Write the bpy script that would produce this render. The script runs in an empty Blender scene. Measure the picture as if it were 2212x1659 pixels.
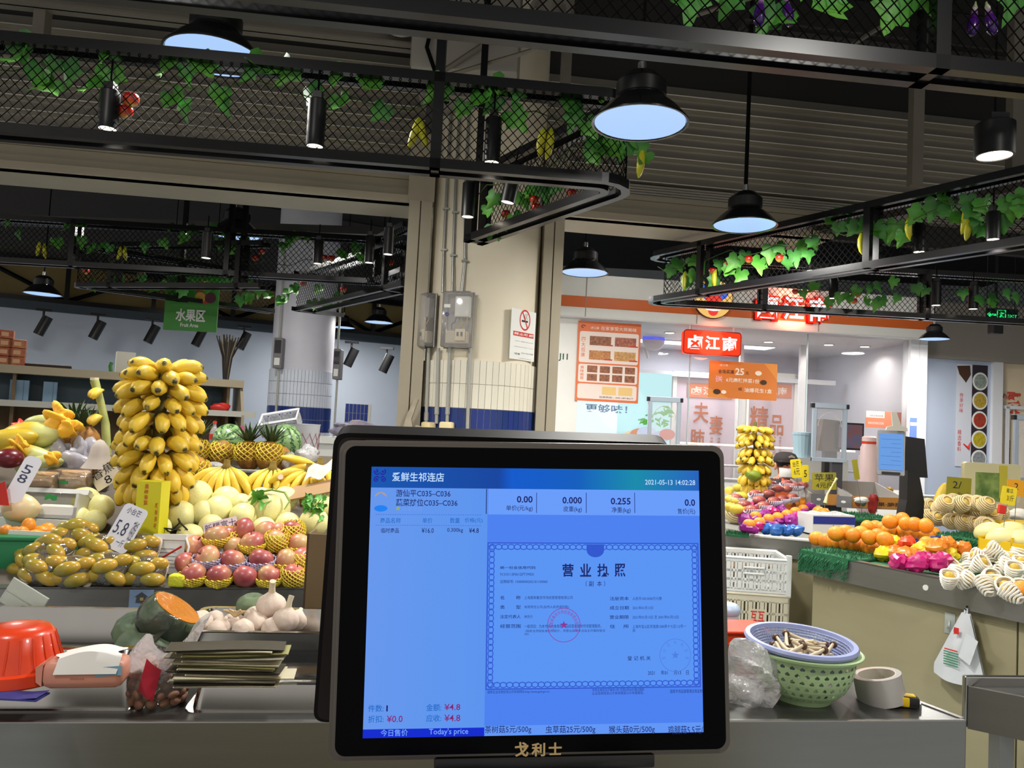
import bpy, bmesh, math, random
from mathutils import Vector, Matrix, Euler
random.seed(11)
R = math.radians
SC = bpy.context.scene
COL = SC.collection

# ------------------------------------------------------------------ camera
FPX = 1662.0
PITCH, ROLL, EYE = R(3.0), R(2.92), Vector((0, 0, 1.45))
cF = Vector((0, math.cos(PITCH), math.sin(PITCH)))
cU0 = Vector((0, -math.sin(PITCH), math.cos(PITCH)))
cR0 = Vector((1, 0, 0))
cR = math.cos(ROLL) * cR0 + math.sin(ROLL) * cU0
cU = -math.sin(ROLL) * cR0 + math.cos(ROLL) * cU0
cam = bpy.data.cameras.new('camera')
cam.sensor_width = 36.0
cam.lens = 36.0 * FPX / 2212.0
cam.clip_start = 0.05
cam_o = bpy.data.objects.new('camera', cam)
cam_o.matrix_world = Matrix(((cR.x, cU.x, -cF.x, EYE.x), (cR.y, cU.y, -cF.y, EYE.y), (cR.z, cU.z, -cF.z, EYE.z), (0, 0, 0, 1)))
COL.objects.link(cam_o)
SC.camera = cam_o

# ------------------------------------------------------------------ world and exposure
w = bpy.data.worlds.new('world')
SC.world = w
w.use_nodes = True
w.node_tree.nodes['Background'].inputs[0].default_value = (1.0, 0.955, 0.89, 1)
w.node_tree.nodes['Background'].inputs[1].default_value = 0.40
SC.view_settings.view_transform = 'Standard'
SC.view_settings.look = 'None'
SC.view_settings.exposure = 0.55
SC.view_settings.gamma = 1.0
SC.view_settings.use_curve_mapping = False
PENDANT_W, SPOT_W, SHOP_W = 30.0, 15.0, 9.0

# ------------------------------------------------------------------ measuring helpers (image frame 2212 x 1659)
def ray(px, py):
    return (cF + cR * ((px - 1106.0) / FPX) + cU * ((829.5 - py) / FPX))
def atY(px, py, y):
    d = ray(px, py); return EYE + d * (y / d.y)
def atZ(px, py, z):
    d = ray(px, py); return EYE + d * ((z - EYE.z) / d.z)
def onp(px, py, o, n):
    d = ray(px, py); return EYE + d * ((Vector(o) - EYE).dot(n) / d.dot(n))
def s2l(c):
    c /= 255.0
    return c / 12.92 if c <= 0.04045 else ((c + 0.055) / 1.055) ** 2.4
def rgb(r, g, b):
    return (s2l(r), s2l(g), s2l(b), 1.0)
E1 = Vector((math.cos(R(7.2)), math.sin(R(7.2)), 0))       # main run of the hall
E2 = Vector((-E1.y, E1.x, 0))
DD = Vector((-math.sin(R(31.5)), math.cos(R(31.5)), 0))    # slanted run of stalls and canopies
DP = Vector((DD.y, -DD.x, 0))
ORD = ['first', 'second', 'third', 'fourth', 'fifth', 'sixth', 'seventh', 'eighth', 'ninth', 'tenth', 'eleventh', 'twelfth',
       'thirteenth', 'fourteenth', 'fifteenth', 'sixteenth', 'seventeenth', 'eighteenth', 'nineteenth', 'twentieth']

# ------------------------------------------------------------------ materials
MATS = {}
def mat(name, col, rough=0.5, metal=0.0, var=0.0, vs=8.0, col2=None, bump=0.0, bs=60.0, emit=0.0, alpha=1.0, trans=0.0,
        coat=0.0, rnd=0.0, stretch=(1, 1, 1), spec=0.5, sss=0.0, ior=1.45, bcol=None):
    if name in MATS: return MATS[name]
    m = bpy.data.materials.new(name); m.use_nodes = True
    nt = m.node_tree; N = nt.nodes; L = nt.links
    b = N['Principled BSDF']
    b.inputs['Base Color'].default_value = col
    b.inputs['Roughness'].default_value = rough
    b.inputs['Metallic'].default_value = metal
    b.inputs['Alpha'].default_value = alpha
    b.inputs['Transmission Weight'].default_value = trans
    b.inputs['Coat Weight'].default_value = coat
    b.inputs['Specular IOR Level'].default_value = spec
    b.inputs['IOR'].default_value = ior
    if sss:
        b.inputs['Subsurface Weight'].default_value = sss
        b.inputs['Subsurface Radius'].default_value = (0.02, 0.012, 0.006)
        b.inputs['Subsurface Scale'].default_value = 0.5
    out = None
    if var or bump:
        tc = N.new('ShaderNodeTexCoord'); mp = N.new('ShaderNodeMapping'); mp.inputs['Scale'].default_value = stretch
        L.new(tc.outputs['Object'], mp.inputs['Vector'])
        oi = N.new('ShaderNodeObjectInfo'); ad = N.new('ShaderNodeVectorMath'); ad.operation = 'ADD'
        ml = N.new('ShaderNodeMath'); ml.operation = 'MULTIPLY'; ml.inputs[1].default_value = 37.0
        L.new(oi.outputs['Random'], ml.inputs[0]); L.new(mp.outputs[0], ad.inputs[0]); L.new(ml.outputs[0], ad.inputs[1])
        vec = ad.outputs[0]
    if var:
        nz = N.new('ShaderNodeTexNoise'); nz.inputs['Scale'].default_value = vs; nz.inputs['Detail'].default_value = 3.0
        L.new(vec, nz.inputs['Vector'])
        rp = N.new('ShaderNodeValToRGB'); rp.color_ramp.elements[0].position = 0.5 - 0.25 ; rp.color_ramp.elements[1].position = 0.5 + 0.25
        c2 = col2 if col2 else (col[0] * (1 - var), col[1] * (1 - var), col[2] * (1 - var), 1)
        rp.color_ramp.elements[0].color = col; rp.color_ramp.elements[1].color = c2
        L.new(nz.outputs['Fac'], rp.inputs['Fac'])
        out = rp.outputs['Color']
    if rnd:
        oi2 = N.new('ShaderNodeObjectInfo'); hs = N.new('ShaderNodeHueSaturation')
        mr = N.new('ShaderNodeMapRange'); mr.inputs['To Min'].default_value = 1 - rnd; mr.inputs['To Max'].default_value = 1 + rnd * 0.6
        L.new(oi2.outputs['Random'], mr.inputs['Value']); L.new(mr.outputs[0], hs.inputs['Value'])
        mh = N.new('ShaderNodeMapRange'); mh.inputs['To Min'].default_value = 0.5 - rnd * 0.04; mh.inputs['To Max'].default_value = 0.5 + rnd * 0.04
        L.new(oi2.outputs['Random'], mh.inputs['Value']); L.new(mh.outputs[0], hs.inputs['Hue'])
        hs.inputs['Color'].default_value = col
        if out: L.new(out, hs.inputs['Color'])
        out = hs.outputs['Color']
    if out: L.new(out, b.inputs['Base Color'])
    if bump:
        n2 = N.new('ShaderNodeTexNoise'); n2.inputs['Scale'].default_value = bs; n2.inputs['Detail'].default_value = 2.0
        L.new(vec, n2.inputs['Vector'])
        bp = N.new('ShaderNodeBump'); bp.inputs['Strength'].default_value = bump; bp.inputs['Distance'].default_value = 0.004
        L.new(n2.outputs['Fac'], bp.inputs['Height']); L.new(bp.outputs['Normal'], b.inputs['Normal'])
    if emit:
        b.inputs['Emission Color'].default_value = col
        b.inputs['Emission Strength'].default_value = emit
    MATS[name] = m
    return m
def ramp_mat(name, stops, axis='Z', lo=-1.0, hi=1.0, rough=0.4, noise=0.0, ns=6.0, rnd=0.0, coat=0.0, bump=0.0, bs=80.0, sss=0.0):
    """colour along the object's own axis (skin colouring of fruit: tips, blush, stripes)"""
    if name in MATS: return MATS[name]
    m = bpy.data.materials.new(name); m.use_nodes = True
    nt = m.node_tree; N = nt.nodes; L = nt.links; b = N['Principled BSDF']
    tc = N.new('ShaderNodeTexCoord'); sp = N.new('ShaderNodeSeparateXYZ'); L.new(tc.outputs['Object'], sp.inputs[0])
    mr = N.new('ShaderNodeMapRange'); mr.inputs['From Min'].default_value = lo; mr.inputs['From Max'].default_value = hi
    L.new(sp.outputs[axis], mr.inputs['Value']); fac = mr.outputs[0]
    oi = N.new('ShaderNodeObjectInfo')
    if noise:
        ml = N.new('ShaderNodeMath'); ml.operation = 'MULTIPLY'; ml.inputs[1].default_value = 41.0; L.new(oi.outputs['Random'], ml.inputs[0])
        ad = N.new('ShaderNodeVectorMath'); L.new(tc.outputs['Object'], ad.inputs[0]); L.new(ml.outputs[0], ad.inputs[1])
        nz = N.new('ShaderNodeTexNoise'); nz.inputs['Scale'].default_value = ns; L.new(ad.outputs[0], nz.inputs['Vector'])
        ma = N.new('ShaderNodeMath'); ma.operation = 'MULTIPLY_ADD'; ma.inputs[1].default_value = noise; L.new(nz.outputs['Fac'], ma.inputs[0])
        sb = N.new('ShaderNodeMath'); sb.operation = 'SUBTRACT'; L.new(fac, sb.inputs[0]); sb.inputs[1].default_value = noise * 0.5
        L.new(sb.outputs[0], ma.inputs[2]); fac = ma.outputs[0]
    rp = N.new('ShaderNodeValToRGB'); el = rp.color_ramp.elements
    while len(el) < len(stops): el.new(0.5)
    for e, (p, c) in zip(el, stops): e.position = p; e.color = c
    L.new(fac, rp.inputs['Fac']); out = rp.outputs['Color']
    if rnd:
        hs = N.new('ShaderNodeHueSaturation'); m2 = N.new('ShaderNodeMapRange'); m2.inputs['To Min'].default_value = 1 - rnd; m2.inputs['To Max'].default_value = 1 + rnd * 0.5
        L.new(oi.outputs['Random'], m2.inputs['Value']); L.new(m2.outputs[0], hs.inputs['Value']); L.new(out, hs.inputs['Color']); out = hs.outputs['Color']
    L.new(out, b.inputs['Base Color']); b.inputs['Roughness'].default_value = rough; b.inputs['Coat Weight'].default_value = coat
    if sss:
        b.inputs['Subsurface Weight'].default_value = sss; b.inputs['Subsurface Radius'].default_value = (0.02, 0.012, 0.005); b.inputs['Subsurface Scale'].default_value = 0.4
    if bump:
        n2 = N.new('ShaderNodeTexNoise'); n2.inputs['Scale'].default_value = bs; L.new(tc.outputs['Object'], n2.inputs['Vector'])
        bp = N.new('ShaderNodeBump'); bp.inputs['Strength'].default_value = bump; bp.inputs['Distance'].default_value = 0.003
        L.new(n2.outputs['Fac'], bp.inputs['Height']); L.new(bp.outputs['Normal'], b.inputs['Normal'])
    MATS[name] = m
    return m
def film(name, col=(0.95, 0.95, 0.95, 1), vis=0.12, gloss=0.08, bump=0.0, bs=40.0, ior=1.45):
    """thin clear plastic or glass sheet: see-through with a glossy skin"""
    if name in MATS: return MATS[name]
    m = bpy.data.materials.new(name); m.use_nodes = True
    nt = m.node_tree; N = nt.nodes; L = nt.links
    N.remove(N['Principled BSDF']); out = N['Material Output']
    tr = N.new('ShaderNodeBsdfTransparent'); gl = N.new('ShaderNodeBsdfGlossy'); gl.inputs['Roughness'].default_value = gloss
    df = N.new('ShaderNodeBsdfDiffuse'); df.inputs['Color'].default_value = col
    m1 = N.new('ShaderNodeMixShader'); m1.inputs[0].default_value = vis; L.new(tr.outputs[0], m1.inputs[1]); L.new(df.outputs[0], m1.inputs[2])
    fr = N.new('ShaderNodeFresnel'); fr.inputs['IOR'].default_value = ior
    m2 = N.new('ShaderNodeMixShader'); L.new(fr.outputs[0], m2.inputs[0]); L.new(m1.outputs[0], m2.inputs[1]); L.new(gl.outputs[0], m2.inputs[2])
    if bump:
        tc = N.new('ShaderNodeTexCoord'); n2 = N.new('ShaderNodeTexNoise'); n2.inputs['Scale'].default_value = bs; n2.inputs['Detail'].default_value = 3
        L.new(tc.outputs['Object'], n2.inputs['Vector'])
        bp = N.new('ShaderNodeBump'); bp.inputs['Strength'].default_value = bump; bp.inputs['Distance'].default_value = 0.01
        L.new(n2.outputs['Fac'], bp.inputs['Height'])
        for n in (gl, df, fr): L.new(bp.outputs['Normal'], n.inputs['Normal'])
    L.new(m2.outputs[0], out.inputs['Surface'])
    MATS[name] = m
    return m

# ------------------------------------------------------------------ mesh builder
class MB:
    def __init__(s): s.v = []; s.f = []; s.mi = []; s.cur = 0
    def _add(s, vs, fs, m=None):
        o = len(s.v)
        s.v += [tuple(m @ Vector(p)) if m else tuple(p) for p in vs]
        s.f += [tuple(i + o for i in f) for f in fs]; s.mi += [s.cur] * len(fs)
        return s
    def add(s, other, m=None): 
        o = len(s.v); s.v += [tuple(m @ Vector(p)) if m else p for p in other.v]
        s.f += [tuple(i + o for i in f) for f in other.f]; s.mi += [a + s.cur for a in other.mi]; return s
    def box(s, x0, x1, y0, y1, z0, z1, m=None, b=0.0):
        if b > 0:
            x0, x1 = min(x0, x1), max(x0, x1); y0, y1 = min(y0, y1), max(y0, y1); z0, z1 = min(z0, z1), max(z0, z1)
            b = min(b, (x1 - x0) * .49, (y1 - y0) * .49, (z1 - z0) * .49)
            bm = bmesh.new(); bmesh.ops.create_cube(bm, size=1.0)
            for v in bm.verts: v.co = Vector(((x0 + x1) / 2 + v.co.x * (x1 - x0), (y0 + y1) / 2 + v.co.y * (y1 - y0), (z0 + z1) / 2 + v.co.z * (z1 - z0)))
            bmesh.ops.bevel(bm, geom=bm.edges[:], offset=b, segments=2, profile=0.5, affect='EDGES')
            bm.verts.index_update()
            s._add([v.co for v in bm.verts], [[v.index for v in f.verts] for f in bm.faces], m); bm.free(); return s
        vs = [(x0, y0, z0), (x1, y0, z0), (x1, y1, z0), (x0, y1, z0), (x0, y0, z1), (x1, y0, z1), (x1, y1, z1), (x0, y1, z1)]
        return s._add(vs, [(0, 3, 2, 1), (4, 5, 6, 7), (0, 1, 5, 4), (1, 2, 6, 5), (2, 3, 7, 6), (3, 0, 4, 7)], m)
    def prism(s, pts, a, c, m=None):
        """pts (x,z) outline counter-clockwise seen from -y, extruded y=a..c"""
        n = len(pts); vs = [(p[0], a, p[1]) for p in pts] + [(p[0], c, p[1]) for p in pts]
        fs = [tuple(range(n)), tuple(range(2 * n - 1, n - 1, -1))] + [(i, i + n, (i + 1) % n + n, (i + 1) % n) for i in range(n)]
        return s._add(vs, fs, m)
    def plate(s, poly, z0, z1, m=None):
        n = len(poly); vs = [(p[0], p[1], z0) for p in poly] + [(p[0], p[1], z1) for p in poly]
        fs = [tuple(range(n - 1, -1, -1)), tuple(range(n, 2 * n))] + [(i, (i + 1) % n, (i + 1) % n + n, i + n) for i in range(n)]
        return s._add(vs, fs, m)
    def tube(s, path, r, n=8, caps=True, closed=False, m=None):
        P = [Vector(p) for p in path]; k = len(P)
        rr = r if isinstance(r, (list, tuple)) else [r] * k
        vs = []; up = None
        for i in range(k):
            t = (P[(i + 1) % k] - P[i - 1]) if closed else (P[min(i + 1, k - 1)] - P[max(i - 1, 0)])
            t.normalize()
            if up is None: up = Vector((0, 0, 1)) if abs(t.z) < 0.9 else Vector((1, 0, 0))
            a = t.cross(up); 
            if a.length < 1e-6: a = t.orthogonal()
            a.normalize(); bb = a.cross(t); up = bb
            for j in range(n):
                q = 2 * math.pi * j / n
                vs.append(P[i] + (a * math.cos(q) + bb * math.sin(q)) * rr[i])
        fs = []
        for i in range(k if closed else k - 1):
            for j in range(n):
                fs.append((i * n + j, i * n + (j + 1) % n, ((i + 1) % k) * n + (j + 1) % n, ((i + 1) % k) * n + j))
        if caps and not closed: fs += [tuple(range(n - 1, -1, -1)), tuple(range((k - 1) * n, k * n))]
        return s._add(vs, fs, m)
    def lathe(s, prof, n=24, m=None, wob=None):
        vs = []; fs = []; k = len(prof)
        for i, (r, z) in enumerate(prof):
            for j in range(n):
                q = 2 * math.pi * j / n; rr = r * (wob(q, i / (k - 1)) if wob else 1)
                vs.append((rr * math.cos(q), rr * math.sin(q), z))
        for i in range(k - 1):
            for j in range(n):
                fs.append((i * n + j, i * n + (j + 1) % n, (i + 1) * n + (j + 1) % n, (i + 1) * n + j))
        if prof[0][0] > 1e-5 and prof[0] != prof[-1]: fs.append(tuple(range(n - 1, -1, -1)))
        if prof[-1][0] > 1e-5 and prof[0] != prof[-1]: fs.append(tuple(range((k - 1) * n, k * n)))
        return s._add(vs, fs, m)
    def cyl(s, r, z0, z1, n=20, m=None, r2=None):
        return s.lathe([(r, z0), (r if r2 is None else r2, z1)], n, m)
    def ell(s, rx, ry, rz, n=16, k=10, m=None, fn=None):
        vs = []; fs = []
        for i in range(k + 1):
            th = math.pi * i / k
            for j in range(n):
                q = 2 * math.pi * j / n
                p = Vector((math.sin(th) * math.cos(q), math.sin(th) * math.sin(q), -math.cos(th)))
                if fn: p = fn(p)
                vs.append((p.x * rx, p.y * ry, p.z * rz))
        for i in range(k):
            for j in range(n):
                fs.append((i * n + j, i * n + (j + 1) % n, (i + 1) * n + (j + 1) % n, (i + 1) * n + j))
        return s._add(vs, fs, m)
    def rail(s, path, wd, z0, z1, closed=False):
        """rectangular bar swept along a level path of (x, y)"""
        P = [Vector((p[0], p[1])) for p in path]; k = len(P); vs = []
        for i in range(k):
            a = (P[i] - P[i - 1]).normalized() if (i > 0 or closed) else None
            b = (P[(i + 1) % k] - P[i]).normalized() if (i < k - 1 or closed) else None
            if a is None: a = b
            if b is None: b = a
            na = Vector((-a.y, a.x)); nb = Vector((-b.y, b.x)); nn = (na + nb).normalized(); nn = nn / max(0.3, nn.dot(na))
            for sx, zz in ((-1, z0), (1, z0), (1, z1), (-1, z1)):
                q = P[i] + nn * (sx * wd / 2); vs.append((q.x, q.y, zz))
        fs = []
        for i in range(k if closed else k - 1):
            for j in range(4):
                fs.append((i * 4 + j, ((i + 1) % k) * 4 + j, ((i + 1) % k) * 4 + (j + 1) % 4, i * 4 + (j + 1) % 4))
        if not closed: fs += [(0, 1, 2, 3), ((k - 1) * 4 + 3, (k - 1) * 4 + 2, (k - 1) * 4 + 1, (k - 1) * 4)]
        return s._add(vs, fs)
    def grid(s, fn, nu, nv, m=None, wrapu=False):
        vs = [fn(i / (nu if wrapu else nu - 1), j / (nv - 1)) for j in range(nv) for i in range(nu)]
        fs = [(j * nu + i, j * nu + (i + 1) % nu, (j + 1) * nu + (i + 1) % nu, (j + 1) * nu + i) for j in range(nv - 1) for i in range(nu if wrapu else nu - 1)]
        return s._add(vs, fs, m)
    def mesh(s, name, mats, smooth=None, M=None):
        me = bpy.data.meshes.new(name)
        vs = [tuple(M @ Vector(p)) for p in s.v] if M else s.v
        me.from_pydata(vs, [], s.f)
        for mm in (mats if isinstance(mats, (list, tuple)) else [mats]): me.materials.append(mm)
        if max(s.mi or [0]) > 0: me.polygons.foreach_set('material_index', s.mi)
        if smooth is not None:
            me.polygons.foreach_set('use_smooth', [True] * len(me.polygons))
            if smooth < 180: me.set_sharp_from_angle(angle=R(smooth))
        bm = bmesh.new(); bm.from_mesh(me); bmesh.ops.recalc_face_normals(bm, faces=bm.faces[:]); bm.to_mesh(me); bm.free()
        return me

def ob(name, me, parent=None, mtx=None):
    o = bpy.data.objects.new(name, me); COL.objects.link(o)
    if parent: o.parent = parent
    if mtx is not None: o.matrix_basis = mtx
    return o
def tag(o, label, cat, group=None):
    o['label'] = label; o['category'] = cat
    if group: o['group'] = group
    return o
def T(x=0, y=0, z=0): return Matrix.Translation((x, y, z))
def RZ(a): return Matrix.Rotation(a, 4, 'Z')
def RX(a): return Matrix.Rotation(a, 4, 'X')
def RY(a): return Matrix.Rotation(a, 4, 'Y')
def SCL(x, y, z): return Matrix.Diagonal((x, y, z, 1))
def frame(o, xd, yd=None, zd=None):
    xd = Vector(xd).normalized(); zd = Vector(zd or (0, 0, 1)); yd = zd.cross(xd).normalized() if yd is None else Vector(yd).normalized()
    zd = xd.cross(yd).normalized(); o = Vector(o)
    return Matrix(((xd.x, yd.x, zd.x, o.x), (xd.y, yd.y, zd.y, o.y), (xd.z, yd.z, zd.z, o.z), (0, 0, 0, 1)))
def thing(name, label, cat, mtx=None, group=None):
    o = bpy.data.objects.new(name, None); COL.objects.link(o); o.empty_display_size = 0.05
    if mtx is not None: o.matrix_basis = mtx if isinstance(mtx, Matrix) else T(*mtx)
    return tag(o, label, cat, group)
def part(name, mb, mats, parent, smooth=None, mtx=None, label=None):
    o = ob(name, mb if isinstance(mb, bpy.types.Mesh) else mb.mesh(name, mats, smooth), parent, mtx)
    if label: o['label'] = label
    return o
def solo(name, mb, mats, label, cat, mtx=None, group=None, smooth=None):
    return tag(ob(name, mb if isinstance(mb, bpy.types.Mesh) else mb.mesh(name, mats, smooth), None, mtx), label, cat, group)
def struct(name, mb, mats, smooth=None, parent=None, mtx=None, label=None):
    o = ob(name, mb if isinstance(mb, bpy.types.Mesh) else mb.mesh(name, mats, smooth), parent, mtx)
    if parent is None: o['kind'] = 'structure'
    if label: o['label'] = label
    return o
def dup(root, mtx, label=None, group=None):
    r = root.copy(); COL.objects.link(r); r.matrix_basis = mtx
    if label: r['label'] = label
    if group: r['group'] = group
    for c in list(root.children):
        cc = c.copy(); COL.objects.link(cc); cc.parent = r
        for g in list(c.children):
            gg = g.copy(); COL.objects.link(gg); gg.parent = cc
    return r
def lightob(name, kind, power, parent, mtx, col=(1, 1, 1), size=0.1, angle=80, blend=0.5):
    l = bpy.data.lights.new(name, kind); l.energy = power; l.color = col
    if kind == 'AREA': l.shape = 'DISK'; l.size = size
    elif kind == 'SPOT': l.spot_size = R(angle); l.spot_blend = blend; l.shadow_soft_size = size
    else: l.shadow_soft_size = size
    return ob(name, l, parent, mtx)

# ---- lettering: a text fitted into the box x0..x1, z0..z1 of a parent's XZ plane, standing 'y' in front of it
TXC = {}
TXS = bpy.data.scenes.new('lettering_workbench')
def glyph_mesh(body, off):
    k = (body, off)
    if k in TXC: return TXC[k]
    c = bpy.data.curves.new('lettering', 'FONT'); c.body = body; c.resolution_u = 2; c.offset = off
    o = bpy.data.objects.new('lettering', c); TXS.collection.objects.link(o)
    TXS.view_layers[0].update()
    me = bpy.data.meshes.new_from_object(o.evaluated_get(TXS.view_layers[0].depsgraph))
    bpy.data.objects.remove(o)
    xs = [v.co.x for v in me.vertices] or [0, 1]; ys = [v.co.y for v in me.vertices] or [0, 1]
    TXC[k] = ([v.co.copy() for v in me.vertices], [tuple(p.vertices) for p in me.polygons], min(xs), max(xs), min(ys), max(ys))
    return TXC[k]
def textmb(mb, body, x0, x1, z0, z1, y=-0.001, off=0.0, keep=False, shear=0.0):
    vs, fs, a, b, c, d = glyph_mesh(body, off)
    sx = (x1 - x0) / max(b - a, 1e-6); sz = (z1 - z0) / max(d - c, 1e-6)
    if keep: sx = min(sx, sz); sz = sx
    return mb._add([(x0 + (v.x - a) * sx + shear * (v.y - c) * sz, y, z0 + (v.y - c) * sz) for v in vs], fs)
def lettering(parent, body, x0, x1, z0, z1, m, y=-0.001, off=0.0, name='lettering', keep=False, mtx=None):
    mb = MB(); textmb(mb, body, x0, x1, z0, z1, y, off, keep)
    return part(name, mb, m, parent, mtx=mtx)
def vlettering(parent, body, x0, x1, z0, z1, m, y=-0.001, off=0.0, name='lettering'):
    mb = MB(); n = len(body); h = (z1 - z0) / n
    for i, ch in enumerate(body): textmb(mb, ch, x0, x1, z1 - (i + 0.93) * h, z1 - (i + 0.07) * h, y, off)
    return part(name, mb, m, parent)
def rrect(x0, x1, z0, z1, r, n=4):
    pts = []
    for cx, cz, a in ((x1 - r, z0 + r, -90), (x1 - r, z1 - r, 0), (x0 + r, z1 - r, 90), (x0 + r, z0 + r, 180)):
        for i in range(n + 1):
            q = R(a + 90 * i / n); pts.append((cx + r * math.cos(q), cz + r * math.sin(q)))
    return pts

# ------------------------------------------------------------------ shared materials
black = mat('black_painted_steel', rgb(13, 13, 16), 0.27, 0.0, var=0.25, vs=30, spec=.5)
wire_m = mat('black_wire', rgb(13, 13, 13), 0.9, spec=.1)
beige = mat('cream_painted_metal', rgb(168, 158, 138), 0.45, 0.1, var=0.10, vs=3)
slatm = mat('ribbed_shutter_metal', rgb(178, 172, 160), 0.33, 0.65, var=0.12, vs=2)
white_wall = mat('white_wall_paint', rgb(205, 208, 212), 0.6, var=0.06, vs=1.5)
warm_wall = mat('cream_wall_paint', rgb(222, 212, 190), 0.6, var=0.06, vs=2)
dark_ceil = mat('dark_ceiling_paint', rgb(46, 45, 44), 0.8, var=0.2, vs=1.5)
steel = mat('brushed_stainless', rgb(150, 149, 146), 0.34, 0.85, var=0.12, vs=2.5, stretch=(1, 1, 12), bump=0.03, bs=30)
shiny = mat('polished_stainless', rgb(190, 188, 184), 0.16, 1.0, var=0.1, vs=6)
laminate = mat('cream_laminate_board', rgb(150, 143, 112), 0.5, var=0.12, vs=2.2, col2=rgb(136, 128, 98), stretch=(1, 1, 3))
turf = mat('green_display_turf', rgb(36, 104, 66), 0.9, var=0.35, vs=60, bump=0.9, bs=220)
white_pl = mat('white_plastic', rgb(214, 214, 210), 0.4, var=0.05)
ink = mat('black_ink', rgb(24, 24, 34), 0.6)
glass_m = film('clear_window_glass', (0.9, 0.95, 1, 1), 0.03, 0.02)

EXPO = SC.view_settings.exposure
def em(name, col, k=1.0):
    m = mat(name, col, 0.35, emit=k / 2 ** EXPO); b = m.node_tree.nodes['Principled BSDF']
    b.inputs['Base Color'].default_value = (0, 0, 0, 1); b.inputs['Specular IOR Level'].default_value = 0.2
    return m
# ================================================================== THE HALL
floor_m = mat('pale_glossy_floor', rgb(168, 178, 184), 0.22, var=0.08, vs=1.2)
struct('floor', MB().box(-9.5, 9.5, -2.5, 15.5, -0.1, 0.0), floor_m)
struct('ceiling', MB().box(-9.5, 9.5, -2.5, 15.5, 4.7, 4.8), dark_ceil)
struct('wall_right', MB().box(9.4, 9.5, -2.5, 15.5, 0, 4.7), white_wall)
struct('wall_back', MB().box(-9.5, 9.5, 15.4, 15.5, 0, 4.7), white_wall)

# ---- fire shutter line with the round column between two channel jambs
W0 = atY(870, 430, 4.9); W0.z = 0
def wl(px):      # point of the shutter line seen at image column px (taken at eye height)
    d = ray(px, 900); n = E2
    t = (W0 - EYE).dot(n) / d.dot(n); p = EYE + d * t; p.z = 0; return p
WM = frame(W0, E1, E2)                      # local x along the line, y away from the camera
def wx(px): return (wl(px) - W0).dot(E1)
xl, xj0, xj1, xk0, xk1, xr = wx(-420), wx(857), wx(908), wx(1156), wx(1199), wx(2560)
def header(name, x0, x1):
    h = MB()
    h.box(x0, x1, 0.03, 0.42, 2.85, 2.88)                       # soffit
    h.prism([(0.10, 2.85), (0.10, 2.95), (0.07, 2.955), (0.07, 2.90), (0.0, 2.895), (0.0, 2.85)], x0, x1, Matrix(((0, 1, 0, 0), (1, 0, 0, 0), (0, 0, 1, 0), (0, 0, 0, 1))))
    h.box(x0, x1, 0.10, 0.42, 2.95, 2.975); h.box(x0, x1, 0.12, 0.42, 2.975, 3.03); h.box(x0, x1, 0.105, 0.42, 3.03, 3.06)
    return struct(name, h, beige, mtx=WM)
sl = MB()                                   # one curtain slat, unit length along x
def slat_mesh(name, ln):
    m = MB(); pr = [(0.016, 0.0), (0.035, 0.0), (0.035, 0.0895), (0.016, 0.0895), (0.010, 0.030), (-0.012, 0.024), (-0.024, 0.018), (-0.022, 0.012)]
    m.prism(pr, 0, ln, Matrix(((0, 1, 0, 0), (1, 0, 0, 0), (0, 0, 1, 0), (0, 0, 0, 1))))
    return m.mesh(name, slatm, 40)
def shutter(name, x0, x1, n, label):
    back = struct(name, MB().box(x0, x1, 0.20, 0.26, 2.9, 4.69), dark_ceil, mtx=WM)
    sm = slat_mesh('slat', x1 - x0)
    for i in range(n):
        struct('slat', sm, None, parent=back, mtx=T(x0, 0.16, 3.16 + i * 0.09))
    fine = MB()
    for i in range(5): fine.box(x0, x1, 0.13 + 0.004 * i, 0.2, 3.062 + i * 0.019, 3.062 + i * 0.019 + 0.014)
    struct('slat', fine, slatm, parent=back)
shutter('wall_front', xl, xj1, 8, '')
shutter('wall_middle', xj1, xr, 8, '')
header('trim_1', xl, xj0 + 0.02)
header('trim_2', xk1 - 0.02, wx(1790))
def jamb(name, x0, x1):
    j = MB(); j.box(x0, (x0 + x1) / 2 - 0.004, -0.02, 0.12, 0, 2.86); j.box((x0 + x1) / 2 - 0.004, (x0 + x1) / 2 + 0.004, 0.01, 0.12, 0, 2.86)
    j.box((x0 + x1) / 2 + 0.004, x1, -0.02, 0.12, 0, 2.86); j.box(x0 - 0.01, x1 + 0.01, -0.01, 0.4, 2.86, 3.3)
    struct(name, j, beige, mtx=WM)
jamb('trim_3', xj0, xj1); jamb('trim_4', xk0, xk1)
# slanted beam where the shutter box turns towards the right hand stalls
bs0 = WM @ Vector((wx(1780), -0.05, 0))
bm_ = MB().box(-.05, .05, -3.4, 0.1, 2.88, 2.96); bm_.box(-.08, .08, -3.4, 0.1, 2.96, 2.98)
struct('trim_5', bm_, mat('dark_beam_paint', rgb(58, 54, 50), 0.5, 0.2), mtx=frame(bs0, DP, DD))

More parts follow.
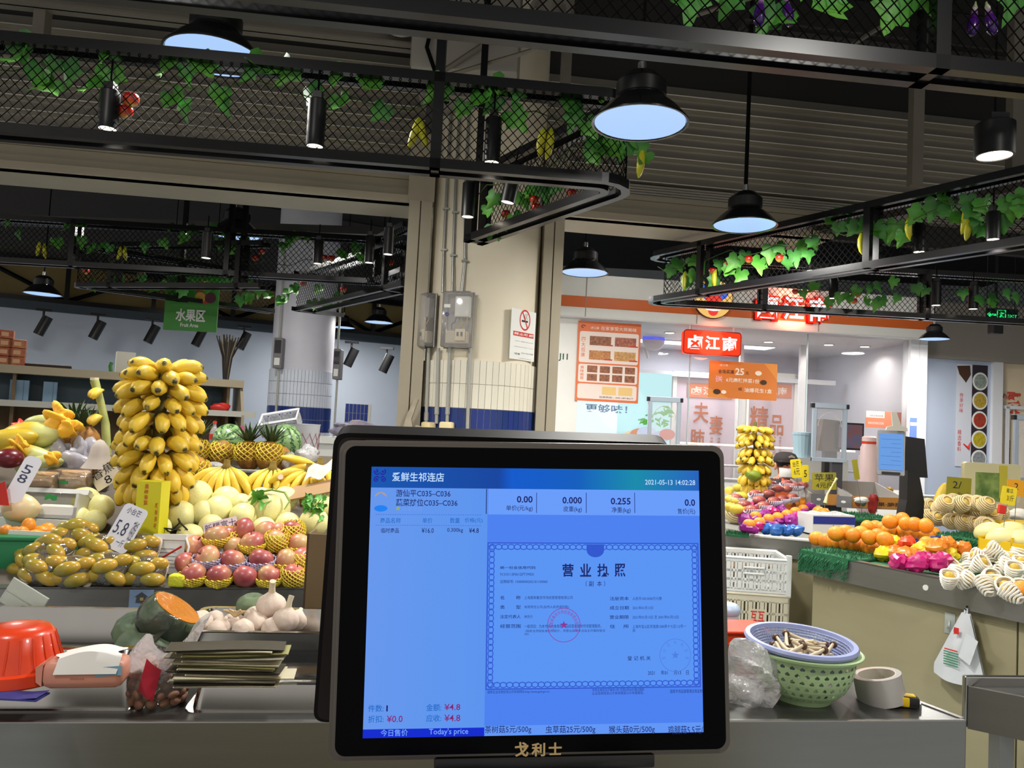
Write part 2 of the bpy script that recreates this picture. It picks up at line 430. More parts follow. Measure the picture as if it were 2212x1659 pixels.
# ---- round column
ccx = (xj1 + xk0) / 2
cc = WM @ Vector((ccx + 0.005, 0.18, 0))
CR = 0.372
col_o = struct('wall_column', MB().cyl(CR, 0, 4.68, 64), warm_wall, 60, mtx=T(cc.x, cc.y, 0), label='round cream column with tiled foot')
grout = MB().cyl(CR + 0.012, 0, 1.835, 64)
struct('grout_bed', grout, mat('pale_grout', rgb(196, 190, 176), 0.8), 60, parent=col_o)
tw = mat('white_strip_tile', rgb(222, 216, 200), 0.25, rnd=0.05); tb = mat('blue_strip_tile', rgb(38, 56, 118), 0.2, rnd=0.12)
NT = 60
def tile_mesh(h, m):
    mb = MB(); a = math.pi / NT * 0.93; r0, r1 = CR + 0.01, CR + 0.0175
    pts = []
    for q in (-a, 0, a): pts.append((r1 * math.sin(q), -r1 * math.cos(q)))
    for q in (a, 0, -a): pts.append((r0 * math.sin(q), -r0 * math.cos(q)))
    mb.plate(pts, 0.0015, h - 0.0015); return mb.mesh('tile', m, 30)
rows = [(1.687, 0.148, tw), (1.535, 0.152, tw), (1.383, 0.152, tb), (1.231, 0.152, tb)]
for z, h, m in rows:
    tm = tile_mesh(h, m)
    for i in range(-15, 16):
        struct('tile', tm, None, parent=col_o, mtx=T(0, 0, z) @ RZ(2 * math.pi * i / NT))

# ---- things fixed on the column
cn = Vector((-0.0, -1, 0))
def colpt(px, py, dr=0.0):       # point on the column skin seen at pixel
    d = ray(px, py); o = EYE - Vector((cc.x, cc.y, 0)); rr = CR + dr
    a = d.x ** 2 + d.y ** 2; b = 2 * (o.x * d.x + o.y * d.y); c = o.x ** 2 + o.y ** 2 - rr * rr
    disc = b * b - 4 * a * c
    if disc < 0: return onp(px, py, cc + Vector((0, -rr * .3, 0)), Vector((0, -1, 0)))
    return EYE + d * ((-b - math.sqrt(disc)) / (2 * a))
def colframe(px, py, dr=0.0):
    p = colpt(px, py, dr); n = Vector((p.x - cc.x, p.y - cc.y, 0)).normalized()
    return frame(p, Vector((-n.y, n.x, 0)), -n)
conduit = mat('grey_conduit', rgb(150, 150, 146), 0.35, 0.6)
pvc = mat('grey_plastic_pipe', rgb(160, 160, 152), 0.5)
names = ['leftmost', 'middle', 'rightmost']
for i, (x0, x1) in enumerate(((966, 956), (985, 977), (1006, 996))):
    a, b = colpt(x0, 388, 0.014), colpt(x1, 632, 0.03)
    t = thing('conduit_pipe', 'thin grey conduit on the cream column, %s of three above the meter boxes' % names[i], 'pipe', T(b.x, b.y, b.z), 'conduits above the meter boxes')
    k = Vector((0.004 * i, 0, 0)); mid = colpt((x0 + x1) / 2 - (2 if i != 2 else -3), 540 + 12 * i, 0.014)
    top = Vector((a.x, a.y, 3.6))
    part('pipe', MB().tube([Vector((0, 0, 0)), mid - b, a - b, top - b], 0.0095, 10), conduit, t, 60)
    for zf in (0.12, 0.45, 0.75):
        p = (mid - b) * 1.0 if zf == 0.12 else (mid - b).lerp(top - b, zf - 0.2)
        part('clamp', MB().box(-0.02, 0.02, -0.014, 0.012, -0.006, 0.006, T(p.x, p.y, p.z)), conduit, t)
names = ['first from the left', 'second from the left', 'third from the left', 'rightmost']
for i, (x0, x1, yb) in enumerate(((926, 920, 930), (947, 943, 915), (972, 966, 915), (1015, 1008, 980))):
    a, b = colpt(x0, 752, 0.03), colpt(x1, yb, 0.03)
    t = thing('drop_pipe', 'grey plastic pipe over the white column tiles below the meter boxes, %s' % names[i], 'pipe', T(b.x, b.y, b.z), 'pipes below the meter boxes')
    part('pipe', MB().tube([Vector((0, 0, 0)), (a - b) * 0.12, a - b], 0.0115, 10), pvc, t, 60)
    part('coupling', MB().tube([(a - b) * 0.12, (a - b) * 0.22], 0.0155, 10), pvc, t, 60)
clear_box = film('clear_polycarbonate', (0.75, 0.72, 0.70, 1), 0.22, 0.08)
grey_in = mat('grey_meter_back', rgb(120, 116, 112), 0.6); brk = mat('cream_breaker', rgb(214, 200, 170), 0.45); bluep = mat('blue_seal', rgb(40, 60, 140), 0.4)
for i, (xa, xb, ya, yb, lab) in enumerate(((903, 946, 634, 752, 'narrow clear plastic meter box, left of the pair on the cream column'),
                                           (960, 1026, 633, 753, 'wider clear plastic meter box, right of the pair on the cream column'))):
    m0 = colframe((xa + xb) / 2, yb, 0.012); mi = m0.inverted()
    n = m0.to_3x3() @ Vector((0, 1, 0)); p0 = m0.translation
    a = mi @ onp(xa, yb, p0, n); c = mi @ onp(xb, ya, p0, n); wd = c.x - a.x; h = c.z
    t = thing('meter_box', lab, 'meter box', m0 @ T((a.x + c.x) / 2, 0, 0), 'meter boxes')
    part('back_plate', MB().box(-wd / 2 + 0.005, wd / 2 - 0.005, -0.005, 0.004, 0.004, h - 0.004), grey_in, t)
    cov = MB().box(-wd / 2, wd / 2, -0.085, -0.007, 0, h, b=0.012); part('cover', cov, clear_box, t, 40)
    rim = MB(); rim.tube([(-wd / 2, -0.008, 0), (wd / 2, -0.008, 0), (wd / 2, -0.008, h), (-wd / 2, -0.008, h)], 0.005, 6, closed=True); part('rim', rim, conduit, t, 40)
    part('terminal_block', MB().box(-wd * .38, wd * .40, -0.055, -0.006, h * .08, h * .30, b=.006), mat('beige_block', rgb(176, 164, 142), .5), t)
    b1 = part('breaker', MB().box(0.0, wd * .34, -0.07, -0.055, h * .12, h * .33, b=.004), brk, t)
    for q in (0.08, 0.22): part('switch', MB().box(wd * q, wd * (q + .05), -0.078, -0.07, h * .2, h * .27), ink, b1)
    part('meter', MB().box(-wd * .1 if i else -wd * .3, wd * .42, -0.05, -0.006, h * .55, h * .92, b=.006), mat('meter_grey', rgb(150, 146, 144), .5) if i == 0 else white_pl, t)
    part('blue_seal', MB().lathe([(0.006, 0), (0.012, 0), (0.012, 0.004), (0.006, 0.004), (0.006, 0)], 14, T(-wd * .28, -0.088, h * .58) @ RX(R(90))), bluep, t)
    part('label_plate', MB().box(-wd * .40, -wd * .18, -0.0865, -0.0855, h * .70, h * .76), white_pl, t)
    cable = mat('yellow_wire', rgb(170, 150, 40), .5)
    for q in range(3):
        xx = -wd * .2 + q * wd * .2
        part('wire', MB().tube([(xx, -0.03, h * .33), (xx, -0.04, h * .42), (xx + wd * .12, -0.04, h * .46), (xx + wd * .15, -0.03, h * .56)], 0.003, 6), cable if q else ink, t)
for i, (xa, xb) in enumerate(((918, 946), (953, 985))):
    m0 = colframe((xa + xb) / 2, 941, 0.018)
    wd = 0.085
    solo('junction_box', MB().box(-wd / 2, wd / 2, -0.06, 0.0, 0.0, 0.085, b=0.012), mat('ivory_plastic', rgb(226, 208, 160), 0.4), 'ivory square junction box on the blue tiles, %s of the two' % ('left' if i == 0 else 'right'), 'junction box', m0, 'junction boxes', 40)
# torn foam bracket leaning on the left jamb
p = WM @ Vector((xj1 - 0.03, -0.03, 0)); zb = atY(895, 940, p.y).z
fb = MB(); fb.prism([(-.055, 0), (.04, 0), (.045, .06), (.02, .065), (.0, .04), (-.015, .10), (.022, .225), (.0, .232), (-.045, .12), (-.06, .05)], -0.10, -0.055)
solo('foam_bracket', fb, mat('dusty_foam', rgb(176, 164, 144), 0.9, var=.3, vs=20), 'torn dusty foam wedge stuck at the foot of the left jamb', 'bracket', T(p.x, p.y, zb))
# no smoking notice
m0 = colframe(1130, 778, 0.004)
t = thing('no_smoking_notice', 'white no smoking notice with red circle on the cream column', 'sign', m0)
n = m0.to_3x3() @ Vector((0, 1, 0)); mi = m0.inverted()
def L2(px, py): q = mi @ onp(px, py, m0.translation, n); return q.x, q.z
red_ink = mat('red_print', rgb(196, 44, 34), 0.5); pale = mat('white_paper', rgb(222, 222, 218), 0.6)
(a, z1), (b, z0) = L2(1105, 664), L2(1152, 782)
part('sheet', MB().box(a, b, -0.004, 0, z0, z1), pale, t)
x, z = L2(1133, 692); rr = 0.054
ring = MB(); k = 28
for i in range(k):
    q0, q1 = 2 * math.pi * i / k, 2 * math.pi * (i + 1) / k
    ring._add([(x + r * math.cos(q), -0.005, z + 1.25 * r * math.sin(q)) for q in (q0, q1) for r in (rr * .84, rr)], [(0, 1, 3, 2)])
ring._add([(x - .6 * rr, -0.0052, z + .9 * rr), (x - .45 * rr, -0.0052, z + 1.0 * rr), (x + .62 * rr, -0.0052, z - .9 * rr), (x + .48 * rr, -0.0052, z - 1.0 * rr)], [(0, 1, 2, 3)])
part('prohibition_ring', ring, red_ink, t)
cg = MB().box(x - .6 * rr, x + .55 * rr, -0.0046, -0.0042, z - .25 * rr, z - .02 * rr); cg.tube([(x + .1 * rr, -0.0045, z + .1 * rr), (x - .1 * rr, -0.0045, z + .5 * rr), (x + .2 * rr, -0.0045, z + .8 * rr)], 0.0015, 4); cg.tube([(x + .4 * rr, -0.0045, z + .1 * rr), (x + .2 * rr, -0.0045, z + .5 * rr), (x + .5 * rr, -0.0045, z + .8 * rr)], 0.0015, 4)
part('cigarette', cg, ink, t)
(a2, zt), (b2, zb2) = L2(1108, 714), L2(1151, 732)
part('red_band', MB().box(a2, b2, -0.005, -0.004, zb2, zt), red_ink, t)
lettering(t, '禁止吸烟', a2 + .006, b2 - .004, zb2 + .006, zt - .006, pale, -0.0056, 0.02)
def line(txt, xa, ya, xb, yb, m=ink, off=0.0):
    (p0, q1), (p1, q0) = L2(xa, ya), L2(xb, yb); lettering(t, txt, p0, p1, q0, q1, m, -0.005, off)
line('NO SMOKING', 1112, 735, 1150, 743, ink, 0.01); line('举报投诉电话 12345', 1110, 747, 1150, 755); line('违者', 1110, 761, 1122, 767)
line('处五十元以上罚款', 1125, 761, 1150, 768); line('上海市健康促进委员会', 1118, 774, 1146, 777)

# ---- steel above the shutter line, ducts and hangers under the dark ceiling
pale_steel = mat('dusty_galvanised_steel', rgb(128, 122, 112), 0.5, 0.3, var=.15, vs=4)
gun = mat('dark_galvanised_steel', rgb(70, 68, 66), 0.5, 0.3, var=.2, vs=4)
def beam(name, x0, x1, y, z0, z1, d, m, label):
    b = MB(); b.box(x0, x1, y, y + d, z0, z0 + .012); b.box(x0, x1, y, y + d, z1 - .012, z1); b.box(x0, x1, y + d * .45, y + d * .55, z0, z1)
    return tag(ob(name, b.mesh(name, m), None, WM), label, 'beam')
beam('ceiling_beam', xl, wx(972), -0.55, 3.62, 3.75, 0.12, pale_steel, 'long pale steel channel beam above the left shutter')
beam('ceiling_beam', wx(1480), xr, -0.75, 3.78, 3.90, 0.12, gun, 'long dull steel channel beam high on the right behind the nearest canopy')
beam('ceiling_beam', xl, xr, -2.3, 4.05, 4.2, 0.12, gun, 'dark steel beam under the ceiling nearest the camera')
for i, (px, y, zb) in enumerate(((70, 4.2, 3.3), (1978, 4.6, 3.02), (2192, 4.3, 3.0), (1215, 4.7, 3.1), (930, 4.6, 3.2))):
    q = atY(px, 300, y)
    solo('hanger_post', MB().box(-.033, .033, -.033, .033, zb, 4.69).box(-.06, .06, -.06, .06, 4.66, 4.695), pale_steel if i != 4 else gun,
         ['pale steel hanger post at the far left top edge', 'pale steel hanger post behind the black cylinder pendant row', 'pale steel hanger post at the far right edge', 'pale steel hanger post right of the column top', 'dark steel hanger post left of the column top'][i], 'post', T(q.x, q.y, 0), 'hanger posts')
duct = mat('pale_duct', rgb(150, 146, 138), 0.5, 0.2, var=.15, vs=2)
q = atY(1000, 95, 4.45)
t = thing('ventilation_unit', 'pale boxy ventilation unit with round spigots hung above the column', 'ventilation unit', T(q.x, q.y, q.z - .25))
part('casing', MB().box(-.28, .34, -.2, .5, 0, .62, b=.03), duct, t, 40)
part('spigot', MB().lathe([(.13, 0), (.13, .1), (.15, .1), (.15, .16), (.12, .16), (.12, .02), (.13, 0)], 20, T(-.34, -.1, .32) @ RX(R(70))), duct, t, 40)
part('spigot', MB().lathe([(.10, 0), (.10, .1), (.115, .1), (.115, .16), (.09, .16), (.09, .02), (.10, 0)], 20, T(.5, -.1, .3) @ RX(R(70))), duct, t, 40)
part('hanger', MB().box(-.2, -.18, 0, .02, .6, 1.6).box(.2, .22, 0, .02, .6, 1.6), gun, t)
part('bracket', MB().tube([(-.12, -.22, -.05), (.42, -.26, .34)], .014, 6), pale_steel, t)
part('cable', MB().tube([(-.15, -.22, .3), (-.18, -.24, .1), (-.1, -.24, -.1), (-.05, -.2, -.2)], .012, 8), wire_m, t, 60)
for i, (xa, ya, xb, yb, y) in enumerate(((1180, 100, 960, 165, 4.0), (1480, 40, 1800, -60, 3.9), (1740, 160, 1900, 60, 3.6))):
    a, b = atY(xa, ya, y), atY(xb, yb, y + .2)
    solo('brace_rod', MB().tube([Vector((0, 0, 0)), b - a], .012, 6), pale_steel, ['thin pale brace rod slanting across the ventilation unit', 'thin pale brace rod slanting up behind the nearest mesh canopy', 'short pale brace rod right of the purple eggplants'][i], 'rod', T(a.x, a.y, a.z))

# ================================================================== LEFT BACKGROUND HALL
BA = R(27); BX = Vector((math.cos(BA), math.sin(BA), 0)); BY = Vector((-BX.y, BX.x, 0))
B0 = atY(0, 700, 10.5); B0.z = 0
BM = frame(B0, BX, BY)
back_white = mat('cool_white_wall', rgb(196, 206, 222), 0.6, var=0.05, vs=1)
struct('wall_left', MB().box(-3, 7.2, 0, .1, 0, 2.75), back_white, mtx=BM)
struct('trim_6', MB().box(-3, 7.2, -0.06, .1, 2.70, 2.82), mat('blue_grey_band', rgb(60, 72, 82), .5), mtx=BM)
struct('wall_upper', MB().box(-3, 7.2, 0.15, .2, 2.8, 3.45), mat('olive_upper_panel', rgb(140, 122, 76), 0.7, var=.1), mtx=BM)
struct('wall_top', MB().box(-3, 7.2, 0.05, .2, 3.45, 4.69), mat('grey_upper_wall', rgb(74, 72, 74), 0.8), mtx=BM)
tr = thing('roof_truss', 'black steel truss along the olive band of the far left wall', 'truss', BM @ T(0, 0.02, 2.82))
part('top_chord', MB().box(-3, 7, -.04, .04, .55, .63), black, tr); part('bottom_chord', MB().box(-3, 7, -.04, .04, 0, .07), black, tr)
for i in range(9):
    x = -2.6 + i * 1.12
    part('web_post', MB().box(x - .03, x + .03, -.03, .03, .06, .56), black, tr)
    part('web_brace', MB().tube([(x, 0, .05 if i % 2 else .55), (x + 1.1, 0, .55 if i % 2 else .05)], .03, 4), black, tr)
bt = MB(); btm = tb
pa, pb = BM.inverted() @ onp(745, 890, B0, BY), BM.inverted() @ onp(800, 890, B0, BY)
patch = struct('trim_7', MB().box(pa.x, pb.x, -.012, 0, 1.35, 1.66), mat('pale_grout', rgb(196, 190, 176), .8), mtx=BM)
tl = MB().box(0, .058, -.006, 0, 0, .146).mesh('tile', tb)
for r_ in range(2):
    k = int((pb.x - pa.x) / .064)
    for i in range(k): struct('tile', tl, None, parent=patch, mtx=T(pa.x + i * .064 + .003, -.012, 1.355 + r_ * .152))
# far round column with tiled foot
fc = atY(652, 800, 9.6); fc.z = 0
fr_ = 0.375
fcol = struct('wall_column', MB().cyl(fr_, 0, 4.68, 48), mat('cool_white_column', rgb(206, 204, 214), .5, var=.04), 60, mtx=T(fc.x, fc.y, 0), label='far round white column with blue tile band')
def tband(z0, z1, m, nm):
    mb = MB(); n = 58; a = math.pi / n * .9
    rowsn = max(1, round((z1 - z0) / .15)); hh = (z1 - z0) / rowsn
    for r_ in range(rowsn):
        for i in range(n):
            c = 2 * math.pi * i / n; pts = [((fr_ + d) * math.sin(q), -(fr_ + d) * math.cos(q)) for d, q in ((.012, c - a), (.012, c + a), (.0, c + a), (.0, c - a))]
            mb.plate(pts, z0 + r_ * hh + .003, z0 + (r_ + 1) * hh - .003)
    o = struct(nm, mb, m, parent=fcol); o['kind'] = 'stuff'
tband(1.53, 1.98, mat('far_white_tile', rgb(205, 210, 222), .3), 'white_tiles'); tband(1.23, 1.53, tb, 'blue_tiles'); tband(.6, 1.23, MATS['far_white_tile'], 'white_tiles')
for i, (xa, xb, ya, yb, m) in enumerate(((588, 612, 730, 795, 'grey meter box hung on the far round column'), (713, 733, 752, 818, 'narrow grey switch box on the right edge of the far round column'))):
    q = atY(xa, yb, 9.15); q2 = atY(xb, ya, 9.15); wd, h = q2.x - q.x, q2.z - q.z
    t = thing('meter_box', m, 'meter box', T((q.x + q2.x) / 2, 9.2 if i == 0 else 9.3, q.z), 'far meter boxes')
    part('body', MB().box(-wd / 2, wd / 2, -.06, .12, 0, h, b=.01), mat('far_box_grey', rgb(110, 108, 110), .5), t)
    part('window', MB().box(-wd * .35, wd * .35, -.066, -.06, h * .5, h * .92), mat('far_box_dark', rgb(52, 50, 54), .2), t)
    part('breaker', MB().box(-wd * .3, wd * .3, -.068, -.06, h * .1, h * .34), white_pl, t)
    part('pipe', MB().tube([(wd * .1, 0, 0), (wd * .1, 0, -.75)], .014, 6).tube([(-wd * .1, 0, h), (-wd * .1, 0, h + 1.2)], .014, 6), pvc, t)
# beam and conduit high above the far column, grey ceiling board
q = atY(300, 500, 8.2)
solo('cable_tray', MB().box(-4, 3.2, -.1, .1, 0, .03).box(-4, 3.2, -.1, -.09, .03, .08).box(-4, 3.2, .09, .1, .03, .08), gun, 'thin grey cable tray crossing the far left ceiling', 'cable tray', T(q.x, q.y, 3.35) @ RZ(R(-4)))
# track spot lamps on the far wall
track_m = mat('black_lamp_paint', rgb(18, 18, 20), .4)
led = mat('lamp_face', (0.86, 0.93, 1.0, 1), emit=3.5)
ls = ['leftmost', 'second from the left', 'middle', 'fourth from the left', 'rightmost']
spot0 = None
for i, (px, py) in enumerate(((95, 672), (212, 682), (330, 692), (432, 700), (528, 708))):
    q = onp(px, py, B0 - BY * .9, BY)
    mt = frame((q.x, q.y, q.z), BX, BY)
    if spot0 is None:
        t = spot0 = thing('track_spot', '', 'spot lamp', mt, 'track spots')
        part('adapter', MB().box(-.09, .09, -.03, .03, 0, .03), track_m, t); part('stem', MB().cyl(.014, -.09, 0, 8), track_m, t)
        part('barrel', MB().cyl(.062, -.12, .14, 16, T(0.0, 0, -.2) @ RY(R(22))), track_m, t, 40)
    else: t = dup(spot0, mt)
    t['label'] = 'black tilted track spot lamp above the far white wall, %s of five' % ls[i]
for i, (px, py, y) in enumerate(((760, 742, 10.5), (836, 755, 10.5), (40, 740, 0))):
    if y == 0: continue
    q = atY(px, py, y); dup(spot0, T(q.x, q.y, q.z), 'black tilted track spot lamp between the far column and the jamb, %s one' % ('left' if i == 0 else 'right'))
# ================================================================== LAMPS
lens_m = em('frosted_lamp_lens', rgb(172, 206, 252), 1.0)
def pendant_meshes(r):
    k = r / .2
    dome = [(.028 * k, .205 * k), (.045 * k, .215 * k), (.070 * k, .205 * k), (.098 * k, .175 * k), (.100 * k, .105 * k), (.106 * k, .098 * k), (.15 * k, .062 * k), (.2 * k, .006 * k), (.2 * k, 0), (.192 * k, 0), (.145 * k, .052 * k), (.10 * k, .09 * k), (.0001, .09 * k)]
    return dome
def pendant(px, py, y, dia_px, label, top=4.69, power=1.0, cord=0.006, group='black dome pendants'):
    c = atY(px, py, y); r = dia_px / FPX * y / 2; k = r / .2
    t = thing('pendant_lamp', label, 'pendant lamp', T(c.x, c.y, c.z), group)
    part('shade', MB().lathe(pendant_meshes(r), 40), mat('gloss_black_lamp', rgb(16, 16, 18), 0.25, coat=.5), t, 35)
    part('lens', MB().lathe([(.0001, .016 * k), (.12 * k, .012 * k), (.186 * k, .004 * k), (.186 * k, .010 * k), (.0001, .03 * k)], 36), lens_m, t, 50)
    part('collar', MB().cyl(.018 * k, .21 * k, .26 * k, 14), mat('lamp_chrome', rgb(200, 200, 200), .2, .9), t, 40)
    part('cord', MB().tube([(0, 0, .25 * k), (0, 0, top - c.z)], cord, 8), wire_m, t)
    fins = part('heat_sink', MB().lathe([(.101 * k, .11 * k), (.104 * k, .112 * k), (.104 * k, .168 * k), (.101 * k, .172 * k)], 40), track_m, t, 30)
    lightob('lamp_light', 'AREA', PENDANT_W * power, t, T(0, 0, -.012 * k), (1.0, 0.97, 0.91), r * 1.7)
    return t
pendant(1382, 268, 2.45, 213, 'large black dome pendant lamp with glowing blue-white lens, right above the monitor', cord=.005)
pendant(462, 124, 3.18, 214, 'black dome pendant lamp half hidden behind the left mesh canopy rail')
pendant(1608, 488, 4.45, 140, 'black dome pendant lamp on a long rod in front of the ribbed shutter', cord=.012)
pendant(1263, 590, 6.2, 104, 'black dome pendant lamp on two thin wires left of the shop fascia', power=1.6)
pendant(92, 636, 8.3, 76, 'small far black dome pendant lamp on the left near the olive wall band', power=.8)
pendant(818, 697, 10.2, 62, 'small far black dome pendant lamp seen right of the far column', power=.8)
pendant(742, 708, 11.5, 50, 'tiny far black dome pendant lamp just right of the far column', power=.7)
pendant(510, 508, 7.4, 110, 'far black dome pendant lamp half hidden in the left background canopy', power=.8)
pendant(2018, 733, 7.6, 62, 'small black dome pendant lamp at the right end of the shop fascia', power=1.4)
# the lamp rows go on towards and behind the photographer; two added for the shop fascia
for i, (x, y) in enumerate(((-1.5, 0.4), (1.6, 0.2), (3.6, 2.9), (-3.6, 3.0), (1.5, 6.4), (3.6, 6.7))):
    r = .2; t = dup(bpy.data.objects['pendant_lamp'], T(x, y, (3.2, 3.2, 2.85, 2.85, 3.5, 3.5)[i]), 'black dome pendant lamp outside the picture, ' + ['above left of the camera', 'above right of the camera', 'beyond the right edge', 'past the left edge', 'added unseen high before the shop to light its fascia, left one', 'added unseen high before the shop to light its fascia, right one'][i])
    if i > 3:  # added lamps, hidden by the shutter header, that brighten the shop fascia
        for ch in t.children:
            if ch.type == 'LIGHT': ch.data = ch.data.copy(); ch.data.energy = PENDANT_W * .5

# slim cylinder spots
spot_face = mat('warm_spot_face', (1.0, 0.96, 0.88, 1), emit=1.6)
def cyl_spot(px, ybot, y, dia_px, len_px, label, group, tilt=0, power=1.0, wide=False, angle=105):
    c = atY(px, ybot, y); r = dia_px / FPX * y / 2; ln = len_px / FPX * y
    t = thing('cylinder_spot', label, 'spot lamp', T(c.x, c.y, c.z) @ RY(R(tilt)), group)
    part('body', MB().lathe([(r * .86, .006), (r * .86, 0), (r, 0), (r, ln - .004), (r * .9, ln), (.0001, ln)], 24), track_m, t, 40)
    part('face', MB().lathe([(.0001, .004), (r * .86, .004)], 20), spot_face, t)
    part('mount', MB().box(-r * .5, r * .5, -r * .5, r * .5, ln, ln + .03), track_m, t)
    part('cable', MB().tube([(0, 0, ln + .02), (0, 0, ln + .12)], .004, 6), wire_m, t)
    lightob('spot_light', 'SPOT', SPOT_W * power, t, T(0, 0, -.004), (1.0, 0.90, 0.76), r * .7, angle, .6)
    return t
cyl_spot(232, 279, 2.80, 42, 86, 'slim black cylinder spot beside the red fruit in the left mesh canopy', 'canopy spots')
cyl_spot(680, 317, 2.86, 40, 105, 'slim black cylinder spot in the middle of the left mesh canopy', 'canopy spots')
cyl_spot(1062, 352, 2.94, 36, 100, 'slim black cylinder spot in front of the column with bright face', 'canopy spots')
cyl_spot(1010, 469, 3.85, 29, 76, 'slim black cylinder spot hanging in front of the column conduits', 'canopy spots')
cyl_spot(1096, 438, 3.55, 33, 58, 'tilted black cylinder spot in the slanted arm of the canopy', 'canopy spots', 9)
t = cyl_spot(2148, 338, 2.75, 80, 74, 'wide black drum pendant at the right edge', 'drum pendants', power=1.2)
part('rod', MB().cyl(.004, .1, 1.7, 6), wire_m, t)
for i, (px, yb, y, d, l) in enumerate(((445, 558, 5.55, 22, 58), (686, 570, 5.6, 20, 52), (797, 568, 5.5, 20, 60), (838, 550, 5.3, 22, 60))):
    cyl_spot(px, yb, y, d, l, 'small black cylinder spot in the left background canopy, %s' % ['left one', 'beside the paired red apples', 'second from the jamb', 'nearest the jamb'][i], 'background canopy spots', power=1.0)
for i, (px, yb, y, d, l) in enumerate(((1985, 545, 4.2, 26, 62), (2145, 518, 3.7, 28, 62), (1752, 585, 4.95, 20, 50))):
    cyl_spot(px, yb, y, d, l, 'black cylinder spot in the slanted right canopy, %s' % ['middle one', 'nearest the right edge', 'farthest one near the pointed tip'][i], 'right canopy spots', power=1.3)
for i, (px, yb, y, d, l) in enumerate(((1800, 645, 5.72, 19, 44), (2022, 660, 5.7, 20, 52), (2102, 668, 5.65, 20, 52))):
    cyl_spot(px, yb, y, d, l, 'black cylinder spot in the far right canopy arm, %s' % ['left one before the red letters', 'middle one', 'beside the green exit sign'][i], 'right canopy far arm spots', power=.35, angle=80)

# ================================================================== MESH CANOPIES WITH VINES
def arc(p, a, b, r, n=6):     # round the corner p between points a and b
    p, a, b = Vector(p), Vector(a), Vector(b); u, v = (a - p).normalized(), (b - p).normalized()
    ang = u.angle(v); dd = min(r / math.tan(ang / 2), (a - p).length * .9, (b - p).length * .9); rr = dd * math.tan(ang / 2)
    c = p + (u + v).normalized() * (rr / math.sin(ang / 2)); s, e = p + u * dd - c, p + v * dd - c
    out = []
    for i in range(n + 1):
        t = i / n; w_ = s.lerp(e, t)
        out.append(c + w_.normalized() * rr)
    return out
def rounded(pts, r):
    out = [Vector(pts[0])]
    for i in range(1, len(pts) - 1): out += arc(pts[i], pts[i - 1], pts[i + 1], r)
    return out + [Vector(pts[-1])]
def offset(path, d):
    out = []
    for i, p in enumerate(path):
        a = (path[i] - path[i - 1]).normalized() if i else (path[1] - path[0]).normalized()
        b = (path[i + 1] - path[i]).normalized() if i < len(path) - 1 else a
        n1 = Vector((-a.y, a.x)); n2 = Vector((-b.y, b.x)); n = (n1 + n2).normalized(); out.append(p + n * (d / max(.4, n.dot(n1))))
    return out
def arclen(path):
    s = [0.0]
    for i in range(1, len(path)): s.append(s[-1] + (path[i] - path[i - 1]).length)
    return s
def along(path, s, S=None):
    S = S or arclen(path); s = max(0, min(S[-1], s))
    for i in range(1, len(path)):
        if s <= S[i] + 1e-9: return path[i - 1].lerp(path[i], (s - S[i - 1]) / max(1e-9, S[i] - S[i - 1])), (path[i] - path[i - 1]).normalized()
    return path[-1].copy(), (path[-1] - path[-2]).normalized()
def mesh_panel(path, z0, z1, dw, dh, r):
    mb = MB(); S = arclen(path); tot = S[-1]; hgt = z1 - z0; run = hgt / dh * dw
    def seg(sa, za, sb, zb):
        brk = [sa] + sorted([q for q in S if min(sa, sb) + 1e-6 < q < max(sa, sb) - 1e-6], reverse=sb < sa) + [sb]
        for u, v in zip(brk, brk[1:]):
            zu = za + (zb - za) * (u - sa) / (sb - sa); zv = za + (zb - za) * (v - sa) / (sb - sa)
            pu, _ = along(path, u, S); pv, _ = along(path, v, S)
            mb.tube([(pu.x, pu.y, zu), (pv.x, pv.y, zv)], r, 3, caps=False)
    n = int((tot + run) / dw) + 1
    for i in range(-1, n):
        s0 = i * dw - run + dw * .5
        for dr in (1, -1):
            za, zb = (z0, z1) if dr > 0 else (z1, z0)
            a, b = s0, s0 + run
            if b <= 0 or a >= tot: continue
            if a < 0: za += (zb - za) * (-a) / run; a = 0
            if b > tot: zb -= (zb - za) * (b - tot) / (b - a); b = tot
            if b - a > 1e-4: seg(a, za, b, zb)
    return mb
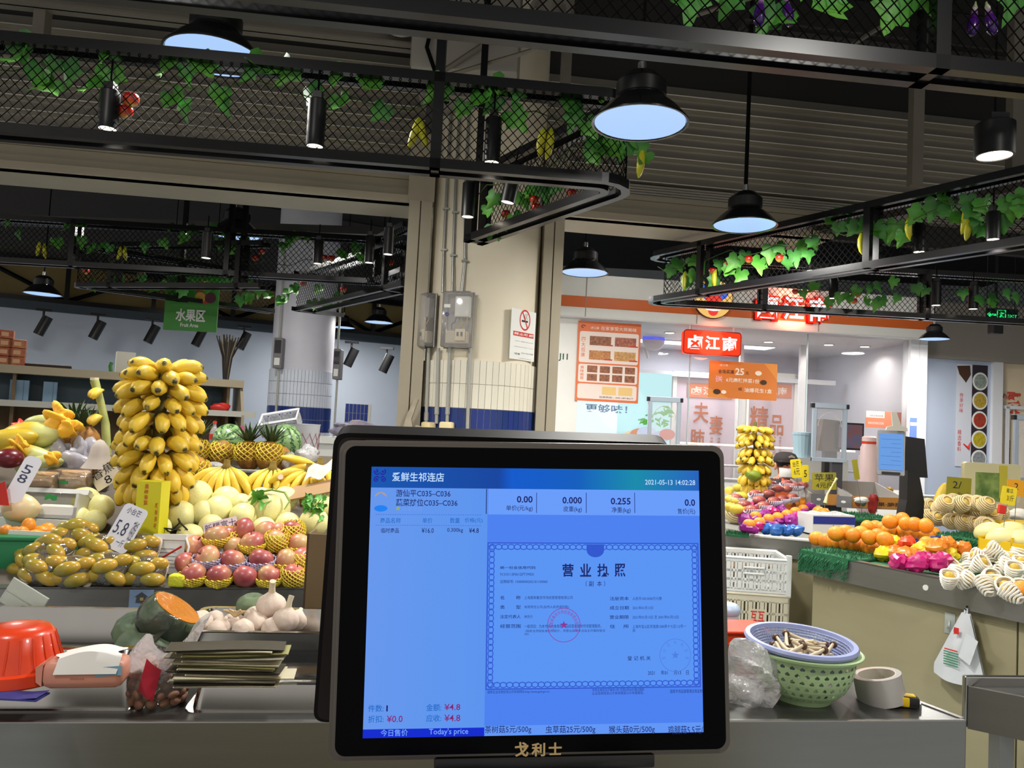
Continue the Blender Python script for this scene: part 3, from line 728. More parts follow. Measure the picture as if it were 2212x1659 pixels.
def canopy(label, pts, side, wid=.125, z0=2.41, h=.375, rw=.034, rh=.038, corner=.1, dw=.037, dh=.041, wr=.0020, post=1.3, p0=.3, both=True, hang=4.69, endpost=False, hangers=True):
    outer = rounded([Vector((p[0], p[1])) for p in pts], corner); inner = offset(outer, side * (wid - rw))
    base = outer[0]
    t = thing('mesh_canopy', label, 'canopy', None, 'hanging mesh canopies')
    for nm, pa in (('bottom_rail', outer), ('bottom_rail', inner)): part(nm, MB().rail(pa, rw, z0, z0 + rh), black, t)
    for pa in (outer, inner): part('top_rail', MB().rail(pa, rw, z0 + h - rh, z0 + h), black, t)
    for pa in (outer,):
        o = part('wire_mesh', mesh_panel(pa, z0 + rh, z0 + h - rh, dw, dh, wr), wire_m, t); o['kind'] = 'stuff'
    S = arclen(outer); s = p0; i = 0
    while s < S[-1]:
        p, d = along(outer, s, S); n = Vector((-d.y, d.x)) * side; mt = frame((p.x, p.y, 0), (d.x, d.y, 0))
        part('post', MB().box(-.02, .02, -.017, .017, z0, z0 + h).mesh('post', black), None, t, mtx=mt)
        q = p + n * (wid - rw)
        part('post', MB().box(-.02, .02, -.017, .017, z0, z0 + h).mesh('post', black), None, t, mtx=frame((q.x, q.y, 0), (d.x, d.y, 0)))
        for zz in (z0 + .004, z0 + h - rh): part('crossbar', MB().box(-.015, .015, 0, (wid - rw) * side, zz, zz + .03).mesh('crossbar', black), None, t, mtx=mt)
        q = p + n * (wid / 2 - rw / 2)
        if hangers and i % 2 == 0: part('hanger', MB().box(-.018, .018, -.018, .018, z0 + h, hang), black, t, mtx=T(q.x, q.y, 0))
        s += post; i += 1
        if endpost and s >= S[-1]: s = S[-1] - .02; endpost = False
    return outer, inner, t
def xy(px, py, zrel=.96): p = atZ(px, py, EYE.z + zrel); return (p.x, p.y)
def ext(a, b, k):      # go on past b by factor k
    return (b[0] + (b[0] - a[0]) * k, b[1] + (b[1] - a[1]) * k)
# nearest one along the top
a, b = xy(740, 18), xy(2212, 174)
C0 = canopy('nearest black mesh canopy along the top of the picture hung with eggplants', [ext(b, a, .7), ext(a, b, .5)], 1, wid=.118, post=3.0, p0=2.73)
# left one with rounded corner
a, b, c = xy(0, 288), xy(1412, 404), xy(1036, 530)
C1 = canopy('long black mesh canopy on the left with a rounded corner before the column', [ext(b, a, .5), b, c], 1, wid=.118, corner=.13, post=2.0, p0=2.79, endpost=True)
# right one, pointed
a, b, c = xy(2212, 538), xy(1421, 656), xy(2212, 700)
C2 = canopy('slanted black mesh canopy on the right with a pointed tip before the red shop sign', [ext(b, a, .4), b, ext(b, c, .35)], 1, wid=.125, corner=.04, dw=.040, dh=.045, wr=.0022, post=1.25, p0=.5, hangers=False)
# background left
a, b = xy(0, 566, 1.06), xy(805, 612, 1.06)
C3 = canopy('black mesh canopy in the left background seen under the shutter', [ext(b, a, .4), b, (xy(868, 588, 1.06))], 1, wid=.13, z0=2.51, dw=.042, dh=.047, wr=.0024, post=1.2, p0=.5, corner=.05)
a, b = xy(148, 620), xy(584, 678)
C4 = canopy('farthest black mesh canopy in the left background before the green fruit sign', [(xy(560, 622)), a, b], -1, wid=.13, dw=.045, dh=.05, wr=.0026, post=1.2, p0=.2, corner=.05)
a, b = xy(870, 618), xy(642, 672)
C5 = canopy('short slanted mesh canopy end beside the far column', [a, b, ext(a, b, .02)], -1, wid=.2, dw=.045, dh=.05, wr=.0026, post=5, p0=.3, corner=.02, hangers=False)

# ---- vines
leaf_g = [ramp_mat('leaf_green', [(0, rgb(52, 118, 36)), (.5, rgb(78, 152, 50)), (1, rgb(112, 180, 74))], 'Y', -.04, .05, .5, .5, 30, .22),
          ramp_mat('leaf_dark_green', [(0, rgb(36, 92, 36)), (.5, rgb(58, 126, 48)), (1, rgb(88, 156, 68))], 'Y', -.04, .05, .5, .5, 30, .22)]
LEAFV = [(0, -.012), (.012, -.03), (.034, -.032), (.048, -.012), (.040, .006), (.050, .024), (.030, .034), (.020, .040), (.012, .062), (0, .078)]
def leaf_mesh(k, fold, curl, mm):
    pts = LEAFV + [(-x, y) for x, y in LEAFV[-2:0:-1]]
    vs = [(0, .018, 0)] + [(x * k, y * k, abs(x) * fold - curl * (y * y) * 8) for x, y in pts]; n = len(pts)
    m = MB(); m._add(vs, [(0, i + 1, (i + 1) % n + 1) for i in range(n)])
    return m.mesh('leaf', mm, 180)
LEAVES = [leaf_mesh(1.0, .35, .9, leaf_g[0]), leaf_mesh(1.0, -.2, 1.5, leaf_g[0]), leaf_mesh(1.05, .5, .4, leaf_g[1]), leaf_mesh(.9, .1, -1.0, leaf_g[1])]
stem_m = mat('vine_stem', rgb(60, 84, 36), .7)
def leaf_at(t, p, size=1.0, face=None, down=True, spread=35):
    # tip hangs down, face to the viewer side 'face'
    f = face or Vector((0, -1, 0))
    yaw = math.atan2(f.x, -f.y) + R(random.uniform(-spread, spread))
    m = T(p.x, p.y, p.z) @ RZ(yaw) @ RY(R(random.uniform(-38, 38))) @ RX(R(-90 - random.uniform(-28, 28))) @ SCL(size, size, size)
    return ob('leaf', random.choice(LEAVES), t, m)
def vine(label, path, z, leaves, group, hang=.05):
    t = thing('artificial_vine', label, 'vine', None, group)
    S = arclen(path); pts = []
    n = max(4, int(S[-1] / .12))
    for i in range(n + 1):
        p, d = along(path, S[-1] * i / n, S); pts.append((p.x, p.y, z - hang * (.5 + .5 * math.sin(i * 2.1)) + .02 * math.sin(i * 5.3)))
    part('stem', MB().tube(pts, .0028, 5), stem_m, t, 60)
    return t
def offp(path, i, px, py, inset):
    """point behind the mesh line seen at the pixel"""
    return None
def hit_path(path, px, py, inset):
    best = None; d = ray(px, py)
    pp = offset(path, inset) if inset else path
    for i in range(len(pp) - 1):
        a, b = pp[i], pp[i + 1]; e = (b - a).normalized(); n = Vector((-e.y, e.x, 0))
        den = d.dot(n)
        if abs(den) < 1e-6: continue
        t = (Vector((a.x, a.y, 0)) - Vector((EYE.x, EYE.y, 0))).dot(n) / den
        if t <= 0: continue
        q = EYE + d * t; u = (Vector((q.x, q.y)) - a).dot(e)
        if -.02 <= u <= (b - a).length + .02 and 2.2 < q.z < 3.0:
            if best is None or t < best[0]: best = (t, q, n)
    return (best[1], best[2]) if best else (atY(px, py, path[len(path) // 2].y), Vector((0, -1, 0)))
red_f = ramp_mat('red_apple_fake', [(0, rgb(214, 170, 60)), (.3, rgb(206, 70, 36)), (.6, rgb(178, 30, 24)), (1, rgb(150, 20, 20))], 'Z', -.03, .03, .25, .35, 25, .15, .3)
yel_f = ramp_mat('yellow_pepper_fake', [(0, rgb(190, 186, 30)), (.6, rgb(206, 204, 44)), (1, rgb(120, 140, 30))], 'Z', -.09, .02, .4, .3, 30, .1)
egg_f = ramp_mat('eggplant_fake', [(0, rgb(52, 12, 92)), (.62, rgb(70, 18, 112)), (.75, rgb(150, 110, 160)), (.86, rgb(206, 196, 190)), (1, rgb(150, 170, 110))], 'Z', -.075, .06, .2, .1, 20, .08, .4)
apple_me = MB().ell(.03, .03, .028, 16, 12, fn=lambda p: Vector((p.x * (1 + .12 * p.z), p.y * (1 + .12 * p.z), p.z - .25 * max(0, p.z - .7) * 3))).mesh('fake_apple', red_f, 180)
def pepper_mesh():
    m = MB()
    pts = [(0, 0, .015), (0, 0, 0), (.003, 0, -.03), (.002, 0, -.06), (-.004, 0, -.09), (-.01, 0, -.11)]
    m.tube(pts, [.004, .011, .016, .0165, .012, .003], 10); return m.mesh('fake_pepper', yel_f, 60)
pep_me = pepper_mesh()
egg_me = MB().lathe([(.0001, -.078), (.012, -.075), (.022, -.058), (.025, -.035), (.022, -.01), (.015, .015), (.011, .035), (.012, .045), (.006, .06), (.003, .075)], 14).mesh('fake_eggplant', egg_f, 180)
def hang_fruit(kind, p, label, group, tilt=0, k=1.0):
    nm, me, cat = {'apple': ('artificial_apple', apple_me, 'artificial apple'), 'pepper': ('artificial_pepper', pep_me, 'artificial pepper'), 'egg': ('artificial_eggplant', egg_me, 'artificial eggplant')}[kind]
    return tag(ob(nm, me, None, T(p.x, p.y, p.z) @ RY(R(tilt)) @ RZ(random.uniform(0, 6)) @ SCL(k, k, k)), label, cat, group)

# nearest canopy: leaves and eggplants at the top right
t = vine('artificial green vine along the nearest canopy above the eggplants', offset(C0[0], .045), 2.70, None, 'canopy vines')
for px, py, s in ((1495, 8, 1.2), (1585, 8, 1.0), (1668, 45, 1.0), (1690, 60, .8), (1787, 25, 1.15), (1942, 30, 1.25), (1990, 5, 1.0), (2010, 15, .8), (2190, 5, 1.1), (1460, -30, 1), (1540, -40, 1), (1740, -40, 1), (1880, -35, 1), (2080, -30, 1)):
    p, n = hit_path(C0[0], px, py, .035)
    if p: leaf_at(t, p + Vector((0, 0, .03)), s, Vector((0, -1, 0)))
for i, (px, py, tl) in enumerate(((1642, 18, 4), (1700, 18, -10), (2103, 40, 6), (2138, 38, -14))):
    p, n = hit_path(C0[0], px, py, .04)
    hang_fruit('egg', p, 'purple artificial eggplant hanging in the nearest canopy, %s' % ['left of the first pair', 'right of the first pair', 'left of the pair by the right post', 'right of the pair by the right post'][i], 'artificial eggplants', tl, .62)
# left canopy
lv1 = [(38, 105, 1.1), (45, 140, 1.2), (65, 165, .9), (95, 185, 1), (118, 150, .8), (140, 165, 1.1), (110, 195, .9), (195, 195, 1), (220, 135, .8), (236, 175, 1.1), (355, 155, 1.1), (400, 165, .8), (435, 150, 1.1), (375, 230, 1.1), (395, 240, .9), (475, 215, .9), (480, 240, .8), (535, 170, .7), (560, 150, 1.1), (590, 165, .7), (625, 160, 1.2), (720, 170, 1), (735, 235, 1), (668, 212, 1), (800, 190, 1.1), (825, 250, .9), (950, 200, 1.2), (1000, 245, .8), (1040, 230, 1.1), (1070, 230, 1), (1085, 195, 1), (1120, 205, 1), (1110, 265, 1.1), (1238, 235, 1.1), (1240, 262, 1), (1300, 215, .8), (1270, 285, .9), (1290, 320, 1), (1320, 310, 1.1), (1350, 330, 1), (1378, 322, 1), (1330, 345, .9), (1365, 300, 1), (1280, 345, .9), (1392, 350, .8), (1310, 280, 1), (1345, 290, 1)]
t = vine('artificial green vine along the long left canopy', offset(C1[0], .045), 2.70, None, 'canopy vines')
for px, py, s in lv1:
    p, n = hit_path(C1[0], px, py, .03)
    if p: leaf_at(t, p + Vector((0, 0, .03)), s * 1.0, Vector((0, -1, 0)))
for px, py, s in ((1068, 425, 1), (1130, 425, 1), (1180, 405, 1.1), (1112, 470, .9), (1062, 495, .9), (1205, 395, 1), (1150, 410, 1), (1055, 450, .8), (1100, 490, .7), (1085, 500, .8)):
    pi = atY(px, py, 4.02 - (px - 1050) / 160 * .42)
    leaf_at(t, pi, s, Vector((0, -1, 0)))
for i, (px, py, dy) in enumerate(((283, 215, 0), (270, 240, .02))):
    p, n = hit_path(C1[0], px, py, .03 + dy); hang_fruit('apple', p, 'red and yellow artificial apple beside the left cylinder spot, %s of the two' % ('upper' if i == 0 else 'lower'), 'artificial apples', 0, 1.0)
for i, (px, py, tl) in enumerate(((903, 262, 14), (908, 262, -14), (1175, 282, 9), (1190, 285, 4), (1387, 325, 4))):
    p, n = hit_path(C1[0], px, py, .03); hang_fruit('pepper', p, 'yellow artificial pepper in the left canopy, ' + ['left of the splayed pair', 'right of the splayed pair', 'left of the pair near the column', 'right of the pair near the column', 'single one at the rounded corner'][i], 'artificial peppers', tl, 1.0)
for i, (px, py, y) in enumerate(((1093, 462, 3.95), (1100, 475, 3.95), (1155, 432, 3.72), (1158, 448, 3.72), (1235, 418, 3.5))):
    hang_fruit('apple', atY(px, py, y), 'red artificial apple in the slanted arm before the column, ' + ['upper of the lowest pair', 'lower of the lowest pair', 'upper of the middle pair', 'lower of the middle pair', 'topmost single one'][i], 'artificial apples', 0, .8)
# right canopy, slanted arm
t = vine('artificial green vine along the slanted right canopy', offset(C2[0], .05), 2.68, None, 'canopy vines')
rl = [(1450, 590), (1468, 575), (1495, 570), (1500, 600), (1520, 580), (1555, 575), (1590, 570), (1575, 590), (1610, 560), (1640, 575), (1665, 550), (1680, 540), (1730, 535), (1745, 555), (1755, 530), (1715, 560), (1790, 480), (1810, 500), (1830, 495), (1850, 500), (1890, 500), (1900, 520), (1915, 505), (1935, 500), (1950, 520), (2035, 440), (2050, 460), (2105, 460), (2125, 450), (2110, 490), (2125, 505), (2150, 470), (2165, 490), (2195, 440), (2205, 460), (1600, 600), (1545, 610), (1480, 615), (1700, 575), (2090, 440), (2020, 455), (2070, 480), (1870, 490), (1820, 470), (1985, 470), (2180, 450)]
for px, py in rl:
    p, n = hit_path(C2[0], px, py, .03)
    if p: leaf_at(t, p + Vector((0, 0, .03)), random.uniform(.9, 1.25), Vector((-.3, -1, 0)))
for i, (px, py) in enumerate(((1540, 585), (1572, 570), (1618, 560), (1685, 558))):
    p, n = hit_path(C2[0], px, py, .03)
    if p: hang_fruit('apple', p, 'red artificial apple in the slanted right canopy, %s from the tip' % ORD[i], 'artificial apples', 0, .95)
for i, (px, py) in enumerate(((1480, 590), (1545, 585), (1862, 505), (1965, 470), (2085, 455), (2092, 470))):
    p, n = hit_path(C2[0], px, py, .03)
    if p: hang_fruit('pepper', p, 'yellow artificial pepper in the slanted right canopy, %s from the tip' % ORD[i], 'artificial peppers', 3, 1.1)
# right canopy, far arm
t = vine('artificial green vine along the far arm of the right canopy', [Vector(q[:2]) for q in C2[1][-1:]] + [Vector(xy(1700, 672))], 2.62, None, 'canopy vines')
for px, py in ((1835, 640), (1850, 625), (1880, 620), (1900, 615), (1905, 645), (1930, 605), (1940, 640), (1980, 620), (2000, 625), (1895, 655), (1870, 650), (1735, 630), (1760, 615), (2080, 630), (2120, 645), (2150, 640), (2180, 630), (2200, 640), (2140, 655), (1790, 650), (1815, 640)):
    leaf_at(t, atY(px, py, 5.6), .9, Vector((0, -1, 0)))
for i, (px, py) in enumerate(((1718, 630), (1845, 650), (1853, 636))):
    hang_fruit('apple', atY(px, py, 5.74), 'red artificial apple in the far arm of the right canopy, %s' % ['near the red shop letters', 'lower of the pair', 'upper of the pair'][i], 'artificial apples', 0, .8)
# left background canopy
t = vine('artificial green vine along the left background canopy', offset(C3[0], .05), 2.68, None, 'canopy vines')
for px, py in ((12, 490), (38, 505), (142, 495), (180, 490), (175, 525), (122, 530), (215, 540), (312, 535), (352, 530), (400, 518), (365, 495), (418, 500), (458, 495), (475, 530), (490, 510), (512, 545), (528, 525), (612, 535), (640, 515), (665, 515), (625, 525), (770, 540), (780, 560), (820, 560), (740, 555), (235, 540), (200, 545), (845, 520)):
    p, n = hit_path(C3[0], px, py, .03)
    if p: leaf_at(t, p + Vector((0, 0, .03)), random.uniform(.85, 1.1), Vector((0, -1, 0)))
for i, (px, py) in enumerate(((551, 557), (565, 543), (700, 556), (716, 558), (844, 567))):
    p, n = hit_path(C3[0], px, py, .03)
    if p: hang_fruit('apple', p, 'red artificial apple in the left background canopy, %s from the left' % ORD[i], 'artificial apples', 0, .95)
for i, (px, py) in enumerate(((85, 525), (96, 530), (260, 535), (270, 535))):
    p, n = hit_path(C3[0], px, py, .03)
    if p: hang_fruit('pepper', p, 'yellow artificial pepper in the left background canopy, %s from the left' % ORD[i], 'artificial peppers', 6 if i % 2 == 0 else -6, .95)
t = vine('artificial green vine along the farthest left canopy', offset(C4[0], -.05), 2.66, None, 'canopy vines')
for i in range(34):
    px = 150 + 590 * random.random(); py = 590 + (px - 150) * .075 + random.uniform(-12, 30)
    leaf_at(t, atY(px, py, 6.45 + (px - 150) * .0016), random.uniform(.9, 1.2), Vector((0, -1, 0)))
for i, (px, py) in enumerate(((185, 585), (305, 592), (655, 612), (742, 625))):
    hang_fruit('apple', atY(px, py, 6.6 + (px - 150) * .0015), 'red artificial apple in the farthest left canopy, %s from the left' % ORD[i], 'artificial apples', 0, 1.1)
# ================================================================== WEIGHING TERMINAL WITH CUSTOMER SCREEN
rx = Matrix(((0.9958, -0.0824, -0.0395), (0.0849, 0.994, 0.0687), (0.0336, -0.0718, 0.9969)))
MS = Matrix.Translation((0.03628, 0.78625, 1.27576)) @ rx.to_4x4()
nS = MS.to_3x3() @ Vector((0, 1, 0)); MSi = MS.inverted()
def S(px, py): q = MSi @ onp(px, py, MS.translation, nS); return q.x, q.z
case_m = mat('terminal_grey_case', rgb(96, 90, 84), 0.35, 0.4); glossb = mat('terminal_black_glass', rgb(4, 4, 6), 0.2, spec=.06); maroon = mat('terminal_back_maroon', rgb(34, 22, 22), .4)
TM = thing('weighing_terminal', 'black dual-screen weighing terminal showing a blue price screen and licence', 'terminal', T(.04, .85, .9))
TMi = T(.04, .85, .9).inverted()
def tp(name, mb, m, smooth=None, mtx=None): return part(name, mb, m, TM, smooth, TMi @ (MS if mtx is None else mtx))
(x0, z1), (x1, _), (_, z0) = S(733, 950), S(1566, 968), S(1100, 1640)
b_ = MB().prism(rrect(x0, x1, z0, z1, .012, 5), 0.004, .026); b_.prism(rrect(x0 + .004, x1 - .004, z0 + .004, z1 - .004, .011, 5), 0.0, .004)
b_.prism(rrect(x0 + .02, x1 - .02, z0 + .02, z1 - .02, .01, 5), 0.026, .045)
front = tp('front_case', b_, case_m, 30)
gl = part('glass', MB().prism(rrect(x0 + .007, x1 - .006, z0 + .006, z1 - .006, .010, 5), -0.0012, .0005), glossb, front)
# second, operator side panel leaning the other way behind it
pt, pb, pr = atY(722, 934, .842), atY(676, 1560, .955), atY(1470, 958, .865)
xd = (pr - pt).normalized(); zd = (pt - pb); zd = (zd - xd * zd.dot(xd)).normalized(); yd = zd.cross(xd)
MBk = Matrix(((xd.x, yd.x, zd.x, pt.x), (xd.y, yd.y, zd.y, pt.y), (xd.z, yd.z, zd.z, pt.z), (0, 0, 0, 1)))
lb_ = MBk.inverted() @ pb; bw = .375
def rquad(i, r): 
    P_ = [Vector(q) for q in ((lb_.x + i, lb_.z + i), (bw - i, lb_.z + i), (bw - i, -i), (i, -i))]; out = []
    for k in range(4):
        p, u, v = P_[k], (P_[k - 1] - P_[k]).normalized(), (P_[(k + 1) % 4] - P_[k]).normalized()
        for j in range(6): t_ = j / 5; out.append(tuple(p + u * r * (1 - t_) ** 2 + v * r * t_ ** 2))
    return out
rear = tp('rear_case', MB().prism(rquad(0, .016), 0, .028), mat('terminal_dark_case', rgb(22, 20, 20), .55, spec=.2), 30, MBk)
part('rear_panel', MB().prism(rquad(.005, .013), -.002, .002), maroon, rear)
part('rear_screen', MB().prism(rquad(.02, .004), .0275, .030), glossb, rear)
tp('top_bridge', MB().box(-.185, .2, .03, .075, z1 - .02, z1 + .002, b=.006), mat('terminal_dark_plastic', rgb(20, 20, 22), .4), 30)
tp('neck', MB().box(-.05, .05, .02, .12, z0 - .22, z0 + .12, b=.01), MATS['terminal_dark_plastic'], 30)
part('base', MB().box(-.2, .2, -.15, .15, .0, .05, b=.01).box(-.12, .12, -.1, .1, .05, .1, b=.01), MATS['terminal_dark_plastic'], TM, 30)
tp('lower_edge', MB().box(-.1, .12, .0, .03, z0 - .012, z0 + .002, b=.003), MATS['terminal_dark_plastic'], 30)
# the lit picture on the glass
def gradx(name, stops, lo, hi):
    m = ramp_mat(name, stops, 'X', lo, hi, .35); nt = m.node_tree; b = nt.nodes['Principled BSDF']
    src = b.inputs['Base Color'].links[0].from_socket; nt.links.remove(b.inputs['Base Color'].links[0]); b.inputs['Base Color'].default_value = (0, 0, 0, 1)
    nt.links.new(src, b.inputs['Emission Color']); b.inputs['Emission Strength'].default_value = 1 / 2 ** EXPO; b.inputs['Specular IOR Level'].default_value = .2
    return m
SW, SH = .169, .1305
def srect(name, px0, py0, px1, py1, m, y): 
    (a, d), (c, b) = S(px0, py0), S(px1, py1); a = max(-SW, a); c = min(SW, c); b = max(-SH, b); d = min(SH, d)
    return part(name, MB().box(a, c, y, y + .0002, b, d), m, scr)
scr = part('display', MB().box(-SW, SW, -.0018, -.0013, -SH, SH), em('screen_blue', rgb(74, 128, 240)), TM, mtx=TMi @ MS)
(xv, _), (_, zh) = S(1050, 1300), S(800, 1053)
def hb(a, b, c, d, m, y, nm='panel'): return part(nm, MB().box(a, b, y, y + .0002, c, d), m, scr)
hb(-SW, SW, zh, SH, gradx('screen_header', [(0, rgb(10, 84, 176)), (.38, rgb(6, 66, 158)), (.42, rgb(0, 88, 204)), (.62, rgb(0, 92, 190)), (.8, rgb(10, 138, 170)), (1, rgb(30, 96, 190))], -SW, SW), -.0021, 'title_bar')
hb(-SW, xv, -SH, zh, gradx('screen_left', [(0, rgb(100, 150, 236)), (1, rgb(84, 146, 238))], -SW, 0), -.0021)
(_, zr) = S(1200, 1112)
hb(xv + .0006, SW, zr, zh, em('screen_row', rgb(104, 156, 250)), -.0021)
(_, zt_) = S(1200, 1556)
zt_ = S(1280, 1563)[1]
hb(xv, SW, -SH, zt_, em('screen_ticker', rgb(96, 150, 246)), -.0021)
hb(-SW, xv, -SH, S(920, 1572)[1], em('screen_deep_blue', rgb(10, 40, 206)), -.0024, 'price_bar')
navy = em('screen_navy_ink', rgb(22, 34, 104)); cyan = em('screen_cyan_ink', rgb(24, 104, 196)); lite = em('screen_white_ink', rgb(190, 222, 255)); redi = em('screen_red_ink', rgb(130, 30, 110)); dim = em('screen_border_ink', rgb(46, 86, 206)); gold_i = em('screen_star_ink', rgb(150, 176, 90))
def stx(body, px0, py0, px1, py1, m, off=0.0, y=-.0027, name='lettering'):
    (a, d), (c, b) = S(px0, py0), S(px1, py1); return lettering(scr, body, a, min(c, SW - .0005), min(b, d), max(b, d), m, y, off, name)
stx('爱鲜生祁连店', 848, 1020, 959, 1041, lite, .012)
stx('2021-05-13 14:02:28', 1392, 1036, 1500, 1048, lite, .008)
stx('游仙平C035–C036', 856, 1057, 973, 1074, navy, .008)
stx('蔬菜摊位C035–C036', 856, 1077, 988, 1094, navy, .008)
for i, (v, a, b, c, u, ua) in enumerate((('0.00', 1116, 1071, 1150, '单价(元/kg)', 1093), ('0.000', 1214, 1073, 1256, '皮重(kg)', 1216), ('0.255', 1318, 1075, 1361, '净重(kg)', 1320), ('0.0', 1477, 1078, 1500, '售价(元)', 1462))):
    stx(v, a, b, c, b + 15, navy, .022); stx(u, ua, b + 20, c, b + 34, navy, .004)
for px in (1158, 1265, 1369): 
    (a, d), (_, b) = S(px, 1064), S(px, 1108); hb(a, a + .0006, b, d, navy, -.0024, 'divider')
(a, d), (_, b) = S(1050, 1056), S(1050, 1110); hb(a, a + .0008, b, d, navy, -.0024, 'divider')
for body, a, c in (('商品名称', 822, 866), ('单价', 913, 934), ('数量', 972, 993), ('价格(元)', 1004, 1042)): stx(body, a, 1118, c, 1130, cyan, .006)
for body, a, c in (('临时商品', 824, 862), ('¥16.0', 911, 937), ('0.300kg', 966, 1000), ('¥4.8', 1013, 1034)): stx(body, a, 1140, c, 1151, navy, .006)
dash = MB()
for yy in (1111, 1134):
    for i in range(44):
        (a, z), (c, _) = S(812 + i * 5.2, yy + i * .03), S(815 + i * 5.2, yy); dash.box(a, c, -.0025, -.0024, z - .0002, z + .0002)
part('dashed_line', dash, dim, scr)
for body, a, b, c, d, m in (('件数:', 796, 1521, 829, 1536, cyan), ('1', 835, 1522, 838, 1535, navy), ('金额:', 921, 1519, 953, 1534, cyan), ('¥4.8', 960, 1519, 994, 1532, redi),
                            ('折扣:', 796, 1544, 829, 1559, cyan), ('¥0.0', 836, 1544, 870, 1558, redi), ('应收:', 921, 1542, 953, 1557, cyan), ('¥4.8', 960, 1542, 994, 1556, redi)): stx(body, a, b, c, d, m, .008)
stx('今日售价', 823, 1574, 881, 1588, em('screen_pale_ink', rgb(120, 170, 255)), .006); stx("Today's price", 927, 1572, 1011, 1587, MATS['screen_pale_ink'], .006)
for body, a, c in (('茶树菇5元/500g', 1047, 1147), ('虫草菇25元/500g', 1178, 1285), ('猴头菇0元/500g', 1314, 1413), ('鸡腿菇5.5元/', 1441, 1517)): stx(body, a, 1566, c, 1583, navy, .004)
# shop logo of four scrolls, avatar, stars
logo = MB(); cx, cz = S(821, 1027)
for sx in (-1, 1):
    for sz in (-1, 1):
        pts = [(cx + sx * .0012 * k0, cz + sz * .0012 * k1) for k0, k1 in ((.3, 2.2), (1.6, 1.0), (3.2, 1.0), (4.6, 2.4), (4.6, 4.2), (3.2, 5.0), (1.8, 4.2), (1.9, 3.0), (3.0, 2.7), (3.4, 3.5))]
        logo.tube([(p[0], -.0027, p[1]) for p in pts], .0005, 4)
part('scroll_logo', logo, em('screen_violet_ink', rgb(34, 22, 150)), scr)
av = MB(); ax, az = S(823, 1071)
av.prism([(ax + .006 * math.cos(R(q)), az + .005 * math.sin(R(q)) - .001) for q in range(0, 181, 20)] + [(ax - .003, az + .001), (ax, az + .003), (ax + .003, az + .001)], -.0026, -.0024); part('avatar_hair', av, em('screen_tan', rgb(168, 156, 150)), scr)
av = MB(); ax, az = S(823, 1098); av.prism([(ax + .0066 * math.cos(R(q)), az + .0032 * math.sin(R(q))) for q in range(0, 360, 24)], -.0026, -.0024); part('avatar_coat', av, em('screen_sky', rgb(26, 128, 240)), scr)
def star(cx, cz, r, y=-.0026):
    return [(cx + (r if i % 2 == 0 else r * .42) * math.sin(math.pi * i / 5), cz + (r if i % 2 == 0 else r * .42) * math.cos(math.pi * i / 5)) for i in range(10)]
def starmb(cx, cz, r, y=-.0026): 
    pts = star(cx, cz, r); m = MB(); m._add([(cx, y, cz)] + [(p[0], y, p[1]) for p in pts], [(0, i + 1, (i + 1) % 10 + 1) for i in range(10)]); return m
sx, sz = S(860, 1098); part('rating_star', starmb(sx, sz, .0026), gold_i, scr)
so = MB()
for i in range(4): sx, sz = S(873 + i * 11.5, 1098.5); so.tube([(p[0], -.0026, p[1]) for p in star(sx, sz, .0024)], .00018, 3, closed=True)
part('rating_stars_empty', so, em('screen_faint', rgb(120, 160, 236)), scr)
# business licence picture
(la, ld), (lc, lb) = S(1053, 1171), S(1512, 1483)
lc = SW - .002
lic = hb(la, lc, lb, ld, em('licence_ground', rgb(88, 148, 244)), -.0022, 'licence')
fr = MB(); bw_ = .006
for a, b, c, d in ((la, lc, ld - .0012, ld), (la, lc, lb, lb + .0012), (la, la + .0012, lb, ld), (lc - .0012, lc, lb, ld)): fr.box(a, b, -.0025, -.0023, c, d)
n1 = 34
for i in range(n1):
    for zz in (ld - .0045, lb + .0045):
        x = la + .005 + (lc - la - .010) * i / (n1 - 1); fr.tube([(x + .0034 * math.cos(R(q)), -.0024, zz + .0026 * math.sin(R(q))) for q in range(0, 360, 45)], .00055, 3, closed=True)
for i in range(24):
    for x in (la + .0045, lc - .0045):
        zz = lb + .006 + (ld - lb - .012) * i / 23; fr.tube([(x + .0026 * math.cos(R(q)), -.0024, zz + .0034 * math.sin(R(q))) for q in range(0, 360, 45)], .00055, 3, closed=True)
ex, ez = S(1285, 1184)
fr.prism([(ex + .009 * math.cos(R(q)), ez - .002 + .007 * math.sin(R(q))) for q in range(180, 361, 20)] + [(ex + .009, ez + .004), (ex - .009, ez + .004)], -.0025, -.0023)
part('licence_border', fr, dim, scr)
stx('营', 1214, 1217, 1238, 1245, navy, .022); stx('业', 1252, 1217, 1276, 1245, navy, .022); stx('执', 1289, 1217, 1314, 1245, navy, .022); stx('照', 1326, 1217, 1350, 1245, navy, .022)
stx('（ 副  本 ）', 1264, 1254, 1306, 1266, navy, .004)
stx('统一社会信用代码', 1080, 1222, 1156, 1229, navy, .01); stx('91310113MA1GPTYM0X', 1080, 1237, 1153, 1243, navy); stx('证照编号: 13000000202101150065', 1080, 1252, 1182, 1259, navy, .004)
for i, (k, v, ve) in enumerate((('名        称', '上海爱鲜集贸市场经营管理有限公司', 1236), ('类        型', '有限责任公司(自然人投资或控股)', 1228), ('法定代表人', '林先行', 1150), ('经营范围', '一般项目：为本市场内食用农产品经营者提供市场管理服务。', 1298))):
    yy = 1286 + i * 20.5; stx(k, 1080, yy, 1124, yy + 8, navy, .008); stx(v, 1132, yy + .5, ve, yy + 7.5, navy)
stx('（除依法须经批准的项目外，凭营业执照依法自主开展经营活', 1134, 1359, 1306, 1364, navy); stx('动）', 1132, 1366, 1142, 1371, navy)
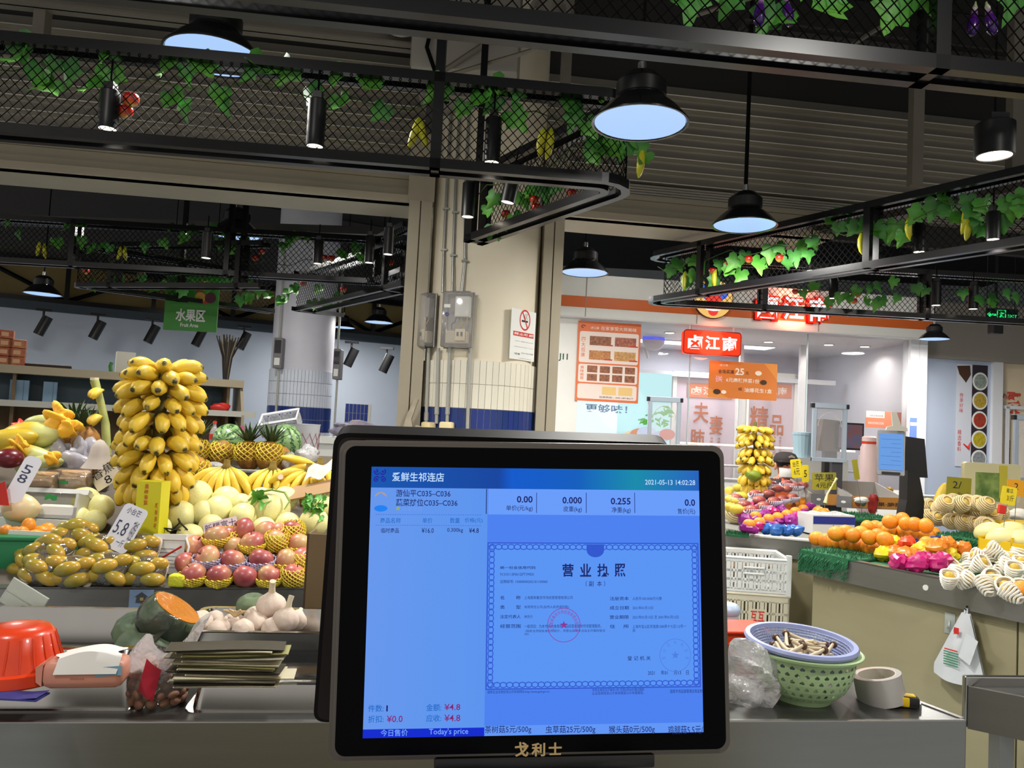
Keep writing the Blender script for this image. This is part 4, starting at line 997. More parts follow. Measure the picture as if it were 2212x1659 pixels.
for i, (k, v, ve) in enumerate((('注册资本', '人民币100.0000万元整', 1428), ('成立日期', '2021年01月13日', 1409), ('营业期限', '2021年01月13日 至 2041年01月12日', 1464), ('住     所', '上海市宝山区祁连路1000弄十七区112号一', 1480))):
    yy = 1288 + i * 20; stx(k, 1316, yy, 1357, yy + 8, navy, .008); stx(v, 1365, yy + .5, ve, yy + 7.5, navy)
stx('层', 1365, 1358, 1371, 1364, navy)
stx('登 记 机 关', 1354, 1416, 1404, 1425, navy, .004); stx('2021     年01     月13    日', 1398, 1447, 1486, 1456, navy, .004)
stx('国家企业信用信息公示系统网址:http://www.gsxt.gov.cn', 1053, 1490, 1186, 1496, navy); stx('市场主体应当于每年1月1日至6月30日通过国家', 1278, 1486, 1390, 1491, navy); stx('企业信用信息公示系统报送公示年度报告。', 1278, 1493, 1390, 1498, navy); stx('国家市场监督管理总局监制', 1446, 1488, 1516, 1495, navy)
def stamp(px, py, r, m, txt, y=-.0029):
    cx, cz = S(px, py); k = MB(); k.tube([(cx + r * math.cos(R(q)), y, cz + r * math.sin(R(q))) for q in range(0, 360, 10)], .00035, 3, closed=True)
    k.add(starmb(cx, cz, r * .26, y)); n = len(txt)
    for i, ch in enumerate(txt):
        a = R(210 - 240 * (i + .5) / n); u = MB(); textmb(u, ch, -.0014, .0014, -.0018, .0018, 0)
        k.add(u, T(cx + r * .78 * math.cos(a), y, cz + r * .78 * math.sin(a)) @ RY(math.pi / 2 - a))
    part('stamp', k, m, scr)
stamp(1217, 1349, .0165, em('screen_stamp_red', rgb(140, 52, 150)), '上海爱鲜集贸市场经营管理有限公司'); stamp(1457, 1414, .016, em('screen_stamp_faint', rgb(78, 124, 222)), '宝山区市场监督')
# maker name in gold on the bezel
(a, d), (c, b) = S(1112, 1602), S(1212, 1634)
gm = mat('gold_foil', rgb(206, 176, 122), .35, .5); lettering(gl, '戈', a, a + .0135, b + .001, d, gm, -.0016, .03); lettering(gl, '利', a + .0165, a + .030, b + .001, d - .001, gm, -.0016, .03); lettering(gl, '士', a + .0335, a + .0465, b + .002, d - .001, gm, -.0016, .03)
# what stands around it, just under the frame
struct_c = MB().box(-.9, .9, .42, 1.12, .86, .90)
t = thing('service_counter', 'steel topped counter carrying the weighing terminal at the bottom edge', 'counter', T(0, 0, 0))
part('top', struct_c, steel, t); part('cabinet', MB().box(-.85, .85, .5, 1.08, 0, .86), laminate, t)
q = atZ(965, 1652, 1.1)
fl = MB().grid(lambda u, v: (-.06 + .12 * u, -.03 + .05 * v, .105 + .008 * math.sin(6 * u) * v + .012 * v), 9, 5)
solo('purple_bag', MB().box(-.05, .05, -.04, .03, 0, .02, b=.008).add(MB().grid(lambda u, v: (-.052 + .104 * u, -.042 + .07 * v, .021 + .012 * math.sin(7 * u) * math.sin(3 * v)), 9, 6)), mat('purple_film', rgb(72, 34, 120), .35), 'purple plastic bag lying below the left part of the terminal', 'bag', T(q.x, .64, 1.068), smooth=60)
q = atZ(1385, 1648, 1.1)
solo('green_card', MB().box(-.032, .032, -.04, .03, 0, .006).box(-.030, .030, .02, .026, 0, .03), mat('green_card_stock', rgb(112, 190, 62), .6), 'bright green card below the right part of the terminal', 'card', T(q.x, .62, 1.078))
t = thing('scale_platform', 'dark weighing platform under the terminal at the bottom edge', 'scale', T(.04, .64, .9))
part('body', MB().box(-.2, .2, -.08, .06, 0, .16, b=.01), MATS['terminal_dark_plastic'], t); part('plate', MB().box(-.19, .19, -.075, .055, .16, .168, b=.003), shiny, t)
# ================================================================== FRUIT STALL ON THE LEFT
F0, F1 = atZ(0, 1268, .885), atZ(655, 1270, .885)
fx = (F1 - F0); fx.z = 0; fx.normalize(); fy = Vector((-fx.y, fx.x, 0)); FM = frame(Vector((F0.x, F0.y, 0)), fx, fy); FMi = FM.inverted()
SLOPE = .29
def atS(px, py, y): return atY(px, py, y - .19 * (1 - min(px, 655) / 655.0))     # depth follows the slanting stall front
def fb(px, py, h=0.0):        # point seen at the pixel, h above the sloping display board
    n = Vector((-SLOPE * fy.x, -SLOPE * fy.y, 1)); return onp(px, py, F0 + Vector((0, 0, h)), n)
st = thing('fruit_stall', 'long steel fronted fruit stall with sloping display on the left', 'stall', FM)
xa, xb = -.9, (F1 - F0).length + .62
part('front_lip', MB().box(xa, xb, -.012, .0, .70, .885).box(xa, xb, -.012, .03, .881, .887), steel, st)
part('display_board', MB().prism([(0, .84), (1.3, .84 + SLOPE * 1.3), (1.3, .87 + SLOPE * 1.3), (0, .87)], xa, xb, Matrix(((0, 1, 0, 0), (1, 0, 0, 0), (0, 0, 1, 0), (0, 0, 0, 1)))), mat('display_board_brown', rgb(92, 84, 74), .6), st)
part('front_panel', MB().box(xa, xb, .02, .05, .08, .72), laminate, st); part('plinth', MB().box(xa, xb, .06, 1.25, 0, .08), black, st)
part('side_panel', MB().box(xb - .03, xb, .05, 1.28, .08, .86), laminate, st); part('back_panel', MB().box(xa, xb, 1.27, 1.30, .08, .84 + SLOPE * 1.27), laminate, st)
q = FMi @ onp(305, 1300, F0 + fy * -.013, fy)
t = thing('house_sticker', 'pale blue sticker with a small house emblem on the stall front', 'sticker', FM @ T(q.x, -.0135, .803))
part('sheet', MB().box(-.035, .035, -.0008, 0, 0, .078), mat('pale_blue_sticker', rgb(112, 134, 164), .5), t)
part('house_emblem', MB().prism([(-.016, .038), (.012, .036), (.014, .056), (.02, .056), (0, .071), (-.02, .056), (-.014, .056)], -.0014, -.0008), mat('emblem_dark', rgb(60, 62, 66), .6), t)
part('window_emblem', MB().box(-.004, .006, -.0018, -.0014, .045, .054), mat('emblem_sand', rgb(150, 130, 90), .6), t)
part('wave_band', MB().box(-.033, .034, -.0014, -.0008, .004, .016), mat('sticker_teal', rgb(70, 120, 120), .5), t)

# ---- fruit kinds
def apple_fn(p):
    z = p.z; r = math.hypot(p.x, p.y); d = max(0, 1 - r / .5)
    return Vector((p.x * (1.02 - .10 * (z < 0) * -z), p.y * (1.02 - .10 * (z < 0) * -z), z * .90 - (.30 if z > 0 else -.22) * d * d))
ap_m = ramp_mat('fuji_apple_skin', [(0, rgb(200, 168, 110)), (.30, rgb(192, 132, 98)), (.6, rgb(176, 92, 84)), (1, rgb(148, 62, 68))], 'X', -.045, .045, .36, .6, 34, .2, .1)
ap_me = MB().ell(.040, .040, .040, 20, 16, fn=apple_fn).mesh('apple', ap_m, 180)
ap_st = MB().tube([(0, 0, .024), (.002, 0, .034), (.005, 0, .040)], .0016, 5).mesh('stem', mat('fruit_stem', rgb(70, 50, 28), .8))
def net_mesh(r, z0, z1, n, mname, k=7, wv=.10, rr=.0022):
    m = MB()
    for d in (1, -1):
        for i in range(n):
            pts = []
            for j in range(k):
                u = j / (k - 1); z = z0 + (z1 - z0) * u; q = 2 * math.pi * i / n + d * u * math.pi * .62
                rad = r * math.sqrt(max(.1, 1 - (z / r) ** 2)) + .003 + (.004 * u)
                pts.append((rad * math.cos(q), rad * math.sin(q), z))
            m.tube(pts, rr, 3, caps=False)
    return m.mesh('foam_net', mname, 60)
ynet = mat('yellow_foam_net', rgb(222, 198, 60), .7, sss=.2); lnet = mat('lilac_foam_net', rgb(176, 172, 206), .7, sss=.2); wnet = mat('white_foam_net', rgb(228, 224, 212), .7, sss=.2)
net_y = net_mesh(.041, -.036, .004, 16, ynet); net_l = net_mesh(.041, -.036, .004, 16, lnet); net_yb = net_mesh(.041, -.03, .03, 16, ynet)
AP = [(418, 1241, 2.545, 'y'), (473, 1244, 2.545, 'y'), (530, 1246, 2.545, ''), (582, 1244, 2.55, 'y'), (635, 1243, 2.555, 'Y'),
      (404, 1218, 2.61, ''), (449, 1204, 2.585, 'l'), (502, 1211, 2.585, 'l'), (564, 1209, 2.585, 'l'), (617, 1211, 2.60, 'y'), (654, 1208, 2.62, 'Y'),
      (424, 1180, 2.67, ''), (468, 1158, 2.66, 'y'), (508, 1184, 2.655, ''), (546, 1172, 2.64, 'y'), (599, 1168, 2.66, 'Y'), (646, 1176, 2.66, 'y'),
      (526, 1143, 2.735, ''), (497, 1160, 2.735, 'Y'), (574, 1150, 2.74, ''), (604, 1153, 2.735, 'y'), (632, 1147, 2.74, 'Y'), (545, 1188, 2.70, ''), (440, 1222, 2.67, 'Y'), (585, 1190, 2.71, 'y')]
RN = ['front row', 'second row', 'third row', 'top row']
cnt = {}
for px, py, y, net in AP:
    r_ = 0 if y < 2.56 else 1 if y < 2.63 else 2 if y < 2.68 else 3
    cnt[r_] = cnt.get(r_, 0) + 1
    lab = 'pink apple %s, %s of the pile, %s from left' % ({'y': 'cupped in a yellow foam net', 'Y': 'wrapped in a yellow foam net', 'l': 'cupped in a lilac foam net', '': 'without a net'}[net], RN[r_], ORD[cnt[r_] - 1])
    p = atS(px, py, y)
    t = thing('apple', lab, 'apple', T(p.x, p.y, p.z) @ RZ(random.uniform(0, 6.28)) @ RX(R(random.choice((62, 70, -20, 30)))) @ RZ(random.uniform(0, 6.28)), 'apples on the fruit stall')
    part('flesh', ap_me, None, t); part('stem', ap_st, None, t)
    if net:
        part('foam_net', {'y': net_y, 'Y': net_yb, 'l': net_l}[net], None, t, mtx=t.matrix_basis.to_3x3().inverted().to_4x4() @ RX(R(12)) @ RZ(random.uniform(0, 6)))

mel_m = mat('pale_melon_skin', rgb(230, 222, 162), .38, var=.12, vs=14, col2=rgb(212, 208, 136), rnd=.08, sss=.1, bump=.12, bs=70)
mel_me = MB().ell(1, 1, 1, 24, 18).mesh('melon', mel_m, 180)
MEL = [(181, 1087, 31, 1), (216, 1098, 26, 1), (166, 1124, 26, 1), (203, 1127, 22, 1), (376, 1073, 28, 1), (424, 1074, 31, 1.06), (391, 1113, 30, .92), (488, 1081, 28, 1), (471, 1102, 28, 1), (526, 1116, 27, 1), (586, 1101, 37, 1.06), (563, 1080, 25, 1), (615, 1079, 26, 1), (678, 1128, 29, 1), (570, 1143, 24, 1), (622, 1134, 25, 1), (456, 1138, 24, 1), (411, 1158, 26, .9), (520, 1090, 22, 1), (352, 1100, 24, 1), (700, 1092, 26, 1), (440, 1108, 24, 1), (345, 1140, 22, 1)]
mz = [p for p in MEL]
for i, (px, py, r, e) in enumerate(sorted(MEL)):
    y = 2.94 - (py - 1100) * .0026; p = atS(px, py, y); rr = r / FPX * y * 1.08
    tag(ob('pale_melon', mel_me, None, T(p.x, p.y, p.z) @ RZ(random.uniform(0, 6)) @ RY(R(random.uniform(-40, 40))) @ SCL(rr, rr, rr * e)),
        'pale yellow round melon in the heap behind the apples, %s counted from the left' % (ORD[i] if i < 20 else ['third last', 'second last', 'last'][i - 20]), 'melon', 'pale melons')
# melon vine stalk on top of the largest melon, herb sprigs
stalk = mat('green_stalk', rgb(140, 160, 84), .6)
p = atS(586, 1068, 2.90)
t = thing('melon_stalk', 'green dried vine stalk lying over the largest pale melon', 'stalk', T(p.x, p.y, p.z))
part('stalk', MB().tube([(-.09, .02, -.03), (-.05, 0, .005), (0, 0, .018), (.05, .0, .01), (.075, -.02, -.02), (.06, -.03, -.05)], [.004, .005, .005, .005, .004, .002], 6), stalk, t, 60)
part('tendril', MB().tube([(0, 0, .018), (.012, -.01, .03), (.02, -.01, .02), (.03, -.01, .03)], .002, 5), stalk, t, 60)
lm = leaf_mesh(.55, .3, .6, leaf_g[0])
for i in range(4): ob('leaf', lm, t, T(-.05 + .012 * i, -.01, .0 - .01 * i) @ RX(R(-60 + 20 * i)) @ RZ(i))
p = atS(668, 1100, 2.84)
t = thing('herb_sprig', 'curly green herb sprig lying beside the rightmost melon', 'herb', T(p.x, p.y, p.z - .02))
part('stem', MB().tube([(-.02, 0, -.05), (0, 0, 0), (.03, .02, .05), (.05, .02, .075)], .002, 5), stalk, t)
for i in range(26): ob('leaf', lm, t, T(-.02 + random.random() * .07, random.uniform(-.02, .02), -.05 + random.random() * .12) @ RX(R(-80 + random.uniform(-40, 40))) @ RY(random.uniform(-1, 1)) @ SCL(.55, .55, .55))

# ---- bananas
ban_m = ramp_mat('banana_skin', [(0, rgb(60, 46, 20)), (.012, rgb(130, 118, 40)), (.04, rgb(212, 178, 50)), (.75, rgb(222, 186, 56)), (.93, rgb(172, 164, 60)), (1, rgb(112, 92, 44))], 'Z', -.5, .5, .45, .12, 9, .16, .1)
def banana_mesh(ln, r, bend, n=9, k=9, m=ban_m):
    """stalk end at z=+.5, flower end at z=-.5 in unit length, bent towards -y"""
    pts, rr = [], []
    for i in range(n):
        u = i / (n - 1); z = .5 - u; pts.append((0, -bend * (math.cos((u - .5) * math.pi) - 0), z))
        f = [.30, .42, .78, .97, 1, 1, .95, .72, .28][round(u * 8)]; rr.append(r * f)
    b = MB().tube(pts, rr, k); return b.mesh('banana', m, 60)
small_ban = banana_mesh(1, .225, .13); long_ban = banana_mesh(1, .105, .17)
def place_banana(t, me, a, d, side, ln):
    """a: attachment, d: direction it grows to, side: bulge direction"""
    z = (-Vector(d)).normalized(); y = -(Vector(side) - z * Vector(side).dot(z)).normalized(); x = y.cross(z)
    c = Vector(a) + Vector(d).normalized() * ln * .5
    m = Matrix(((x.x, y.x, z.x, c.x), (x.y, y.y, z.y, c.y), (x.z, y.z, z.z, c.z), (0, 0, 0, 1))) @ SCL(ln, ln, ln)
    return ob('banana', me, t, m)
def bunch(label, base, hgt, tiers, me, ln, rad, lean=(0, 0), stalkr=.022, n=10, tip=.05, group='banana bunches', gap=None):
    t = thing('banana_bunch', label, 'bananas', T(*base), group)
    ax = lambda z: Vector((lean[0] * z / hgt, lean[1] * z / hgt, z))
    part('stalk', MB().tube([ax(0), ax(hgt * .5), ax(hgt), ax(hgt + tip)], [stalkr, stalkr, stalkr * .8, stalkr * .9], 10), mat('banana_stalk', rgb(120, 124, 60), .7, var=.4, vs=30, col2=rgb(84, 66, 34)), t, 60)
    for k, (zf, cnt_, el, rsc) in enumerate(tiers):
        c = ax(zf * hgt)
        for j in range(cnt_):
            a = 2 * math.pi * (j + .5 * (k % 2)) / cnt_ + random.uniform(-.12, .12)
            if gap and abs(((a - gap[1] + math.pi) % (2 * math.pi)) - math.pi) < gap[2] and k in gap[0]: continue
            o = Vector((math.cos(a), math.sin(a), 0)); e = R(el + random.uniform(-9, 9))
            d = o * math.cos(e) + Vector((0, 0, math.sin(e)))
            place_banana(t, me, c + o * rad * rsc, d, o * .55 + Vector((0, 0, .8)) if el > -50 else o, ln * random.uniform(.92, 1.08))
    return t
p = atS(318, 1060, 2.86)
TI = [(1.0, 6, 24, .5), (.95, 10, 6, .9), (.87, 11, -8, 1.0), (.78, 11, -18, 1.0), (.69, 11, -28, 1.0), (.60, 11, -40, 1.0), (.48, 11, -16, 1.1), (.39, 11, -28, 1.1), (.30, 11, -42, 1.1), (.21, 10, -54, 1.05), (.10, 7, -64, .9)]
bunch('tall standing bunch of many small yellow bananas in the yellow carton', (p.x, p.y + .06, p.z - .06), .475, TI, small_ban, .114, .044, (.0, .0), gap=((5,), -math.pi / 2 + .2, .45))
# its yellow carton
p = atS(314, 1155, 2.72)
t = thing('yellow_carton', 'narrow yellow carton with orange lettering under the banana bunch', 'carton', T(p.x, p.y, p.z))
yc = mat('yellow_carton_print', rgb(204, 196, 36), .45); oc = mat('carton_orange_ink', rgb(190, 110, 30), .6)
part('body', MB().box(-.040, .042, 0, .07, 0, .178), yc, t)
vlettering(t, '皇帝香蕉', -.014, .0, .098, .172, oc, -.0008, .03); vlettering(t, '新鲜美味', .026, .036, .02, .11, oc, -.0008, .02); vlettering(t, '优质水果', -.034, -.022, .0, .08, oc, -.0008, .02)
# hands of long bananas
def hand(label, px, py, y, n, spread, ln, tilt=0):
    c = atS(px, py, y); t = thing('banana_hand', label, 'bananas', T(*c), 'banana hands')
    part('crown', MB().lathe([(.0001, .018), (.012, .018), (.014, 0), (.022, -.012), (.016, -.026), (.0001, -.028)], 10), mat('banana_crown', rgb(120, 100, 40), .8), t, 60)
    for j in range(n):
        u = (j / (n - 1) - .5) * 2 if n > 1 else 0; a = R(u * spread + tilt)
        for layer in (0, 1):
            if layer and j % 2: continue
            d = Vector((math.sin(a), -.42 + .28 * layer, -math.cos(a)))
            place_banana(t, long_ban, (u * .016, -.004 + .014 * layer, -.012), d, Vector((u * .8, -1, .3)), ln * (1 - .06 * layer))
    return t
hand('hand of long yellow bananas nearest the big bunch, with dark spots', 490, 1003, 3.12, 7, 46, .165)
hand('middle hand of long yellow bananas with a pink sticker', 590, 1006, 3.12, 5, 34, .155)
hand('right hand of long yellow bananas against the terminal', 668, 1010, 3.10, 6, 52, .15, -14)
hand('greenish long banana hand behind the rightmost one', 692, 998, 3.22, 5, 62, .15, -40)
p = atS(606, 1030, 3.03); solo('fruit_sticker', MB().prism([(.011 * math.cos(R(q)), .011 * math.sin(R(q))) for q in range(0, 360, 24)], 0, .0006), mat('pink_sticker', rgb(226, 176, 160), .5), 'small pink round sticker on the middle banana hand', 'sticker', T(p.x, p.y, p.z) @ RX(R(-20)))
# grey crate that carries them
p0, p1 = atS(425, 1066, 3.26), atS(720, 1072, 3.26)
def crate(name, label, w_, d, h, m, mtx, slots=6, rows=3, wall=.006, group=None, cat='crate'):
    t = thing(name, label, cat, mtx, group)
    part('floor', MB().box(-w_ / 2, w_ / 2, 0, d, 0, wall), m, t)
    for nm, ax, ln, off in (('front_wall', 0, w_, 0), ('back_wall', 0, w_, d - wall), ('left_wall', 1, d, -w_ / 2), ('right_wall', 1, d, w_ / 2 - wall)):
        b = MB()
        def bar(a0, a1, z0, z1):
            if ax == 0: b.box(-w_ / 2 + a0, -w_ / 2 + a1, off, off + wall, z0, z1)
            else: b.box(off, off + wall, a0, a1, z0, z1)
        bar(0, ln, 0, h * .14); bar(0, ln, h * .88, h)
        for r_ in range(1, rows): bar(0, ln, h * (.14 + .74 * r_ / rows) - .006, h * (.14 + .74 * r_ / rows) + .006)
        ns = max(2, int(slots * ln / w_))
        for i in range(ns + 1):
            c = ln * i / ns; wd = .010 if i % 3 else .02; bar(max(0, c - wd / 2), min(ln, c + wd / 2), h * .1, h * .9)
        part(nm, b, m, t)
    part('rim', MB().tube([(-w_ / 2, 0, h), (w_ / 2, 0, h), (w_ / 2, d, h), (-w_ / 2, d, h)], .008, 4, closed=True), m, t)
    return t
greyp = mat('grey_crate_plastic', rgb(140, 142, 142), .5)
t = thing('grey_tub', 'grey plastic tub behind the banana hands', 'tub', frame((p0.x, p0.y, p0.z), fx, fy))
wd = (p1 - p0).length
part('body', MB().box(0, wd, 0, .012, 0, .10).box(0, wd, .25, .262, 0, .10).box(0, .012, 0, .26, 0, .10).box(wd - .012, wd, 0, .26, 0, .10).box(0, wd, 0, .26, 0, .01), greyp, t)
part('rim', MB().box(-.006, wd + .006, -.012, .004, .092, .106, b=.004), greyp, t)

# ---- pineapples
pin_m = mat('pineapple_skin', rgb(176, 120, 40), .6, var=.5, vs=40, col2=rgb(104, 76, 30), bump=.9, bs=55, rnd=.1)
crown_m = mat('pineapple_leaf', rgb(60, 84, 52), .5, var=.3, vs=20, rnd=.1)
def pine_fruit():
    m = MB(); n, k = 20, 11
    return m.ell(.052, .052, .072, n, k, fn=lambda p: Vector((p.x * (1 + .08 * (1 - p.z * p.z)), p.y * (1 + .08 * (1 - p.z * p.z)), p.z * .95)))
def crown():
    m = MB()
    for i in range(34):
        a = i * 2.4; el = R(84 - i * 1.7); ln = .05 + .065 * min(1, i / 16) * (1.1 - .01 * i); o = Vector((math.cos(a), math.sin(a), 0)); d = o * math.cos(el) + Vector((0, 0, math.sin(el))); s_ = Vector((-o.y, o.x, 0)) * .007
        b = o * .010; mid = b + d * ln * .6; tip = b + d * ln + o * .012
        m._add([b - s_, b + s_, mid + s_ * .8 + o * .002, mid - s_ * .8 + o * .002, tip, mid + Vector((0, 0, .003))], [(0, 1, 2, 3), (3, 2, 4)])
    return m
pine_me = pine_fruit().mesh('pineapple_body', pin_m, 180); crown_me = crown().mesh('crown', crown_m)
pnet = net_mesh(.057, -.045, .045, 14, ynet, rr=.0024)
for i, (px, py, y, net, lab, tilt) in enumerate(((422, 978, 3.42, 1, 'netted pineapple with green crown just right of the banana bunch', 0), (478, 984, 3.45, 1, 'low netted pineapple behind the first banana hand', 8), (538, 984, 3.38, 1, 'large netted pineapple with tall crown behind the middle banana hand', -4), (580, 985, 3.36, 1, 'pineapple fully wrapped in a yellow net with tall crown', 6), (604, 996, 3.42, 0, 'unwrapped dark pineapple at the right of the row', 5), (420, 1022, 3.14, 1, 'orange netted pineapple peeping out behind the banana bunch', 10),
                                              (186, 955, 3.30, 0, 'pineapple with dark crown standing left of the banana bunch', -6), (165, 940, 3.36, 0, 'pineapple with tall dark crown beside the yellow wrapped papayas', -12))):
    p = atS(px, py, y); t = thing('pineapple', lab, 'pineapple', T(*p) @ RY(R(tilt)) @ RZ(i), 'pineapples')
    part('body', pine_me, None, t)
    if i not in (1, 4, 5): part('crown', crown_me, None, t, mtx=T(0, 0, .06))
    if net: part('foam_net', pnet, None, t, mtx=T(0, 0, .012))
# ---- watermelons
def wm_mat():
    m = bpy.data.materials.new('watermelon_skin'); m.use_nodes = True; nt = m.node_tree; N, L = nt.nodes, nt.links; b = N['Principled BSDF']
    tc = N.new('ShaderNodeTexCoord'); sp = N.new('ShaderNodeSeparateXYZ'); L.new(tc.outputs['Object'], sp.inputs[0])
    at = N.new('ShaderNodeMath'); at.operation = 'ARCTAN2'; L.new(sp.outputs['Y'], at.inputs[0]); L.new(sp.outputs['X'], at.inputs[1])
    nz = N.new('ShaderNodeTexNoise'); nz.inputs['Scale'].default_value = 9; L.new(tc.outputs['Object'], nz.inputs['Vector'])
    ad = N.new('ShaderNodeMath'); ad.operation = 'MULTIPLY_ADD'; ad.inputs[1].default_value = .9; L.new(nz.outputs['Fac'], ad.inputs[0]); L.new(at.outputs[0], ad.inputs[2])
    sn = N.new('ShaderNodeMath'); sn.operation = 'MULTIPLY'; sn.inputs[1].default_value = 11; L.new(ad.outputs[0], sn.inputs[0])
    s2 = N.new('ShaderNodeMath'); s2.operation = 'SINE'; L.new(sn.outputs[0], s2.inputs[0])
    rp = N.new('ShaderNodeValToRGB'); rp.color_ramp.elements[0].position = .35; rp.color_ramp.elements[0].color = rgb(128, 160, 104); rp.color_ramp.elements[1].position = .62; rp.color_ramp.elements[1].color = rgb(36, 74, 44)
    L.new(s2.outputs[0], rp.inputs['Fac']); L.new(rp.outputs['Color'], b.inputs['Base Color']); b.inputs['Roughness'].default_value = .3
    return m
wme = MB().ell(1, 1, 1.08, 28, 20).mesh('watermelon', wm_mat(), 180)
for px, py, r, y, lab, rot in ((495, 950, 34, 3.62, 'striped watermelon left of the pineapple crowns', (90, 30)), (616, 955, 36, 3.66, 'striped watermelon right of the pineapple crowns', (20, 100))):
    p = atS(px, py, y); rr = r / FPX * y; tag(ob('watermelon', wme, None, T(*p) @ RX(R(rot[0])) @ RZ(R(rot[1])) @ SCL(rr, rr, rr)), lab, 'watermelon', 'watermelons')
p = atS(461, 958, 3.7)
t = thing('soda_bottle', 'small clear drink bottle with red cap and label behind the fruit', 'bottle', T(*p))
part('bottle', MB().lathe([(.0001, 0), (.020, 0), (.021, .01), (.021, .05), (.018, .06), (.008, .085), (.008, .095)], 14), film('bottle_plastic', (.9, .9, .9, 1), .25, .06), t, 40)
part('label', MB().lathe([(.0215, .02), (.0215, .045)], 14), red_ink, t); part('cap', MB().cyl(.009, .093, .106, 12), red_ink, t)
p = atS(520, 942, 3.72); solo('dragon_fruit', MB().ell(.035, .035, .045, 14, 10, fn=lambda q: q * (1 + .18 * math.sin(5 * math.atan2(q.y, q.x)) * math.sin(6 * q.z))), mat('magenta_skin', rgb(140, 40, 84), .5, var=.3), 'magenta dragon fruit between watermelon and pineapple crown', 'dragon fruit', T(*p), smooth=180)
# white baskets behind
wb = mat('white_basket_plastic', rgb(196, 198, 204), .45)
p = atS(648, 972, 4.0)
t = thing('oval_basket', 'tall white oval basket with a red lattice pattern behind the watermelon', 'basket', T(p.x, p.y, p.z - .2))
part('shell', MB().lathe([(.10, 0), (.105, .01), (.125, .33), (.13, .335), (.122, .335), (.10, .015), (.0001, .012)], 28, SCL(.75, .9, 1)), wb, t, 40)
lat = MB()
for d in (1, -1):
    for i in range(16):
        lat.tube([((.106 + .02 * u) * .76 * math.cos(2 * math.pi * i / 16 + d * u * 1.6), (.106 + .02 * u) * .91 * math.sin(2 * math.pi * i / 16 + d * u * 1.6), .02 + .27 * u) for u in (0, .25, .5, .75, 1)], .0014, 3, caps=False)
part('lattice', lat, mat('dull_red_line', rgb(150, 90, 96), .6), t)
p = atS(607, 935, 3.95)
t = crate('wire_basket', 'white slotted plastic basket lying tilted on the oval basket', .19, .11, .075, wb, T(p.x, p.y, p.z - .01) @ RZ(R(8)) @ RX(R(28)) @ RY(R(-14)), 10, 4, .005, cat='basket')
# clear film, paper and cardboard at the right
cf = film('crumpled_clear_film', (.85, .87, .9, 1), .32, .12, .8, 50)
def blob(rx, ry, rz, amp, seed, n=18, k=12, flat=False):
    rnd_ = random.Random(seed); ph = [(rnd_.uniform(2, 7), rnd_.uniform(2, 7), rnd_.uniform(2, 7), rnd_.uniform(0, 6)) for _ in range(6)]
    def f(p):
        s = sum(math.sin(a * p.x + b * p.y + c * p.z + d) for a, b, c, d in ph) / 6
        q = p * (1 + amp * s * 1.6)
        if flat and q.z < -.6: q.z = -.6
        return q
    return MB().ell(rx, ry, rz, n, k, fn=f)
for i, (px, py, rx_, rz_, y, lab) in enumerate(((625, 996, .03, .04, 3.38, 'crumpled clear film over the dark pineapple'), (664, 985, .05, .045, 3.34, 'clear domed film lid behind the rightmost banana hand'), (455, 1008, .06, .02, 3.3, 'flat piece of grey clear film beside the banana hands'))):
    p = atS(px, py, y); solo('clear_film', blob(rx_, .04, rz_, .25, i), cf, lab, 'film', T(*p), smooth=60)
p = atS(690, 1042, 3.0); solo('foam_sheet', MB().grid(lambda u, v: (-.06 + .12 * u, .05 * v, .05 * v + .045 * u + .012 * math.sin(9 * u) * math.cos(7 * v)), 14, 10), mat('cream_foam_sheet', rgb(230, 218, 186), .7), 'crinkled cream foam sheet on the rightmost banana hand', 'foam sheet', T(*p), smooth=60)
cardb = mat('brown_cardboard', rgb(150, 120, 84), .75, var=.08, vs=10)
p = atS(672, 1072, 2.93); solo('cardboard_sheet', MB().box(-.09, .09, -.004, .10, 0, .006), cardb, 'flat brown cardboard sheet between bananas and melons', 'cardboard', T(*p) @ RY(R(-14)) @ RX(R(24)))
pa_, pb_ = atS(650, 1366, 2.18), atS(705, 1155, 2.18)
solo('cardboard_flap', MB().box(0, pb_.x - pa_.x + .05, 0, .006, 0, pb_.z - pa_.z).box(0, .006, 0, .10, 0, pb_.z - pa_.z), mat('dark_cardboard', rgb(112, 92, 64), .75, var=.06), 'upright dark brown cardboard panel beside the garlic and terminal', 'cardboard', T(*pa_) @ RZ(R(2)))

# ---- wrapped trays of mangoes
mango_m = ramp_mat('mango_skin', [(0, rgb(120, 118, 38)), (.45, rgb(158, 140, 46)), (.72, rgb(186, 150, 52)), (1, rgb(206, 156, 60))], 'Z', -.07, .07, .25, .7, 18, .14, .35)
mango_me = MB().ell(.029, .026, .047, 16, 12, fn=lambda p: Vector((p.x + .12 * p.z * p.z, p.y, p.z))).mesh('mango', mango_m, 180)
wrap_m = film('shiny_cling_film', (.95, .9, .8, 1), .06, .07, .9, 34, 2.1)
tray_m = mat('white_foam_tray', rgb(226, 214, 196), .5)
PK = [(86, 1226, 2.545, 62, -8), (150, 1232, 2.53, 62, 3), (231, 1226, 2.535, 64, 0), (310, 1232, 2.54, 58, 4), (110, 1180, 2.60, 14, -4), (212, 1182, 2.62, 55, 6), (296, 1182, 2.62, 62, -3), (163, 1146, 2.68, 18, 4), (62, 1215, 2.64, 60, -12)]
PL = ['front row, leftmost', 'front row, second', 'front row, third', 'front row, rightmost', 'lying flat on the front left ones', 'standing below the price card', 'standing upper right by the white box', 'lying flat topmost', 'standing far left behind the front row']
